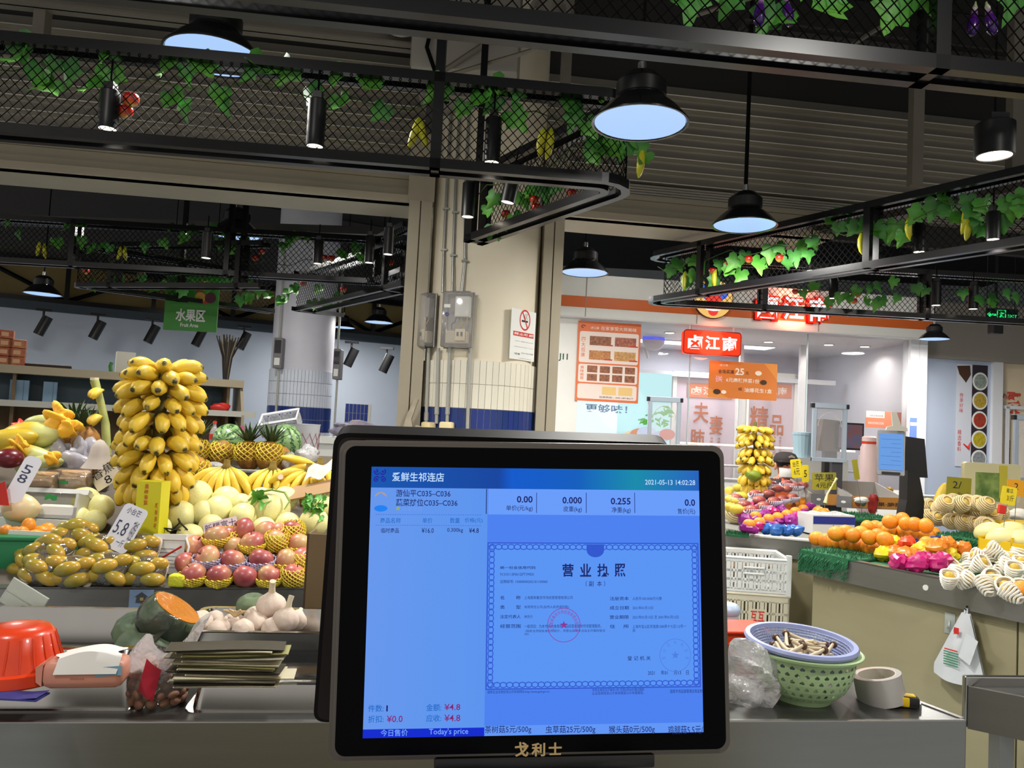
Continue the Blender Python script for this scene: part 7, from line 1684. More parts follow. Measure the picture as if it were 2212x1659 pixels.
t, w_, h_ = carton('open grey and orange fruit carton behind the apple print one', 1752, 1090, 1842, .985, .36, .08, .16, gsd, ofr, 0)
part('grey_end', MB().box(-.001, .11, -.001, .0, 0, .08), MATS['carton_grey_end'], t); part('handle_hole', MB().prism([(.055 + .016 * math.cos(R(q)), .04 + .009 * math.sin(R(q))) for q in range(0, 360, 24)], -.002, -.001), white_pl, t)
p = atZ(1886, 1086, 1.03); solo('red_net_bag', blob(.03, .03, .055, .4, 71), mat('dark_red_net', rgb(130, 24, 20), .5), 'dark red net bag lying in the apple print carton', 'net bag', T(*p), smooth=60)
p = atZ(1860, 1080, 1.05); solo('white_packet', blob(.05, .03, .02, .3, 72), white_pl, 'small white packet in the apple print carton', 'packet', T(*p), smooth=60)
p = atZ(1918, 1058, 1.08); solo('yellow_packet', blob(.04, .03, .02, .3, 73), mat('yellow_packet_film', rgb(206, 160, 60), .4), 'small yellow packet at the back of the apple print carton', 'packet', T(*p), smooth=60)
# price cards of the right stalls
ycard = mat('yellow_price_card', rgb(222, 202, 40), .5); ocard = mat('olive_price_card', rgb(140, 134, 30), .5)
pcard('olive price card with black brush figures above the pears', 2070, 1075, 5.0, .16, .13, 0, 0, 2, ocard, [('2/', -.25, .1, .45, .8), ('元一斤', -.05, .42, .08, .28)], .004, .1)
pcard('bright yellow price card with red clip near the right edge', 2176, 1090, 4.3, .085, .10, 0, 0, 8, ycard, [('蜜瓜', -.2, .25, .66, .9), ('3/斤', -.1, .35, .2, .55)], .01, .06)
p = atY(2164, 1098, 4.28); solo('red_clip', MB().box(-.02, .02, -.01, .01, -.03, .02, b=.005), red_ink, 'red clip holding the bright yellow price card', 'clip', T(*p) @ RY(R(8)))
pcard('orange price card behind the yellow one at the right edge', 2196, 1072, 4.5, .12, .095, 0, 0, 3, mat('orange_price_card', rgb(214, 150, 24), .5), [('2', -.15, .05, .4, .8)], .004, .1)
pcard('yellow price card standing behind the red mangoes, left one', 1722, 1032, 5.2, .075, .125, 6, 0, -8, ycard, [('台芒', -.3, .3, .6, .9), ('6元', -.25, .3, .15, .5)], .01, .12)
pcard('yellow price card standing behind the red mangoes, right one', 1740, 1042, 5.1, .05, .115, 10, 0, -3, ycard, [('5', -.2, .2, .3, .7)], .01, .1)
pcard('olive price card with dark brush strokes behind the clear jar', 1781, 1058, 4.95, .155, .11, 0, 0, -3, ocard, [('苹果', -.4, .4, .5, .92), ('4元斤', -.35, .35, .1, .42)], .003, .08)
pcard('narrow olive price card behind the open cartons', 1852, 1036, 5.0, .035, .13, 0, 0, -10, ocard, [], .004, .1)
p = atY(1783, 1068, 4.6); solo('pale_knife', MB().tube([(0, 0, -.05), (.01, 0, .0), (.045, 0, .065), (.065, 0, .1)], [.012, .006, .004, .008], 8), mat('pale_yellow_plastic', rgb(206, 206, 150), .5), 'pale yellow plastic stick leaning by the open cartons', 'stick', T(*p), smooth=60)
# hanging small banana bunch; the white rod stands for a glass edge
p = atY(1632, 1040, 5.3)
solo('glass_edge_rod', MB().cyl(.008, 0, .82, 10), white_pl, 'thin white rod standing for a glass edge behind the hanging banana bunch', 'post', T(p.x - .04, p.y + .1, .89))
bunch('hanging bunch of small bananas on the far stall before the shop window', (p.x, p.y, p.z - .03), .40, [(.95, 10, -8, 1.0), (.86, 11, -30, 1.0), (.72, 11, -16, 1.0), (.62, 12, -38, 1.0), (.46, 12, -20, 1.1), (.36, 12, -40, 1.1), (.20, 11, -52, 1.1), (.08, 9, -66, 1.1)], small_ban, .10, .030, (-.015, 0), .014, tip=.035)
p = atY(1628, 1028, 5.18); solo('green_banana_leaf', blob(.05, .03, .035, .2, 81), mat('leaf_wrap_green', rgb(110, 130, 30), .5), 'green leaf patch on the lower part of the hanging bananas', 'leaf', T(*p), smooth=60)
# ---- scale with screen, black pole
q = atY(1960, 1115, 4.75)
t = thing('scale_terminal', 'black weighing scale pole with a lit blue screen behind the cartons', 'scale terminal', T(q.x, q.y, .893))
bp_ = MATS['terminal_dark_plastic']; zt0 = q.z - .893
part('base', MB().box(-.14, .1, -.12, .14, 0, .06, b=.01), bp_, t, 40); part('pole', MB().prism([(-.055, .05), (.07, .05), (.075, zt0 + .10), (.04, zt0 + .26), (-.03, zt0 + .28), (-.03, zt0 + .1)], -.05, .05), bp_, t)
za = atY(1925, 1026, 4.7).z - .893; zb = atY(1925, 930, 4.7).z - .893
fs_ = part('front_screen_case', MB().prism(rrect(-.075, .075, 0, zb - za, .008, 3), -.012, .02), mat('grey_screen_case', rgb(120, 124, 130), .4), t, mtx=T(atY(1922, 1026, 4.66).x - q.x, -.10, za) @ RZ(R(-22)) @ RX(R(-8)))
part('front_screen', MB().prism(rrect(-.066, .066, .03, zb - za - .02, .003, 2), -.0135, -.012), em('scale_screen', rgb(104, 156, 224)), fs_)
ln = MB()
for i in range(7): ln.box(-.0 if i % 2 else -.055, .055, -.0145, -.0135, .06 + i * .026, .0615 + i * .026)
part('screen_lines', ln, em('scale_screen_ink', rgb(60, 90, 150)), fs_); part('tail', MB().box(-.05, .05, -.02, -.012, .004, .018), bp_, fs_)
part('rear_screen_case', MB().prism([(-.07, 0), (.085, 0), (.06, zb - za - .03), (-.055, zb - za - .02)], -.015, .02), bp_, t, mtx=T(atY(1972, 1026, 4.8).x - q.x, .05, za - .01))
part('paper_cap', MB().prism([(-.06, 0), (.07, 0), (.065, .02), (.03, .03), (.0, .11), (-.03, .11), (-.02, .03), (-.055, .02)], -.012, .0), mat('clear_grey_bracket', rgb(170, 168, 160), .4), t, mtx=T(atY(1925, 930, 4.7).x - q.x, -.10, zb))
# ---- person serving behind the far stall
def person():
    P = atY(1692, 1010, 6.1)
    zt = P.z
    J = [(0, 0, -.50), (0, .0, -.30), (0, -.02, -.14), (0, -.03, -.07), (0, -.035, 0.0), (0, -.03, .06),
         (.17, -.01, -.17), (.22, -.03, -.42), (.16, -.22, -.52), (-.17, -.01, -.17), (-.22, -.03, -.42), (-.16, -.22, -.52),
         (.09, -.02, -.56), (.11, -.40, -.56), (.11, -.42, -.98), (-.09, -.02, -.56), (-.11, -.40, -.56), (-.11, -.42, -.98), (.11, -.52, -1.0), (-.11, -.52, -1.0)]
    E = [(0, 1), (1, 2), (2, 3), (3, 4), (4, 5), (2, 6), (6, 7), (7, 8), (2, 9), (9, 10), (10, 11), (0, 12), (12, 13), (13, 14), (0, 15), (15, 16), (16, 17), (14, 18), (17, 19)]
    rad = [(.13, .1), (.15, .11), (.13, .09), (.045, .045), (.072, .085), (.06, .07), (.06, .06), (.045, .045), (.032, .032), (.06, .06), (.045, .045), (.032, .032), (.085, .085), (.06, .06), (.045, .045), (.085, .085), (.06, .06), (.045, .045), (.035, .03), (.035, .03)]
    me = bpy.data.meshes.new('person_body'); me.from_pydata(J, E, [])
    o = bpy.data.objects.new('person', me); COL.objects.link(o)
    sk = o.modifiers.new('skin', 'SKIN'); bpy.context.view_layer.update()
    for v, r_ in zip(me.skin_vertices[0].data, rad): v.radius = r_
    me.skin_vertices[0].data[0].use_root = True
    ss = o.modifiers.new('sub', 'SUBSURF'); ss.levels = 2; ss.render_levels = 2
    bpy.context.view_layer.update()
    m2 = bpy.data.meshes.new_from_object(o.evaluated_get(bpy.context.evaluated_depsgraph_get())); o.modifiers.clear(); o.data = m2
    skin_m = mat('skin', rgb(206, 140, 112), .5, sss=.15); shirt = mat('dark_grey_jacket', rgb(52, 52, 58), .8); m2.materials.clear(); m2.materials.append(shirt); m2.materials.append(skin_m)
    for f in m2.polygons:
        f.use_smooth = True; f.material_index = 1 if f.center.z > -.085 or (f.center.y < -.2 and f.center.z > -.6 and f.center.z < -.45 and abs(f.center.x) > .13 and f.center.y > -.26 and False) else 0
    o.matrix_basis = T(P.x, P.y, P.z) @ RZ(R(8))
    tag(o, 'person in a dark cap and white face mask serving behind the far stall', 'person')
    def pp(nm, mb, m, sm=60): return part(nm, mb, m, o, sm)
    pp('mask', MB().grid(lambda u, v: (.073 * math.sin((u - .5) * 2.6), -.035 - .098 * math.cos((u - .5) * 2.5) - .008 * math.sin(v * 3.1), -.068 + .068 * v), 14, 8), mat('white_mask', rgb(214, 214, 214), .7))
    cap = MB().lathe([(.086, .050), (.090, .06), (.088, .085), (.070, .115), (.035, .13), (.0001, .132)], 24, T(0, -.033, -.005) @ SCL(1, 1.12, 1)); cap_o = pp('cap', cap, mat('dark_cap', rgb(50, 44, 44), .8))
    part('brim', MB().box(-.085, .085, -.135, -.03, .042, .058, b=.008), MATS['dark_cap'], cap_o); part('badge', MB().prism([(-.02, .075), (.022, .075), (.03, .09), (.0, .105), (-.026, .09)], -.128, -.124), mat('pale_badge', rgb(160, 150, 130), .6), cap_o)
    for sx in (-1, 1):
        pp('eye', MB().ell(.011, .005, .006, 10, 8, T(sx * .03, -.118, .022)), mat('dark_eye', rgb(30, 22, 20), .3)); pp('brow', MB().box(sx * .03 - .015, sx * .03 + .015, -.118, -.112, .034, .038), MATS['dark_eye']); pp('ear', MB().ell(.012, .02, .03, 10, 8, T(sx * .082, -.03, .01)), skin_m)
    pp('nose', MB().ell(.011, .016, .02, 10, 8, T(0, -.125, .005)), skin_m); pp('hair', MB().lathe([(.083, .01), (.088, .03), (.088, .055)], 20, T(0, -.012, 0) @ SCL(1, 1, 1)), mat('black_hair', rgb(20, 18, 18), .6))
    pp('apron_strap', MB().tube([(-.08, -.125, -.22), (-.05, -.10, -.09), (0, .03, -.07), (.05, -.10, -.09), (.08, -.125, -.22)], .012, 6), mat('orange_apron', rgb(206, 92, 44), .7)); pp('apron', MB().grid(lambda u, v: (-.13 + .26 * u, -.13 - .025 * math.sin(math.pi * u), -.52 + .34 * v), 8, 6), MATS['orange_apron'])
    for sx in (-1, 1):
        h = MB(); wx_, wy, wz = sx * .16, -.22, -.52
        h.box(wx_ - .028, wx_ + .028, wy - .10, wy - .01, wz - .014, wz + .014, b=.012)
        for k in range(4): h.tube([(wx_ - .022 + k * .0148, wy - .085, wz), (wx_ - .023 + k * .0152, wy - .125 - .012 * (k in (1, 2)), wz - .008), (wx_ - .023 + k * .0152, wy - .15 - .014 * (k in (1, 2)), wz - .024)], [.009, .0085, .006], 8)
        h.tube([(wx_ - sx * .024, wy - .03, wz), (wx_ - sx * .048, wy - .06, wz - .004), (wx_ - sx * .05, wy - .09, wz - .012)], [.011, .0095, .007], 8)
        pp('hand', h, skin_m)
    s_ = thing('stool', 'plain stool under the person behind the far stall', 'stool', T(P.x, P.y + .02, 0)); sz_ = P.z - .66
    part('seat', MB().box(-.17, .17, -.16, .16, sz_ - .04, sz_, b=.01), bp_, s_)
    for sx in (-1, 1):
        for sy in (-1, 1): part('leg', MB().tube([(sx * .15, sy * .14, 0), (sx * .12, sy * .11, sz_ - .03)], .014, 6), bp_, s_)
person()
# ---- white crates on the floor in front of the far stall
crm = mat('ivory_crate_plastic', rgb(196, 190, 168), .5, var=.06); crw = mat('white_crate_plastic', rgb(208, 210, 208), .45)
q = atY(1628, 1400, 3.95)
cw, cd_ = .42, .30; z = 0.0
cmx = lambda z_: frame((q.x - .05, q.y - .02, z_), Vector((.995, -.1, 0)))
hts = [.36, .30, .18]
labs = ['lowest ivory slatted crate of the stack beside the green colander', 'middle ivory slatted crate with a small red mark', 'white slatted crate with handle hole on top of the stack']
for i, h in enumerate(hts):
    t = crate('slatted_crate', labs[i], cw, cd_, h - .004, crw if i == 2 else crm, cmx(z), 22, 3 if i == 2 else 4, .008, 'slatted crates')
    if i == 1: lettering(t, '互互', .02, .09, h * .55, h * .72, red_ink, -.003, .02); part('mark_plate', MB().box(.01, .10, -.002, .0, h * .52, h * .75), crm, t)
    if i == 2: part('handle_rim', MB().tube([(-.02, -.002, .10), (.08, -.002, .10), (.08, -.002, .13), (-.02, -.002, .13)], .006, 6, closed=True), crw, t); part('corner_post', MB().box(-cw / 2 - .004, -cw / 2 + .02, -.006, .02, 0, h + .02).box(cw / 2 - .02, cw / 2 + .004, -.006, .02, 0, h + .02), crw, t)
    z += h
solo('produce_scraps', blob(.16, .10, .03, .25, 91), mat('mixed_brown_scraps', rgb(120, 96, 70), .8, var=.6, vs=30), 'brown scraps and paper lying in the top white crate', 'scraps', cmx(z - .06) @ T(0, .15, 0), smooth=60)
# ---- carrier bag on a hook
p = M3 @ Vector((1.15, -.03, .80)); pbag = atY(2068, 1268, (M3 @ Vector((1.15, 0, 0))).y)
bx_ = None
for s_ in [i * .01 for i in range(20, 200)]:
    q_ = M3 @ Vector((s_, -.02, .82)); d_ = q_ - EYE; u_ = 1106 + FPX * d_.dot(cR) / d_.dot(cF)
    if u_ > 2086: bx_ = s_; break
t = thing('carrier_bag', 'white plastic carrier bag with red and green print hanging from the stall edge', 'bag', M3 @ T(bx_, -.02, .79))
def bagf(sd): return lambda u, v: ((-.015 + .03 * u) * (1 - v) + (-.125 + .20 * u) * min(1, v * 1.15) * (1 - .03 * math.sin(6 * u)), sd * (.006 + .022 * math.sin(math.pi * u) * v) + .006 * math.sin(9 * u + 2 * v) * v, -.27 * v - .012 * math.sin(3.1 * u) * (v > .9))
bm2 = MB().grid(bagf(-1), 14, 14).grid(bagf(.6), 14, 14)
part('bag', bm2, mat('white_bag_plastic', rgb(206, 210, 214), .35, sss=.2, var=.08, vs=20), t, 60)
part('fold', MB().grid(lambda u, v: (-.01 + .05 * u - .03 * v + .03, -.034 - .008 * u, -.07 - .10 * v - .02 * u), 5, 6), MATS['white_bag_plastic'], t, 60)
gp = mat('bag_green_print', rgb(60, 130, 96), .5)
for i in range(6): part('green_print', MB().box(-.068, -.01, -.0345, -.034, -.215 + i * .010, -.210 + i * .010), gp, t)
part('red_print', MB().box(-.065, -.012, -.0345, -.034, -.155, -.150).box(-.03, -.01, -.032, -.0315, -.085, -.06), red_ink, t); lettering(t, '好', -.032, -.012, -.09, -.062, red_ink, -.033, .02)
part('handle', MB().tube([(-.005, -.004, -.01), (0, -.006, .02), (.004, .0, .02), (.005, -.004, -.01)], .004, 6), MATS['white_bag_plastic'], t, 60); part('hook', MB().tube([(0, .02, .03), (0, .0, .025), (0, -.006, .01), (0, -.012, .02)], .003, 6), ink, t)
# ================================================================== COOKED FOOD SHOP BEHIND
SO = Vector((.69, 8.0, 0)); sxd = Vector((math.cos(R(5.3)), math.sin(R(5.3)), 0)); syd = Vector((-sxd.y, sxd.x, 0)); SM = frame(SO, sxd, syd); SMi = SM.inverted()
def sh2(px, py, dy=0.0): q = SMi @ onp(px, py, SO + syd * dy, syd); return q.x, q.z
shop_w = mat('shop_white_panel', rgb(222, 220, 214), .35, var=.03); shop_o = mat('shop_orange_band', rgb(202, 96, 36), .4)
xL, xP, xR = sh2(1150, 700)[0], sh2(1250, 800)[0], sh2(2008, 715)[0]; xG = sh2(1964, 800)[0]
struct('wall_shop', MB().box(xL, xP, 0, .12, 0, 2.62), shop_w, mtx=SM)
fs = struct('wall_fascia', MB().box(xL, xR, -.10, .5, 2.60, 2.695).box(xL, xR, -.10, .5, 2.81, 3.04), shop_w, mtx=SM)
struct('orange_band', MB().box(xL, xR, -.104, .5, 2.695, 2.81), shop_o, parent=fs)
for px in (1262, 1500, 1760): x = sh2(px, 650)[0]; struct('panel_joint', MB().box(x - .004, x + .004, -.1055, -.09, 2.6, 3.04), mat('joint_grey', rgb(150, 140, 130), .6), parent=fs)
struct('trim_8', MB().box(xG, xG + .10, -.02, .12, 0, 2.6).box(xR - .12, xR - .03, -.02, .12, 0, 2.6), mat('white_frame_metal', rgb(216, 216, 220), .35), mtx=SM)
DEP = 2.4
back_w = mat('shop_back_wall', rgb(198, 196, 204), .5)
struct('wall_shop_back', MB().box(xL, xR, DEP, DEP + .1, 0, 2.6), back_w, mtx=SM); struct('wall_shop_side', MB().box(xR - .06, xR, .12, DEP, 0, 2.6), back_w, mtx=SM); struct('wall_shop_left', MB().box(xL, xL + .08, .12, DEP, 0, 2.6), back_w, mtx=SM)
struct('ceiling_shop', MB().box(xL, xR, -.10, DEP, 2.588, 2.599), mat('shop_ceiling', rgb(210, 206, 206), .5), mtx=SM)
wn = struct('window_1', MB().box(xP, xG, .03, .038, .95, 2.6), glass_m, mtx=SM)
for px in (1490, 1745): x = sh2(px, 850)[0]; struct('glass_edge', MB().box(x - .006, x + .006, .028, .042, .95, 2.6), mat('glass_edge_pale', rgb(190, 206, 206), .2), parent=wn)
struct('window_sill', MB().box(xP, xG, -.02, .12, 0, .95), shop_w, parent=wn)
# downlights
dl_m = mat('downlight_face', (1.0, .93, .82, 1), emit=2.2); dn = ['leftmost', 'second', 'third', 'fourth', 'fifth', 'rightmost']
for i, (px, py) in enumerate(((1310, 706), (1447, 716), (1590, 728), (1660, 736), (1790, 742), (1868, 746))):
    q = atZ(px, py, 2.598); l = SMi @ q; l.y = min(max(l.y, .3), DEP - .3)
    t = thing('downlight', 'round recessed downlight in the shop ceiling, %s from the left' % dn[i], 'downlight', SM @ T(l.x, l.y, 2.578), 'shop downlights')
    part('ring', MB().lathe([(.05, 0), (.068, -.003), (.068, .01), (.05, .01), (.05, 0)], 24), white_pl, t, 40); part('face', MB().lathe([(.0001, .004), (.05, .004)], 20), dl_m, t)
    lightob('downlight_light', 'SPOT', SHOP_W, t, T(0, 0, -.01), (1, .94, .86), .04, 150, .5)
t = thing('ceiling_panel_lamp', 'long white ceiling panel lamp inside the shop', 'ceiling lamp', SM @ T((xP + xG) / 2, 1.5, 2.572))
part('panel', MB().box(-.9, .9, -.15, .15, 0, .012), mat('panel_lamp_face', (.9, .93, 1, 1), emit=1.3), t); part('frame', MB().box(-.92, .92, -.17, .17, .006, .015), white_pl, t)
l_ = lightob('panel_light', 'AREA', SHOP_W * 2.4, t, T(0, 0, -.01), (.92, .95, 1.0), .5); 
# number on the pillar
m0 = thing('shop_number', 'green shop number J11 on the white pillar', 'sign', SM @ T(0, -.004, 0)); (a, d), (c, b) = sh2(1207, 763), sh2(1226, 781); lettering(m0, 'J11', a, c, b, d, mat('dark_green_print', rgb(16, 76, 50), .5), 0, .03)
def board(name, label, cat, px0, py0, px1, py1, dy, m, th=.012, r=.006):
    (a, d), (c, b) = sh2(px0, py0, dy), sh2(px1, py1, dy); w_, h = c - a, d - b
    t = thing(name, label, cat, SM @ T(a, dy, b)); part('sheet', MB().prism(rrect(0, w_, 0, h, r, 3), 0, th), m, t)
    return t, w_, h
pap_w = mat('poster_white', rgb(226, 208, 198), .5); pap_o = mat('poster_orange', rgb(214, 110, 66), .5)
# menu poster
t, w_, h = board('menu_poster', 'orange menu poster with rows of dish photographs on the shop window', 'poster', 1250, 692, 1378, 872, -.02, pap_o)
part('panel', MB().prism(rrect(.03 * w_, .97 * w_, .48 * h, .87 * h, .02, 3), -.001, 0), pap_w, t); part('panel', MB().prism(rrect(.03 * w_, .97 * w_, .235 * h, .46 * h, .02, 3), -.001, 0), pap_w, t); part('panel', MB().prism(rrect(.03 * w_, .97 * w_, .03 * h, .215 * h, .02, 3), -.001, 0), pap_w, t)
lettering(t, '卤江南', .2 * w_, .33 * w_, .90 * h, .935 * h, pap_w, -.0012, .01); lettering(t, '在家享受大师美味', .36 * w_, .93 * w_, .895 * h, .945 * h, pap_w, -.0012, .01)
part('logo_swirl', MB().tube([(.08 * w_ + .03 * w_ * math.cos(q * .7), -.001, .93 * h + .016 * h * math.sin(q * .7)) for q in range(8)], .004, 5), brn, t)
vlettering(t, '四大招牌', .06 * w_, .12 * w_, .54 * h, .80 * h, pap_o, -.0015, .01); vlettering(t, '美味推荐', .06 * w_, .12 * w_, .26 * h, .44 * h, pap_o, -.0015, .01)
dish = [mat('dish_photo_%d' % i, c, .5, var=.8, vs=45, col2=c2) for i, (c, c2) in enumerate(((rgb(176, 110, 76), rgb(90, 60, 50)), (rgb(190, 120, 90), rgb(120, 60, 60)), (rgb(206, 150, 90), rgb(150, 80, 50)), (rgb(210, 170, 110), rgb(170, 110, 60))))]
k = 0
for r_ in range(2):
    for c_ in range(2):
        x0, z0 = (.19 + .40 * c_) * w_, (.70 - .18 * r_) * h; part('dish_photo', MB().box(x0, x0 + .34 * w_, -.002, -.001, z0, z0 + .115 * h), dish[k % 4], t); part('price_tag', MB().box(x0 + .24 * w_, x0 + .37 * w_, -.003, -.002, z0, z0 + .015 * h), red_ink, t); k += 1
for r_ in range(2):
    for c_ in range(4): x0, z0 = (.17 + .20 * c_) * w_, (.36 - .105 * r_) * h; part('dish_photo', MB().box(x0, x0 + .16 * w_, -.002, -.001, z0, z0 + .085 * h), dish[(k * 3 + c_) % 4], t); k += 1
cpn = mat('coupon_tan', rgb(222, 186, 120), .5)
for x0 in (.42, .68): part('coupon', MB().box(x0 * w_, (x0 + .22) * w_, -.002, -.001, .09 * h, .19 * h), cpn, t)
lettering(t, '招商热线：400-187-8677', .38 * w_, .92 * w_, .045 * h, .07 * h, ink, -.002)
# hanging red box sign
t, w_, h = board('lit_box_sign', 'glowing red box sign with white characters hanging inside the shop window', 'sign', 1478, 712, 1599, 770, -.12, em('sign_red', rgb(255, 62, 26), 1.1), .08, .03)
part('edge', MB().tube([(p[0], -.004, p[1]) for p in rrect(0, w_, 0, h, .03, 3)], .006, 4, closed=True), mat('sign_rim', rgb(150, 30, 20), .4), t)
wglow = em('sign_white_glow', (1, .95, .95, 1), 1.3)
for i, ch in enumerate('卤江南'): lettering(t, ch, (.07 + .3 * i) * w_, (.07 + .3 * i + .26) * w_, .2 * h, .8 * h, wglow, -.006, .035)
part('hanger', MB().box(.1 * w_, .13 * w_, .03, .05, h, h + .3).box(.87 * w_, .9 * w_, .03, .05, h, h + .3), white_pl, t)
l_ = lightob('sign_light', 'AREA', 3.0, t, T(w_ / 2, -.03, h / 2) @ RX(R(90)), (1, .25, .12), .3)
# big red letters on the fascia
(a, d), (c, b) = sh2(1628, 630, -.14), sh2(1797, 702, -.14)
t = thing('lit_letter_sign', 'large glowing red shop letters on the orange fascia band', 'sign', SM @ T(a, -.14, b)); w_, h = c - a, d - b
rg = em('letter_red_glow', rgb(255, 44, 22), 1.25)
for i, ch in enumerate('卤江南'):
    x0 = (.03 + .325 * i) * w_; o = part('letter_body', textmb(MB(), ch, x0, x0 + .30 * w_, .02 * h, .98 * h, .0, .11), rg, t); textmb_b = MB(); textmb(textmb_b, ch, x0 - .01, x0 + .30 * w_ + .01, 0, h, .03, .12); part('letter_back', textmb_b, mat('letter_dark_red', rgb(120, 14, 10), .4), t)
    lettering(t, ch, x0 + .02 * w_, x0 + .28 * w_, .08 * h, .92 * h, wglow, -.012, .02, 'letter_core')
part('mount_rail', MB().box(0, w_, .03, .04, h * .3, h * .34).box(0, w_, .03, .04, h * .66, h * .7), gun, t)
lightob('letter_light', 'AREA', 4.0, t, T(w_ / 2, -.05, h / 2) @ RX(R(90)), (1, .18, .1), .4)
# round badge
cx, cz = sh2(1541, 645, -.14); rr = .205
t = thing('lit_round_badge', 'round glowing yellow, blue and red badge left of the red letters', 'sign', SM @ T(cx, -.14, cz))
def disc(r, y, x=0, z=0, sx=1, sz=1, a0=0, a1=360): return MB().prism([(x + sx * r * math.cos(R(q)), z + sz * r * math.sin(R(q))) for q in range(a0, a1, 12)], y, y + .004)
part('rim', MB().prism([(rr * 1.04 * math.cos(R(q)), rr * 1.04 * math.sin(R(q))) for q in range(0, 360, 12)], .0, .03), mat('badge_rim', rgb(60, 40, 30), .5), t); part('disc', disc(rr, -.004), em('badge_yellow', rgb(246, 196, 110)), t)
part('blue_field', disc(rr * .78, -.008, 0, .07, 1, .62), em('badge_blue', rgb(70, 110, 226)), t); part('white_swirl', MB().tube([(rr * .6 * math.cos(R(q)), -.01, -.05 + rr * .35 * math.sin(R(q))) for q in range(190, 352, 16)], .012, 6), wglow, t, 60); part('red_dot', disc(rr * .26, -.010, 0, -.13), em('badge_red', rgb(236, 70, 60)), t); part('red_field', disc(rr * .4, -.009, 0, .0, 1.1, .5), MATS['badge_red'], t); part('white_flash', disc(rr * .2, -.012, .05, .11, 1, 1.4), wglow, t)
# promotion board
t, w_, h = board('promotion_board', 'orange promotion board reading 25 hanging on the shop window', 'poster', 1533, 778, 1677, 866, -.03, mat('promo_orange', rgb(216, 124, 52), .5), .008, .004)
part('corner_patch', MB().prism([(w_ * .8, h), (w_, h * .55), (w_, h)], -.001, 0), mat('promo_light_orange', rgb(228, 146, 66), .5), t); part('corner_patch', MB().prism([(0, 0), (w_ * .3, 0), (w_ * .1, h * .18), (0, h * .25)], -.001, 0), MATS['promo_light_orange'], t)
pw = mat('promo_cream', rgb(246, 226, 206), .5)
lettering(t, '卤江南', .15 * w_, .27 * w_, .86 * h, .92 * h, pw, -.0015); lettering(t, '全场买满', .13 * w_, .36 * w_, .66 * h, .77 * h, brn, -.0015, .01); lettering(t, '25', .38 * w_, .51 * w_, .64 * h, .83 * h, pw, -.0015, .03); lettering(t, '元', .53 * w_, .58 * w_, .66 * h, .75 * h, brn, -.0015, .01)
lettering(t, '送', .09 * w_, .20 * w_, .40 * h, .60 * h, mat('promo_pink', rgb(240, 176, 176), .5), -.0015, .03); lettering(t, '6元麻辣拌菜1份', .25 * w_, .74 * w_, .44 * h, .56 * h, pw, -.0015, .012); lettering(t, '或', .43 * w_, .49 * w_, .22 * h, .31 * h, brn, -.0015); lettering(t, '油爆花生1盒', .52 * w_, .93 * w_, .19 * h, .31 * h, pw, -.0015, .012)
for x, z, r_, m in ((.72, .72, .045, pw), (.8, .48, .045, brn), (.12, .16, .05, brn), (.22, .16, .035, pw)): part('food_picture', disc(r_ * .8, -.0045, x * w_, z * h, 1, .7), m, t)
part('hanger_wire', MB().tube([(w_ * .47, .004, h), (w_ * .47, .004, h + .5)], .003, 5).tube([(w_ * .45, .004, 0), (w_ * .45, .004, -.5)], .006, 5), mat('pale_wire', rgb(210, 210, 214), .3), t)
# back wall: bright menu screen, two door posters, blue dome
t, w_, h = board('lit_menu_screen', 'bright lit menu screen with a salad picture on the left shop wall', 'screen', 1243, 797, 1446, 960, 1.2, em('menu_screen_white', rgb(236, 250, 252), 1.1), .04, .004)
part('cyan_fade', MB().box(.45 * w_, w_, -.001, 0, .0, h), em('menu_screen_cyan', rgb(196, 244, 248)), t)
lettering(t, '，更够味！', .0, .55 * w_, .40 * h, .52 * h, em('menu_blue', rgb(60, 110, 150)), -.0015, .02)
sal = MB()
for i in range(26):
    a = random.random(); b_2 = random.random(); x, z = (.72 + .28 * a) * w_, (.25 + .28 * b_2 * (.4 + a * .6)) * h; sal.tube([(x, -.004 - .001 * (i % 3), z), (x + .05 * math.sin(i), -.006, z + .03 * math.cos(i * 2)), (x + .09 * math.sin(i + 1), -.004, z + .02)], [.012, .02, .006], 5)
part('salad_picture', sal, em('salad_green', rgb(70, 170, 40)), t)
for i, c in enumerate((rgb(240, 220, 180), rgb(226, 150, 110), rgb(206, 216, 240), rgb(236, 200, 150), rgb(190, 200, 236), rgb(214, 110, 90))): part('food_picture', disc(.09 * w_ * (1 - .06 * i), -.006 - .001 * i, (.62 + .07 * i) * w_, (.06 + .04 * (i % 3)) * h, 1.3, .9), em('food_tone_%d' % i, c), t)
lightob('menu_light', 'AREA', 4.0, t, T(w_ / 2, -.03, h / 2) @ RX(R(90)), (.9, 1, 1), .6)
t = thing('blue_lamp_dome', 'blue and white glowing dome reflection lamp above the menu screen', 'lamp', SM @ T(sh2(1412, 735, 1.15)[0], 1.15, sh2(1412, 735, 1.15)[1])); part('blue_half', MB().ell(.14, .06, .14, 20, 12, fn=lambda p: Vector((p.x, p.y, max(0, p.z)))), em('dome_blue', rgb(84, 92, 240)), t, 60); part('white_half', MB().ell(.14, .06, .13, 20, 12, fn=lambda p: Vector((p.x, p.y, min(0, p.z)))), mat('dome_white', rgb(216, 214, 226), .3), t, 60); part('arm', MB().tube([(-.1, 0, -.1), (-.06, 0, -.22)], .02, 6), white_pl, t)
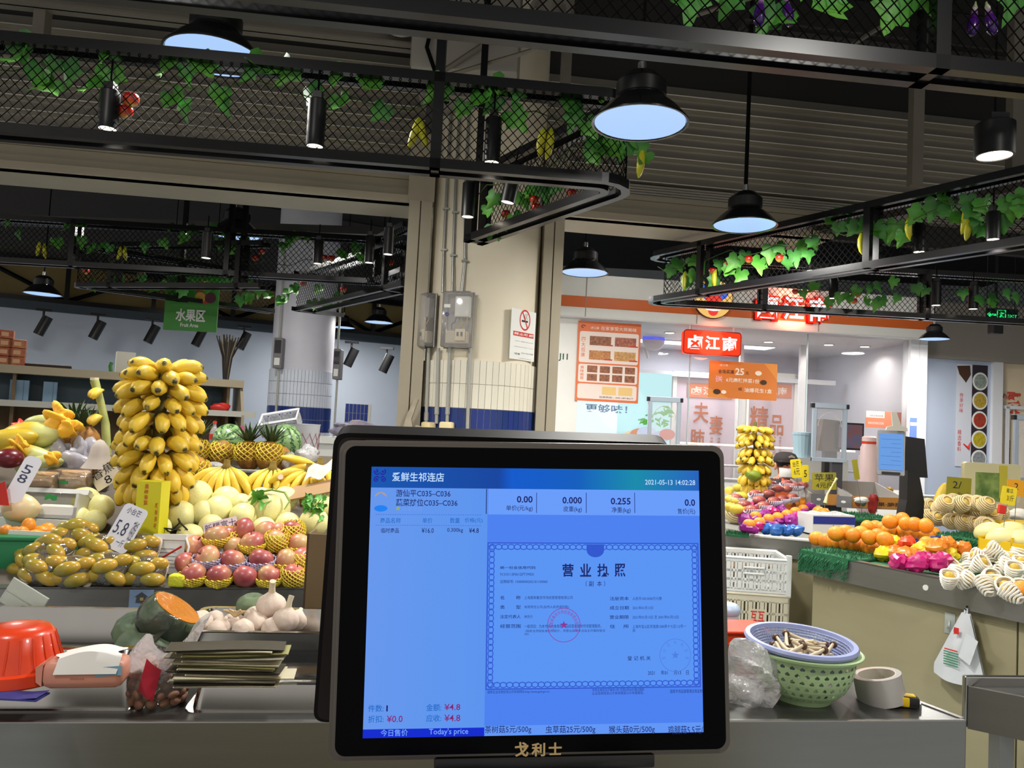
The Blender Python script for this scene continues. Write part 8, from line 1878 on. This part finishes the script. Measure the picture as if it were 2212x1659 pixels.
def door(px0, px1, py0, n, chars, lab):
    (a, d), (c, _) = sh2(px0, py0, 1.6), sh2(px1, py0, 1.6); w_ = c - a
    dr = struct('door_%d' % n, MB().box(a, c, 1.6, 1.62, .1, d), mat('door_poster_grey', rgb(196, 180, 190), .5), mtx=SM)
    struct('door_frame', MB().box(a - .05, a, 1.58, 1.64, 0, d + .06).box(c, c + .05, 1.58, 1.64, 0, d + .06).box(a - .05, c + .05, 1.58, 1.64, d, d + .06), shop_w, parent=dr)
    sg = thing('door_poster', lab, 'poster', SM @ T(a, 1.595, 0), 'shop door posters')
    part('orange_head', MB().box(.18 * w_, .95 * w_, -.002, 0, d - .26, d - .08), mat('poster_head_orange', rgb(196, 122, 90), .5), sg); lettering(sg, '卤江南', .25 * w_, .85 * w_, d - .22, d - .12, pap_w, -.004, .01)
    bru = mat('brush_orange_brown', rgb(176, 100, 66), .6)
    for ch, x0, x1, z0, z1 in chars: lettering(sg, ch, x0 * w_, x1 * w_, d - z0, d - z1, bru, -.003, .012)
    for i in range(2): vlettering(sg, '传统工艺卤制精选食材', (.60 + .12 * i) * w_, (.65 + .12 * i) * w_, d - 1.15, d - .75, bru, -.003)
door(1462, 1590, 812, 1, [('夫', .30, .56, .58, .32), ('妻', .58, .80, .72, .48), ('肺', .26, .50, .92, .66), ('片', .30, .5, 1.2, .98)], 'grey door poster with tall brush characters behind the promotion board')
door(1612, 1716, 812, 2, [('精', .10, .48, .70, .38), ('品', .52, .80, .74, .48), ('卤', .15, .45, 1.0, .76)], 'grey door poster with brush characters right of the hanging bananas')
struct('trim_9', MB().box(sh2(1598, 800, 1.3)[0], sh2(1606, 800, 1.3)[0], 1.3, 1.34, 0, 2.6).box(xP, xG, 1.55, 1.66, 2.16, 2.22).box(sh2(1728, 800, 1.0)[0], sh2(1742, 800, 1.0)[0], 1.0, 1.04, 0, 2.6), mat('cabinet_white', rgb(212, 212, 216), .4), mtx=SM)
# shop furniture behind the window
t = thing('display_counter', 'glass fronted food counter inside the shop', 'counter', SM @ T(sh2(1500, 900)[0], .35, 0)); part('body', MB().box(0, 2.1, 0, .6, 0, .95), shop_w, t); part('glass', MB().box(0, 2.1, 0, .01, .95, 1.35), glass_m, t); part('shelf', MB().box(0, 2.1, 0.05, .4, 1.1, 1.115), white_pl, t); part('warm_lamp', MB().box(0, 2.1, .2, .24, 1.33, 1.35), mat('counter_strip', (1, .85, .6, 1), emit=1.2), t)
t, w_, h = board('payment_board', 'orange and white payment notice on the shop wall', 'notice', 1871, 887, 1950, 927, .3, pap_o, .006, .002); part('white_half', MB().box(0, .5 * w_, -.001, 0, .6 * h, h), pap_w, t); lettering(t, '扫码点单领优惠', .1 * w_, .46 * w_, .66 * h, .78 * h, ink, -.002); lettering(t, '新鲜卤味每日现做', .06 * w_, .48 * w_, .2 * h, .36 * h, pap_w, -.002)
t, w_, h = board('blue_sticker', 'narrow blue sticker on the white shop door post', 'sticker', 1966, 902, 1980, 948, -.03, mat('sticker_blue', rgb(96, 120, 206), .4), .003, .002); part('band', MB().box(.05 * w_, .95 * w_, -.001, 0, .62 * h, .78 * h), pap_w, t)
# notice frame, till, flask between the stalls and the shop
def wb_(px, py, y): return atY(px, py, y)
alu = mat('pale_blue_frame', rgb(176, 190, 206), .3, .4)
def nframe(label, px0, py0, px1, py1, y, post):
    a, b = wb_(px0, py1, y), wb_(px1, py0, y); w_, h = b.x - a.x, b.z - a.z
    t = thing('notice_frame', label, 'frame', T(a.x, y, a.z), 'clear notice frames')
    for x in (0, w_ - .03): part('side_rail', MB().box(x, x + .03, -.012, .012, 0, h, b=.003), alu, t)
    part('top_rail', MB().box(-.01, w_ + .01, -.016, .016, h - .03, h + .01, b=.004), alu, t); part('bottom_rail', MB().box(0, w_, -.014, .014, 0, .03, b=.003), alu, t); part('clear_sheet', MB().box(.03, w_ - .03, -.002, .002, .03, h - .03), film('frame_sheet', (.86, .88, .94, 1), .14, .05), t)
    part('arch_line', MB().tube([(w_ / 2 + (w_ / 2 - .04) * math.cos(R(q)), -.004, h - .16 + .1 * math.sin(R(q))) for q in range(0, 181, 15)], .002, 4), white_pl, t); 
    if post: part('post', MB().box(w_ * .62, w_ * .92, 0, .05, (.9 if px0 == 1752 else 0) - a.z, 0), mat('dark_post', rgb(60, 60, 68), .5), t)
    for x in (0, w_): part('corner_cap', MB().box(x - .012, x + .012, -.018, .018, h - .028, h + .006, b=.004), bp_, t)
nframe('pale metal framed clear notice stand beside the person', 1752, 876, 1830, 996, 5.6, True)
nframe('pale metal framed clear notice stand above the terminal', 1395, 862, 1472, 1000, 5.9, True)
nframe('pale metal framed notice stand at the right edge', 2188, 902, 2270, 1040, 5.4, True)
p = wb_(1795, 975, 6.3); t = thing('till_screen', 'brown till with a small food picture screen inside the shop', 'till', T(p.x, p.y, p.z)); part('case', MB().prism([(-.12, 0), (.06, 0), (.08, .25), (-.08, .26)], -.03, .1), mat('brown_case', rgb(92, 72, 60), .5), t); part('screen_case', MB().box(.02, .24, -.06, -.03, .02, .24, b=.006), bp_, t); part('screen', MB().box(.035, .225, -.0615, -.06, .035, .225), mat('screen_food', rgb(150, 90, 84), .4, var=.8, vs=14, col2=rgb(90, 110, 150), emit=0), t); part('stand', MB().box(-.05, .05, 0, .06, .9 - p.z, 0), bp_, t)
p = wb_(1875, 1040, 6.0); t = thing('pink_flask', 'pale pink drink flask standing behind the open cartons', 'flask', T(p.x, p.y, .9)); z_ = wb_(1875, 945, 6.0).z - .9
part('body', MB().lathe([(.0001, 0), (.06, 0), (.062, .02), (.062, z_ - .08), (.052, z_ - .06), (.052, z_), (.04, z_ + .01), (.0001, z_ + .012)], 24), mat('pale_pink_plastic', rgb(222, 196, 196), .4), t, 40); part('orange_band', MB().lathe([(.0525, z_ - .05), (.0525, z_ - .03)], 24), orp, t)
p = wb_(1880, 1030, 6.05); solo('white_bin', MB().box(-.02, .10, 0, .12, 0, wb_(1880, 985, 6.05).z - .9, b=.01), mat('pinkish_white', rgb(216, 200, 206), .4), 'pinkish white box beside the drink flask', 'box', T(p.x, p.y + .07, .9))
p = wb_(1712, 975, 6.8); solo('pale_blue_tub', MB().lathe([(.0001, 0), (.08, 0), (.10, .2), (.105, .2), (.105, .22), (.0001, .225)], 20), mat('pale_cyan_plastic', rgb(170, 200, 214), .4), 'pale cyan tub behind the shop glass beside the frame', 'tub', T(p.x + .1, p.y, p.z - .05))
solo('tub_shelf', MB().box(-.35, .45, -.1, .2, 0, p.z - .05), shop_w, 'white cabinet carrying the pale cyan tub', 'cabinet', T(p.x, p.y, 0))
# ================================================================== RIGHT END: NEXT UNIT
NY = 8.75; NO = Vector((4.4, NY, 0)); NMx = frame(NO, sxd, syd); NMi = NMx.inverted()
def n2(px, py, dy=0): q = NMi @ onp(px, py, NO + syd * dy, syd); return q.x, q.z
nx0, nx1, nx2 = n2(1985, 850)[0], n2(2140, 850)[0], n2(2420, 850)[0]
struct('wall_next_unit', MB().box(nx0, nx1, 0, .1, 0, 2.45), mat('lavender_wall', rgb(176, 186, 206), .55), mtx=NMx); struct('wall_next_cream', MB().box(nx1 + .12, nx2, .04, .12, 0, 2.45), mat('warm_cream_wall', rgb(222, 202, 172), .5), mtx=NMx)
struct('trim_10', MB().box(nx1, nx1 + .12, -.04, .12, 0, 2.45).box(nx1 + .2, nx1 + .24, .0, .05, 0, 1.95).box(nx1 + .12, nx2, 0, .05, 1.92, 1.96), mat('white_frame_metal', rgb(216, 216, 220), .35), mtx=NMx); struct('wall_next_header', MB().box(nx0, nx2, -.06, .3, 2.45, 3.1), mat('grey_header', rgb(150, 142, 132), .6), mtx=NMx)
(a, d), (c, b) = n2(2066, 786), n2(2128, 1010)
t = thing('spice_banner', 'tall white banner with dishes of spices on the right wall', 'banner', NMx @ T(a, -.012, b)); w_, h = c - a, d - b
part('sheet', MB().box(0, w_, 0, .006, 0, h), mat('banner_white', rgb(200, 202, 212), .5), t); part('dark_side', MB().box(.50 * w_, w_, -.001, 0, 0, h), mat('banner_dark', rgb(44, 36, 44), .5), t)
sp_c = [rgb(150, 160, 150), rgb(190, 160, 60), rgb(170, 60, 40), rgb(196, 176, 40), rgb(150, 154, 158)]
for i, c_ in enumerate(sp_c):
    z = (.84 - .19 * i) * h; part('bowl_picture', disc(.25 * w_, -.005, .76 * w_, z, 1, 1.1), white_pl, t); part('spice_picture', disc(.20 * w_, -.008, .76 * w_, z, 1, 1.1), mat('spice_%d' % i, c_, .6, var=.6, vs=60), t)
part('spoon_picture', MB().prism([(.0, .98 * h), (.42 * w_, .99 * h), (.45 * w_, .9 * h), (.3 * w_, .82 * h), (.08 * w_, .9 * h)], -.002, 0), brn, t); part('chilli_picture', MB().tube([(.25 * w_, -.003, .22 * h), (.4 * w_, -.003, .18 * h), (.48 * w_, -.003, .24 * h)], [.006, .02, .004], 6), red_ink, t)
vlettering(t, '传承好味', .10 * w_, .22 * w_, .52 * h, .72 * h, red_ink, -.002); vlettering(t, '精选香料', .06 * w_, .18 * w_, .14 * h, .36 * h, red_ink, -.002)
(a, d), (c, b) = n2(2165, 845), n2(2212, 895)
t = thing('red_brush_sign', 'red brush character on the cream wall at the right edge', 'sign', NMx @ T(a, .035, b)); lettering(t, '聚', .3 * (c - a), c - a, 0, d - b, mat('red_brush', rgb(200, 70, 56), .6), 0, .02); part('ornament', MB().tube([(.05 * i * (c - a), -.002, (d - b) * (.8 + .12 * math.sin(i * 1.8))) for i in range(9)], .008, 5), mat('brush_pink', rgb(196, 120, 110), .6), t)
(a, d), (c, b) = n2(2174, 952), n2(2186, 1003); t = thing('black_notice', 'narrow black framed notice on the right wall', 'notice', NMx @ T(a, .035, b)); part('sheet', MB().box(0, c - a, 0, .004, 0, d - b), pale, t)
for i in range(4): part('bar', MB().box(0, c - a, -.001, 0, (d - b) * i / 3 - .004, (d - b) * i / 3 + .006), ink, t)
part('edge', MB().box(0, .008, -.001, 0, 0, d - b).box(c - a - .008, c - a, -.001, 0, 0, d - b), ink, t)
# green exit sign
q = wb_(2164, 694, 6.6); t = thing('exit_sign', 'glowing green exit sign with running man and arrow, hung on the right', 'sign', T(q.x, q.y, q.z)); part('box', MB().box(-.14, .14, 0, .03, 0, .11), mat('exit_dark', rgb(14, 40, 26), .4), t)
gg = em('exit_green', rgb(40, 226, 120), 1.1); part('arrow', MB().prism([(-.13, .055), (-.10, .03), (-.10, .045), (-.05, .045), (-.05, .062), (-.10, .062), (-.10, .08)], -.003, 0), gg, t); part('door_symbol', MB().tube([(-.04, -.002, .02), (-.04, -.002, .095), (.03, -.002, .095), (.03, -.002, .02)], .005, 4), gg, t); part('running_man', MB().tube([(-.02, -.002, .03), (-.005, -.002, .055), (-.01, -.002, .08)], .007, 5).tube([(-.005, -.002, .055), (.018, -.002, .03)], .006, 5).tube([(-.02, -.002, .065), (.016, -.002, .07)], .005, 5), gg, t); lettering(t, 'EXIT', .05, .13, .035, .06, gg, -.002, .02)
part('wire', MB().tube([(-.12, .015, .11), (-.12, .015, 2.2)], .003, 5).tube([(.12, .015, .11), (.12, .015, 2.2)], .003, 5), wire_m, t)
q = wb_(2150, 722, 7.5); solo('black_speaker', MB().box(-.05, .05, -.05, .05, 0, .1, b=.008).box(-.01, .01, -.01, .01, .1, 2.2), bp_, 'small black ceiling speaker box below the exit sign', 'speaker', T(*q))
# cream framed picture board on the far right stall
q0, q1 = wb_(2082, 1080, 5.3), wb_(2205, 1004, 5.3); w_, h = q1.x - q0.x, q1.z - q0.z
t = thing('picture_board', 'cream plastic framed board with a green vegetable picture behind the pears', 'board', T(q0.x, q0.y, q0.z)); part('frame', MB().prism(rrect(0, w_, 0, h, .02, 4), 0, .04), mat('cream_plastic', rgb(214, 206, 160), .4), t)
part('picture', MB().box(.2 * w_, .66 * w_, -.002, 0, .0, .75 * h), mat('green_picture', rgb(64, 100, 36), .5, var=.8, vs=16, col2=rgb(150, 170, 90)), t); part('yellow_strip', MB().box(.62 * w_, .76 * w_, -.004, -.002, .1 * h, .95 * h), mat('clear_yellow_strip', rgb(200, 186, 60), .4), t); part('stand', MB().box(.1 * w_, .9 * w_, 0, .06, -q0.z, 0), MATS['cream_plastic'], t)
q = wb_(2032, 1076, 5.25); solo('yellow_melon', MB().ell(.04, .035, .11, 14, 10), mat('bright_mango', rgb(226, 196, 70), .4), 'yellow melon end peeping out behind the olive price card', 'melon', T(*q) @ RY(R(18)), smooth=180)
q = atZ(2050, 1082, 1.0); solo('white_foam_lids', MB().box(-.3, .3, -.03, .1, 0, .014, b=.004).box(-.28, .32, -.02, .1, .016, .03, b=.004), white_pl, 'stack of white foam lids behind the pears', 'lids', frame((q.x, q.y + .1, q.z - .0), E1, E2))
solo('lid_block', MB().box(-.28, .28, -.02, .1, 0, max(.02, q.z - .897)), turf, 'green covered block under the white foam lids', 'block', frame((q.x, q.y + .1, .897), E1, E2))

# ================================================================== LEFT BACKGROUND FURNITURE
GA = R(29); gx = Vector((math.cos(GA), math.sin(GA), 0)); gy = Vector((-gx.y, gx.x, 0)); G0_ = atY(0, 800, 7.4); G0_.z = 0; GM = frame(G0_, gx, gy); GMi = GM.inverted()
gxe = (GMi @ onp(527, 830, G0_, gy)).x
shb = mat('beige_shelf', rgb(150, 138, 114), .5); shp = mat('shelf_brown_back', rgb(112, 92, 66), .6)
t = thing('display_shelf', 'long beige display shelf along the left background', 'shelf', GM)
part('top_board', MB().box(-1.5, gxe, 0, .5, 1.70, 1.78), shb, t); part('middle_board', MB().box(-1.5, gxe + .12, -.15, .5, 1.38, 1.44), mat('shelf_lip', rgb(176, 174, 164), .45), t); part('lower_board', MB().box(-1.5, gxe + .15, -.25, .5, .95, 1.01), shb, t); part('back', MB().box(-1.5, gxe, .46, .5, 0, 1.4), shp, t); part('end_panel', MB().prism([(-.2, 0), (.5, 0), (.5, 1.7), (.05, 1.7), (-.15, 1.4)], gxe - .03, gxe, Matrix(((0, 1, 0, 0), (1, 0, 0, 0), (0, 0, 1, 0), (0, 0, 0, 1)))), shb, t)
for x in (-.9, .1, 1.1, 2.1): part('upright', MB().box(x, x + .03, .1, .46, 0, 1.7), shp, t)
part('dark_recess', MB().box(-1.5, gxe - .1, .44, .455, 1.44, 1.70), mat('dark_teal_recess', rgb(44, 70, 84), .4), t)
redc = mat('red_gift_carton', rgb(140, 40, 32), .5, var=.4, vs=14, col2=rgb(180, 120, 70))
for i, (px, row) in enumerate(((5, 0), (34, 0), (5, 1), (34, 1), (5, 2), (34, 2), (5, 3))):
    x = (GMi @ onp(px, 780, G0_, gy)).x; t = thing('gift_carton', 'red patterned gift carton on the left shelf, %s of the %s stack' % (['lowest', 'second', 'third', 'topmost'][row], 'left' if px < 20 else 'right'), 'carton', GM @ T(x, .05, 1.78 + row * .085), 'red gift cartons'); part('box', MB().box(-.07, .07, 0, .15, 0, .08, b=.003), redc, t); part('label', MB().box(-.03, .03, -.002, 0, .02, .06), mat('gift_label', rgb(196, 150, 110), .5), t)
x = (GMi @ onp(100, 780, G0_, gy)).x; solo('dark_bundle', MB().box(-.18, .22, 0, .12, 0, .03, b=.01), mat('dark_brown_bundle', rgb(50, 34, 26), .8), 'flat dark brown bundle lying on the left shelf', 'bundle', GM @ T(x, .05, 1.78))
for i, (px, w_, lab) in enumerate(((40, .16, 'pale blue carton in the shelf recess, left one'), (108, .12, 'pale blue carton in the shelf recess, right one'), (410, .10, 'pale blue carton at the right end of the shelf recess'))):
    x = (GMi @ onp(px, 830, G0_, gy)).x; t = thing('blue_carton', lab, 'carton', GM @ T(x, .15, 1.44), 'pale blue cartons'); part('box', MB().box(-w_ / 2, w_ / 2, 0, .2, 0, .2), mat('pale_blue_carton', rgb(120, 150, 176), .5), t); part('seam', MB().box(w_ * .2, w_ * .24, -.002, 0, 0, .2), mat('seam_blue', rgb(90, 116, 140), .5), t)
x = (GMi @ onp(283, 770, G0_, gy)).x; t = thing('white_carton', 'white cardboard carton on the left shelf behind the banana bunch', 'carton', GM @ T(x, .12, 1.78)); part('box', MB().box(-.13, .05, 0, .2, 0, .22), mat('offwhite_carton', rgb(176, 172, 160), .6), t); part('blue_print', MB().box(.05, .14, .02, .2, 0, .2), mat('blue_grey_carton', rgb(120, 126, 150), .6), t); part('plant', MB().tube([(-.17, 0, 0), (-.18, 0, .06), (-.17, 0, .10)], .02, 6), leaf_g[1], t)
x = (GMi @ onp(492, 800, G0_, gy)).x; t = thing('dried_reed_bundle', 'tall bundle of dark dried reeds standing on the shelf end', 'reeds', GM @ T(x, .1, 1.78)); reed = mat('dark_reed', rgb(44, 38, 34), .8); reed2 = mat('straw_reed', rgb(120, 104, 80), .8)
for i in range(44):
    a = i * 2.4; rr = .02 + .04 * (i % 5) / 5; part('reed', MB().tube([(rr * math.cos(a) * .5, rr * math.sin(a) * .5, 0), (rr * math.cos(a), rr * math.sin(a), .25), (rr * math.cos(a) * (1.5 + (i % 7) * .25), rr * math.sin(a), .42 + .10 * ((i * 7) % 5) / 5)], .006, 4), reed if i % 6 else reed2, t)
x = (GMi @ onp(478, 870, G0_, gy)).x; solo('red_packet', blob(.10, .05, .05, .3, 101), mat('red_packet_film', rgb(190, 44, 36), .4), 'red packet lying on the middle shelf board', 'packet', GM @ T(x, .05, 1.47), smooth=60)
x = (GMi @ onp(400, 865, G0_, gy)).x; solo('red_packet', blob(.06, .05, .03, .3, 102), MATS['red_packet_film'], 'smaller red packet on the middle shelf board behind the bananas', 'packet', GM @ T(x, .05, 1.46), smooth=60)
# green fruit area sign
q0, q1 = atY(352, 712, 7.0), atY(475, 600, 7.0); w_, h = q1.x - q0.x, q1.z - q0.z
t = thing('area_sign', 'green hanging fruit area sign with white characters', 'sign', T(q0.x, 7.0, q0.z)); sg_ = mat('sign_green', rgb(58, 128, 46), .5)
part('board', MB().box(0, w_, 0, .02, 0, h), sg_, t); lettering(t, '水果区', .22 * w_, .78 * w_, .17 * h, .40 * h, white_pl, -.002, .03); lettering(t, 'Fruit Area', .32 * w_, .66 * w_, .07 * h, .14 * h, white_pl, -.002, .02)
for i, (x, z, c) in enumerate(((.62, .8, rgb(120, 80, 40)), (.72, .85, rgb(150, 120, 60)), (.75, .6, rgb(170, 60, 40)), (.66, .62, rgb(190, 140, 60)), (.85, .62, rgb(80, 30, 50)))): part('fruit_picture', MB().prism([(x * w_ + .05 * math.cos(R(q)), z * h + .05 * math.sin(R(q))) for q in range(0, 360, 24)], -.002 - .001 * i, 0), mat('sign_fruit_%d' % i, c, .5), t)
part('wire', MB().tube([(.1 * w_, .01, h), (.1 * w_, .01, 1.9)], .004, 5).tube([(.9 * w_, .01, h), (.9 * w_, .01, 1.9)], .004, 5), wire_m, t)
# clutter right of the far column
q = atY(770, 930, 9.0); solo('cloth_heap', blob(.28, .15, .10, .35, 111, 26, 16), mat('blue_white_cloth', rgb(110, 120, 150), .8, var=.7, vs=12, col2=rgb(190, 170, 176)), 'heap of blue and white bundles behind the terminal', 'heap', T(q.x, q.y, q.z), smooth=60)
solo('side_table', MB().box(-.5, .5, -.2, .3, q.z - .16, q.z - .09).box(-.45, .45, -.15, .25, 0, q.z - .16), shop_w, 'low white table under the bundles behind the terminal', 'table', T(q.x, q.y, 0))
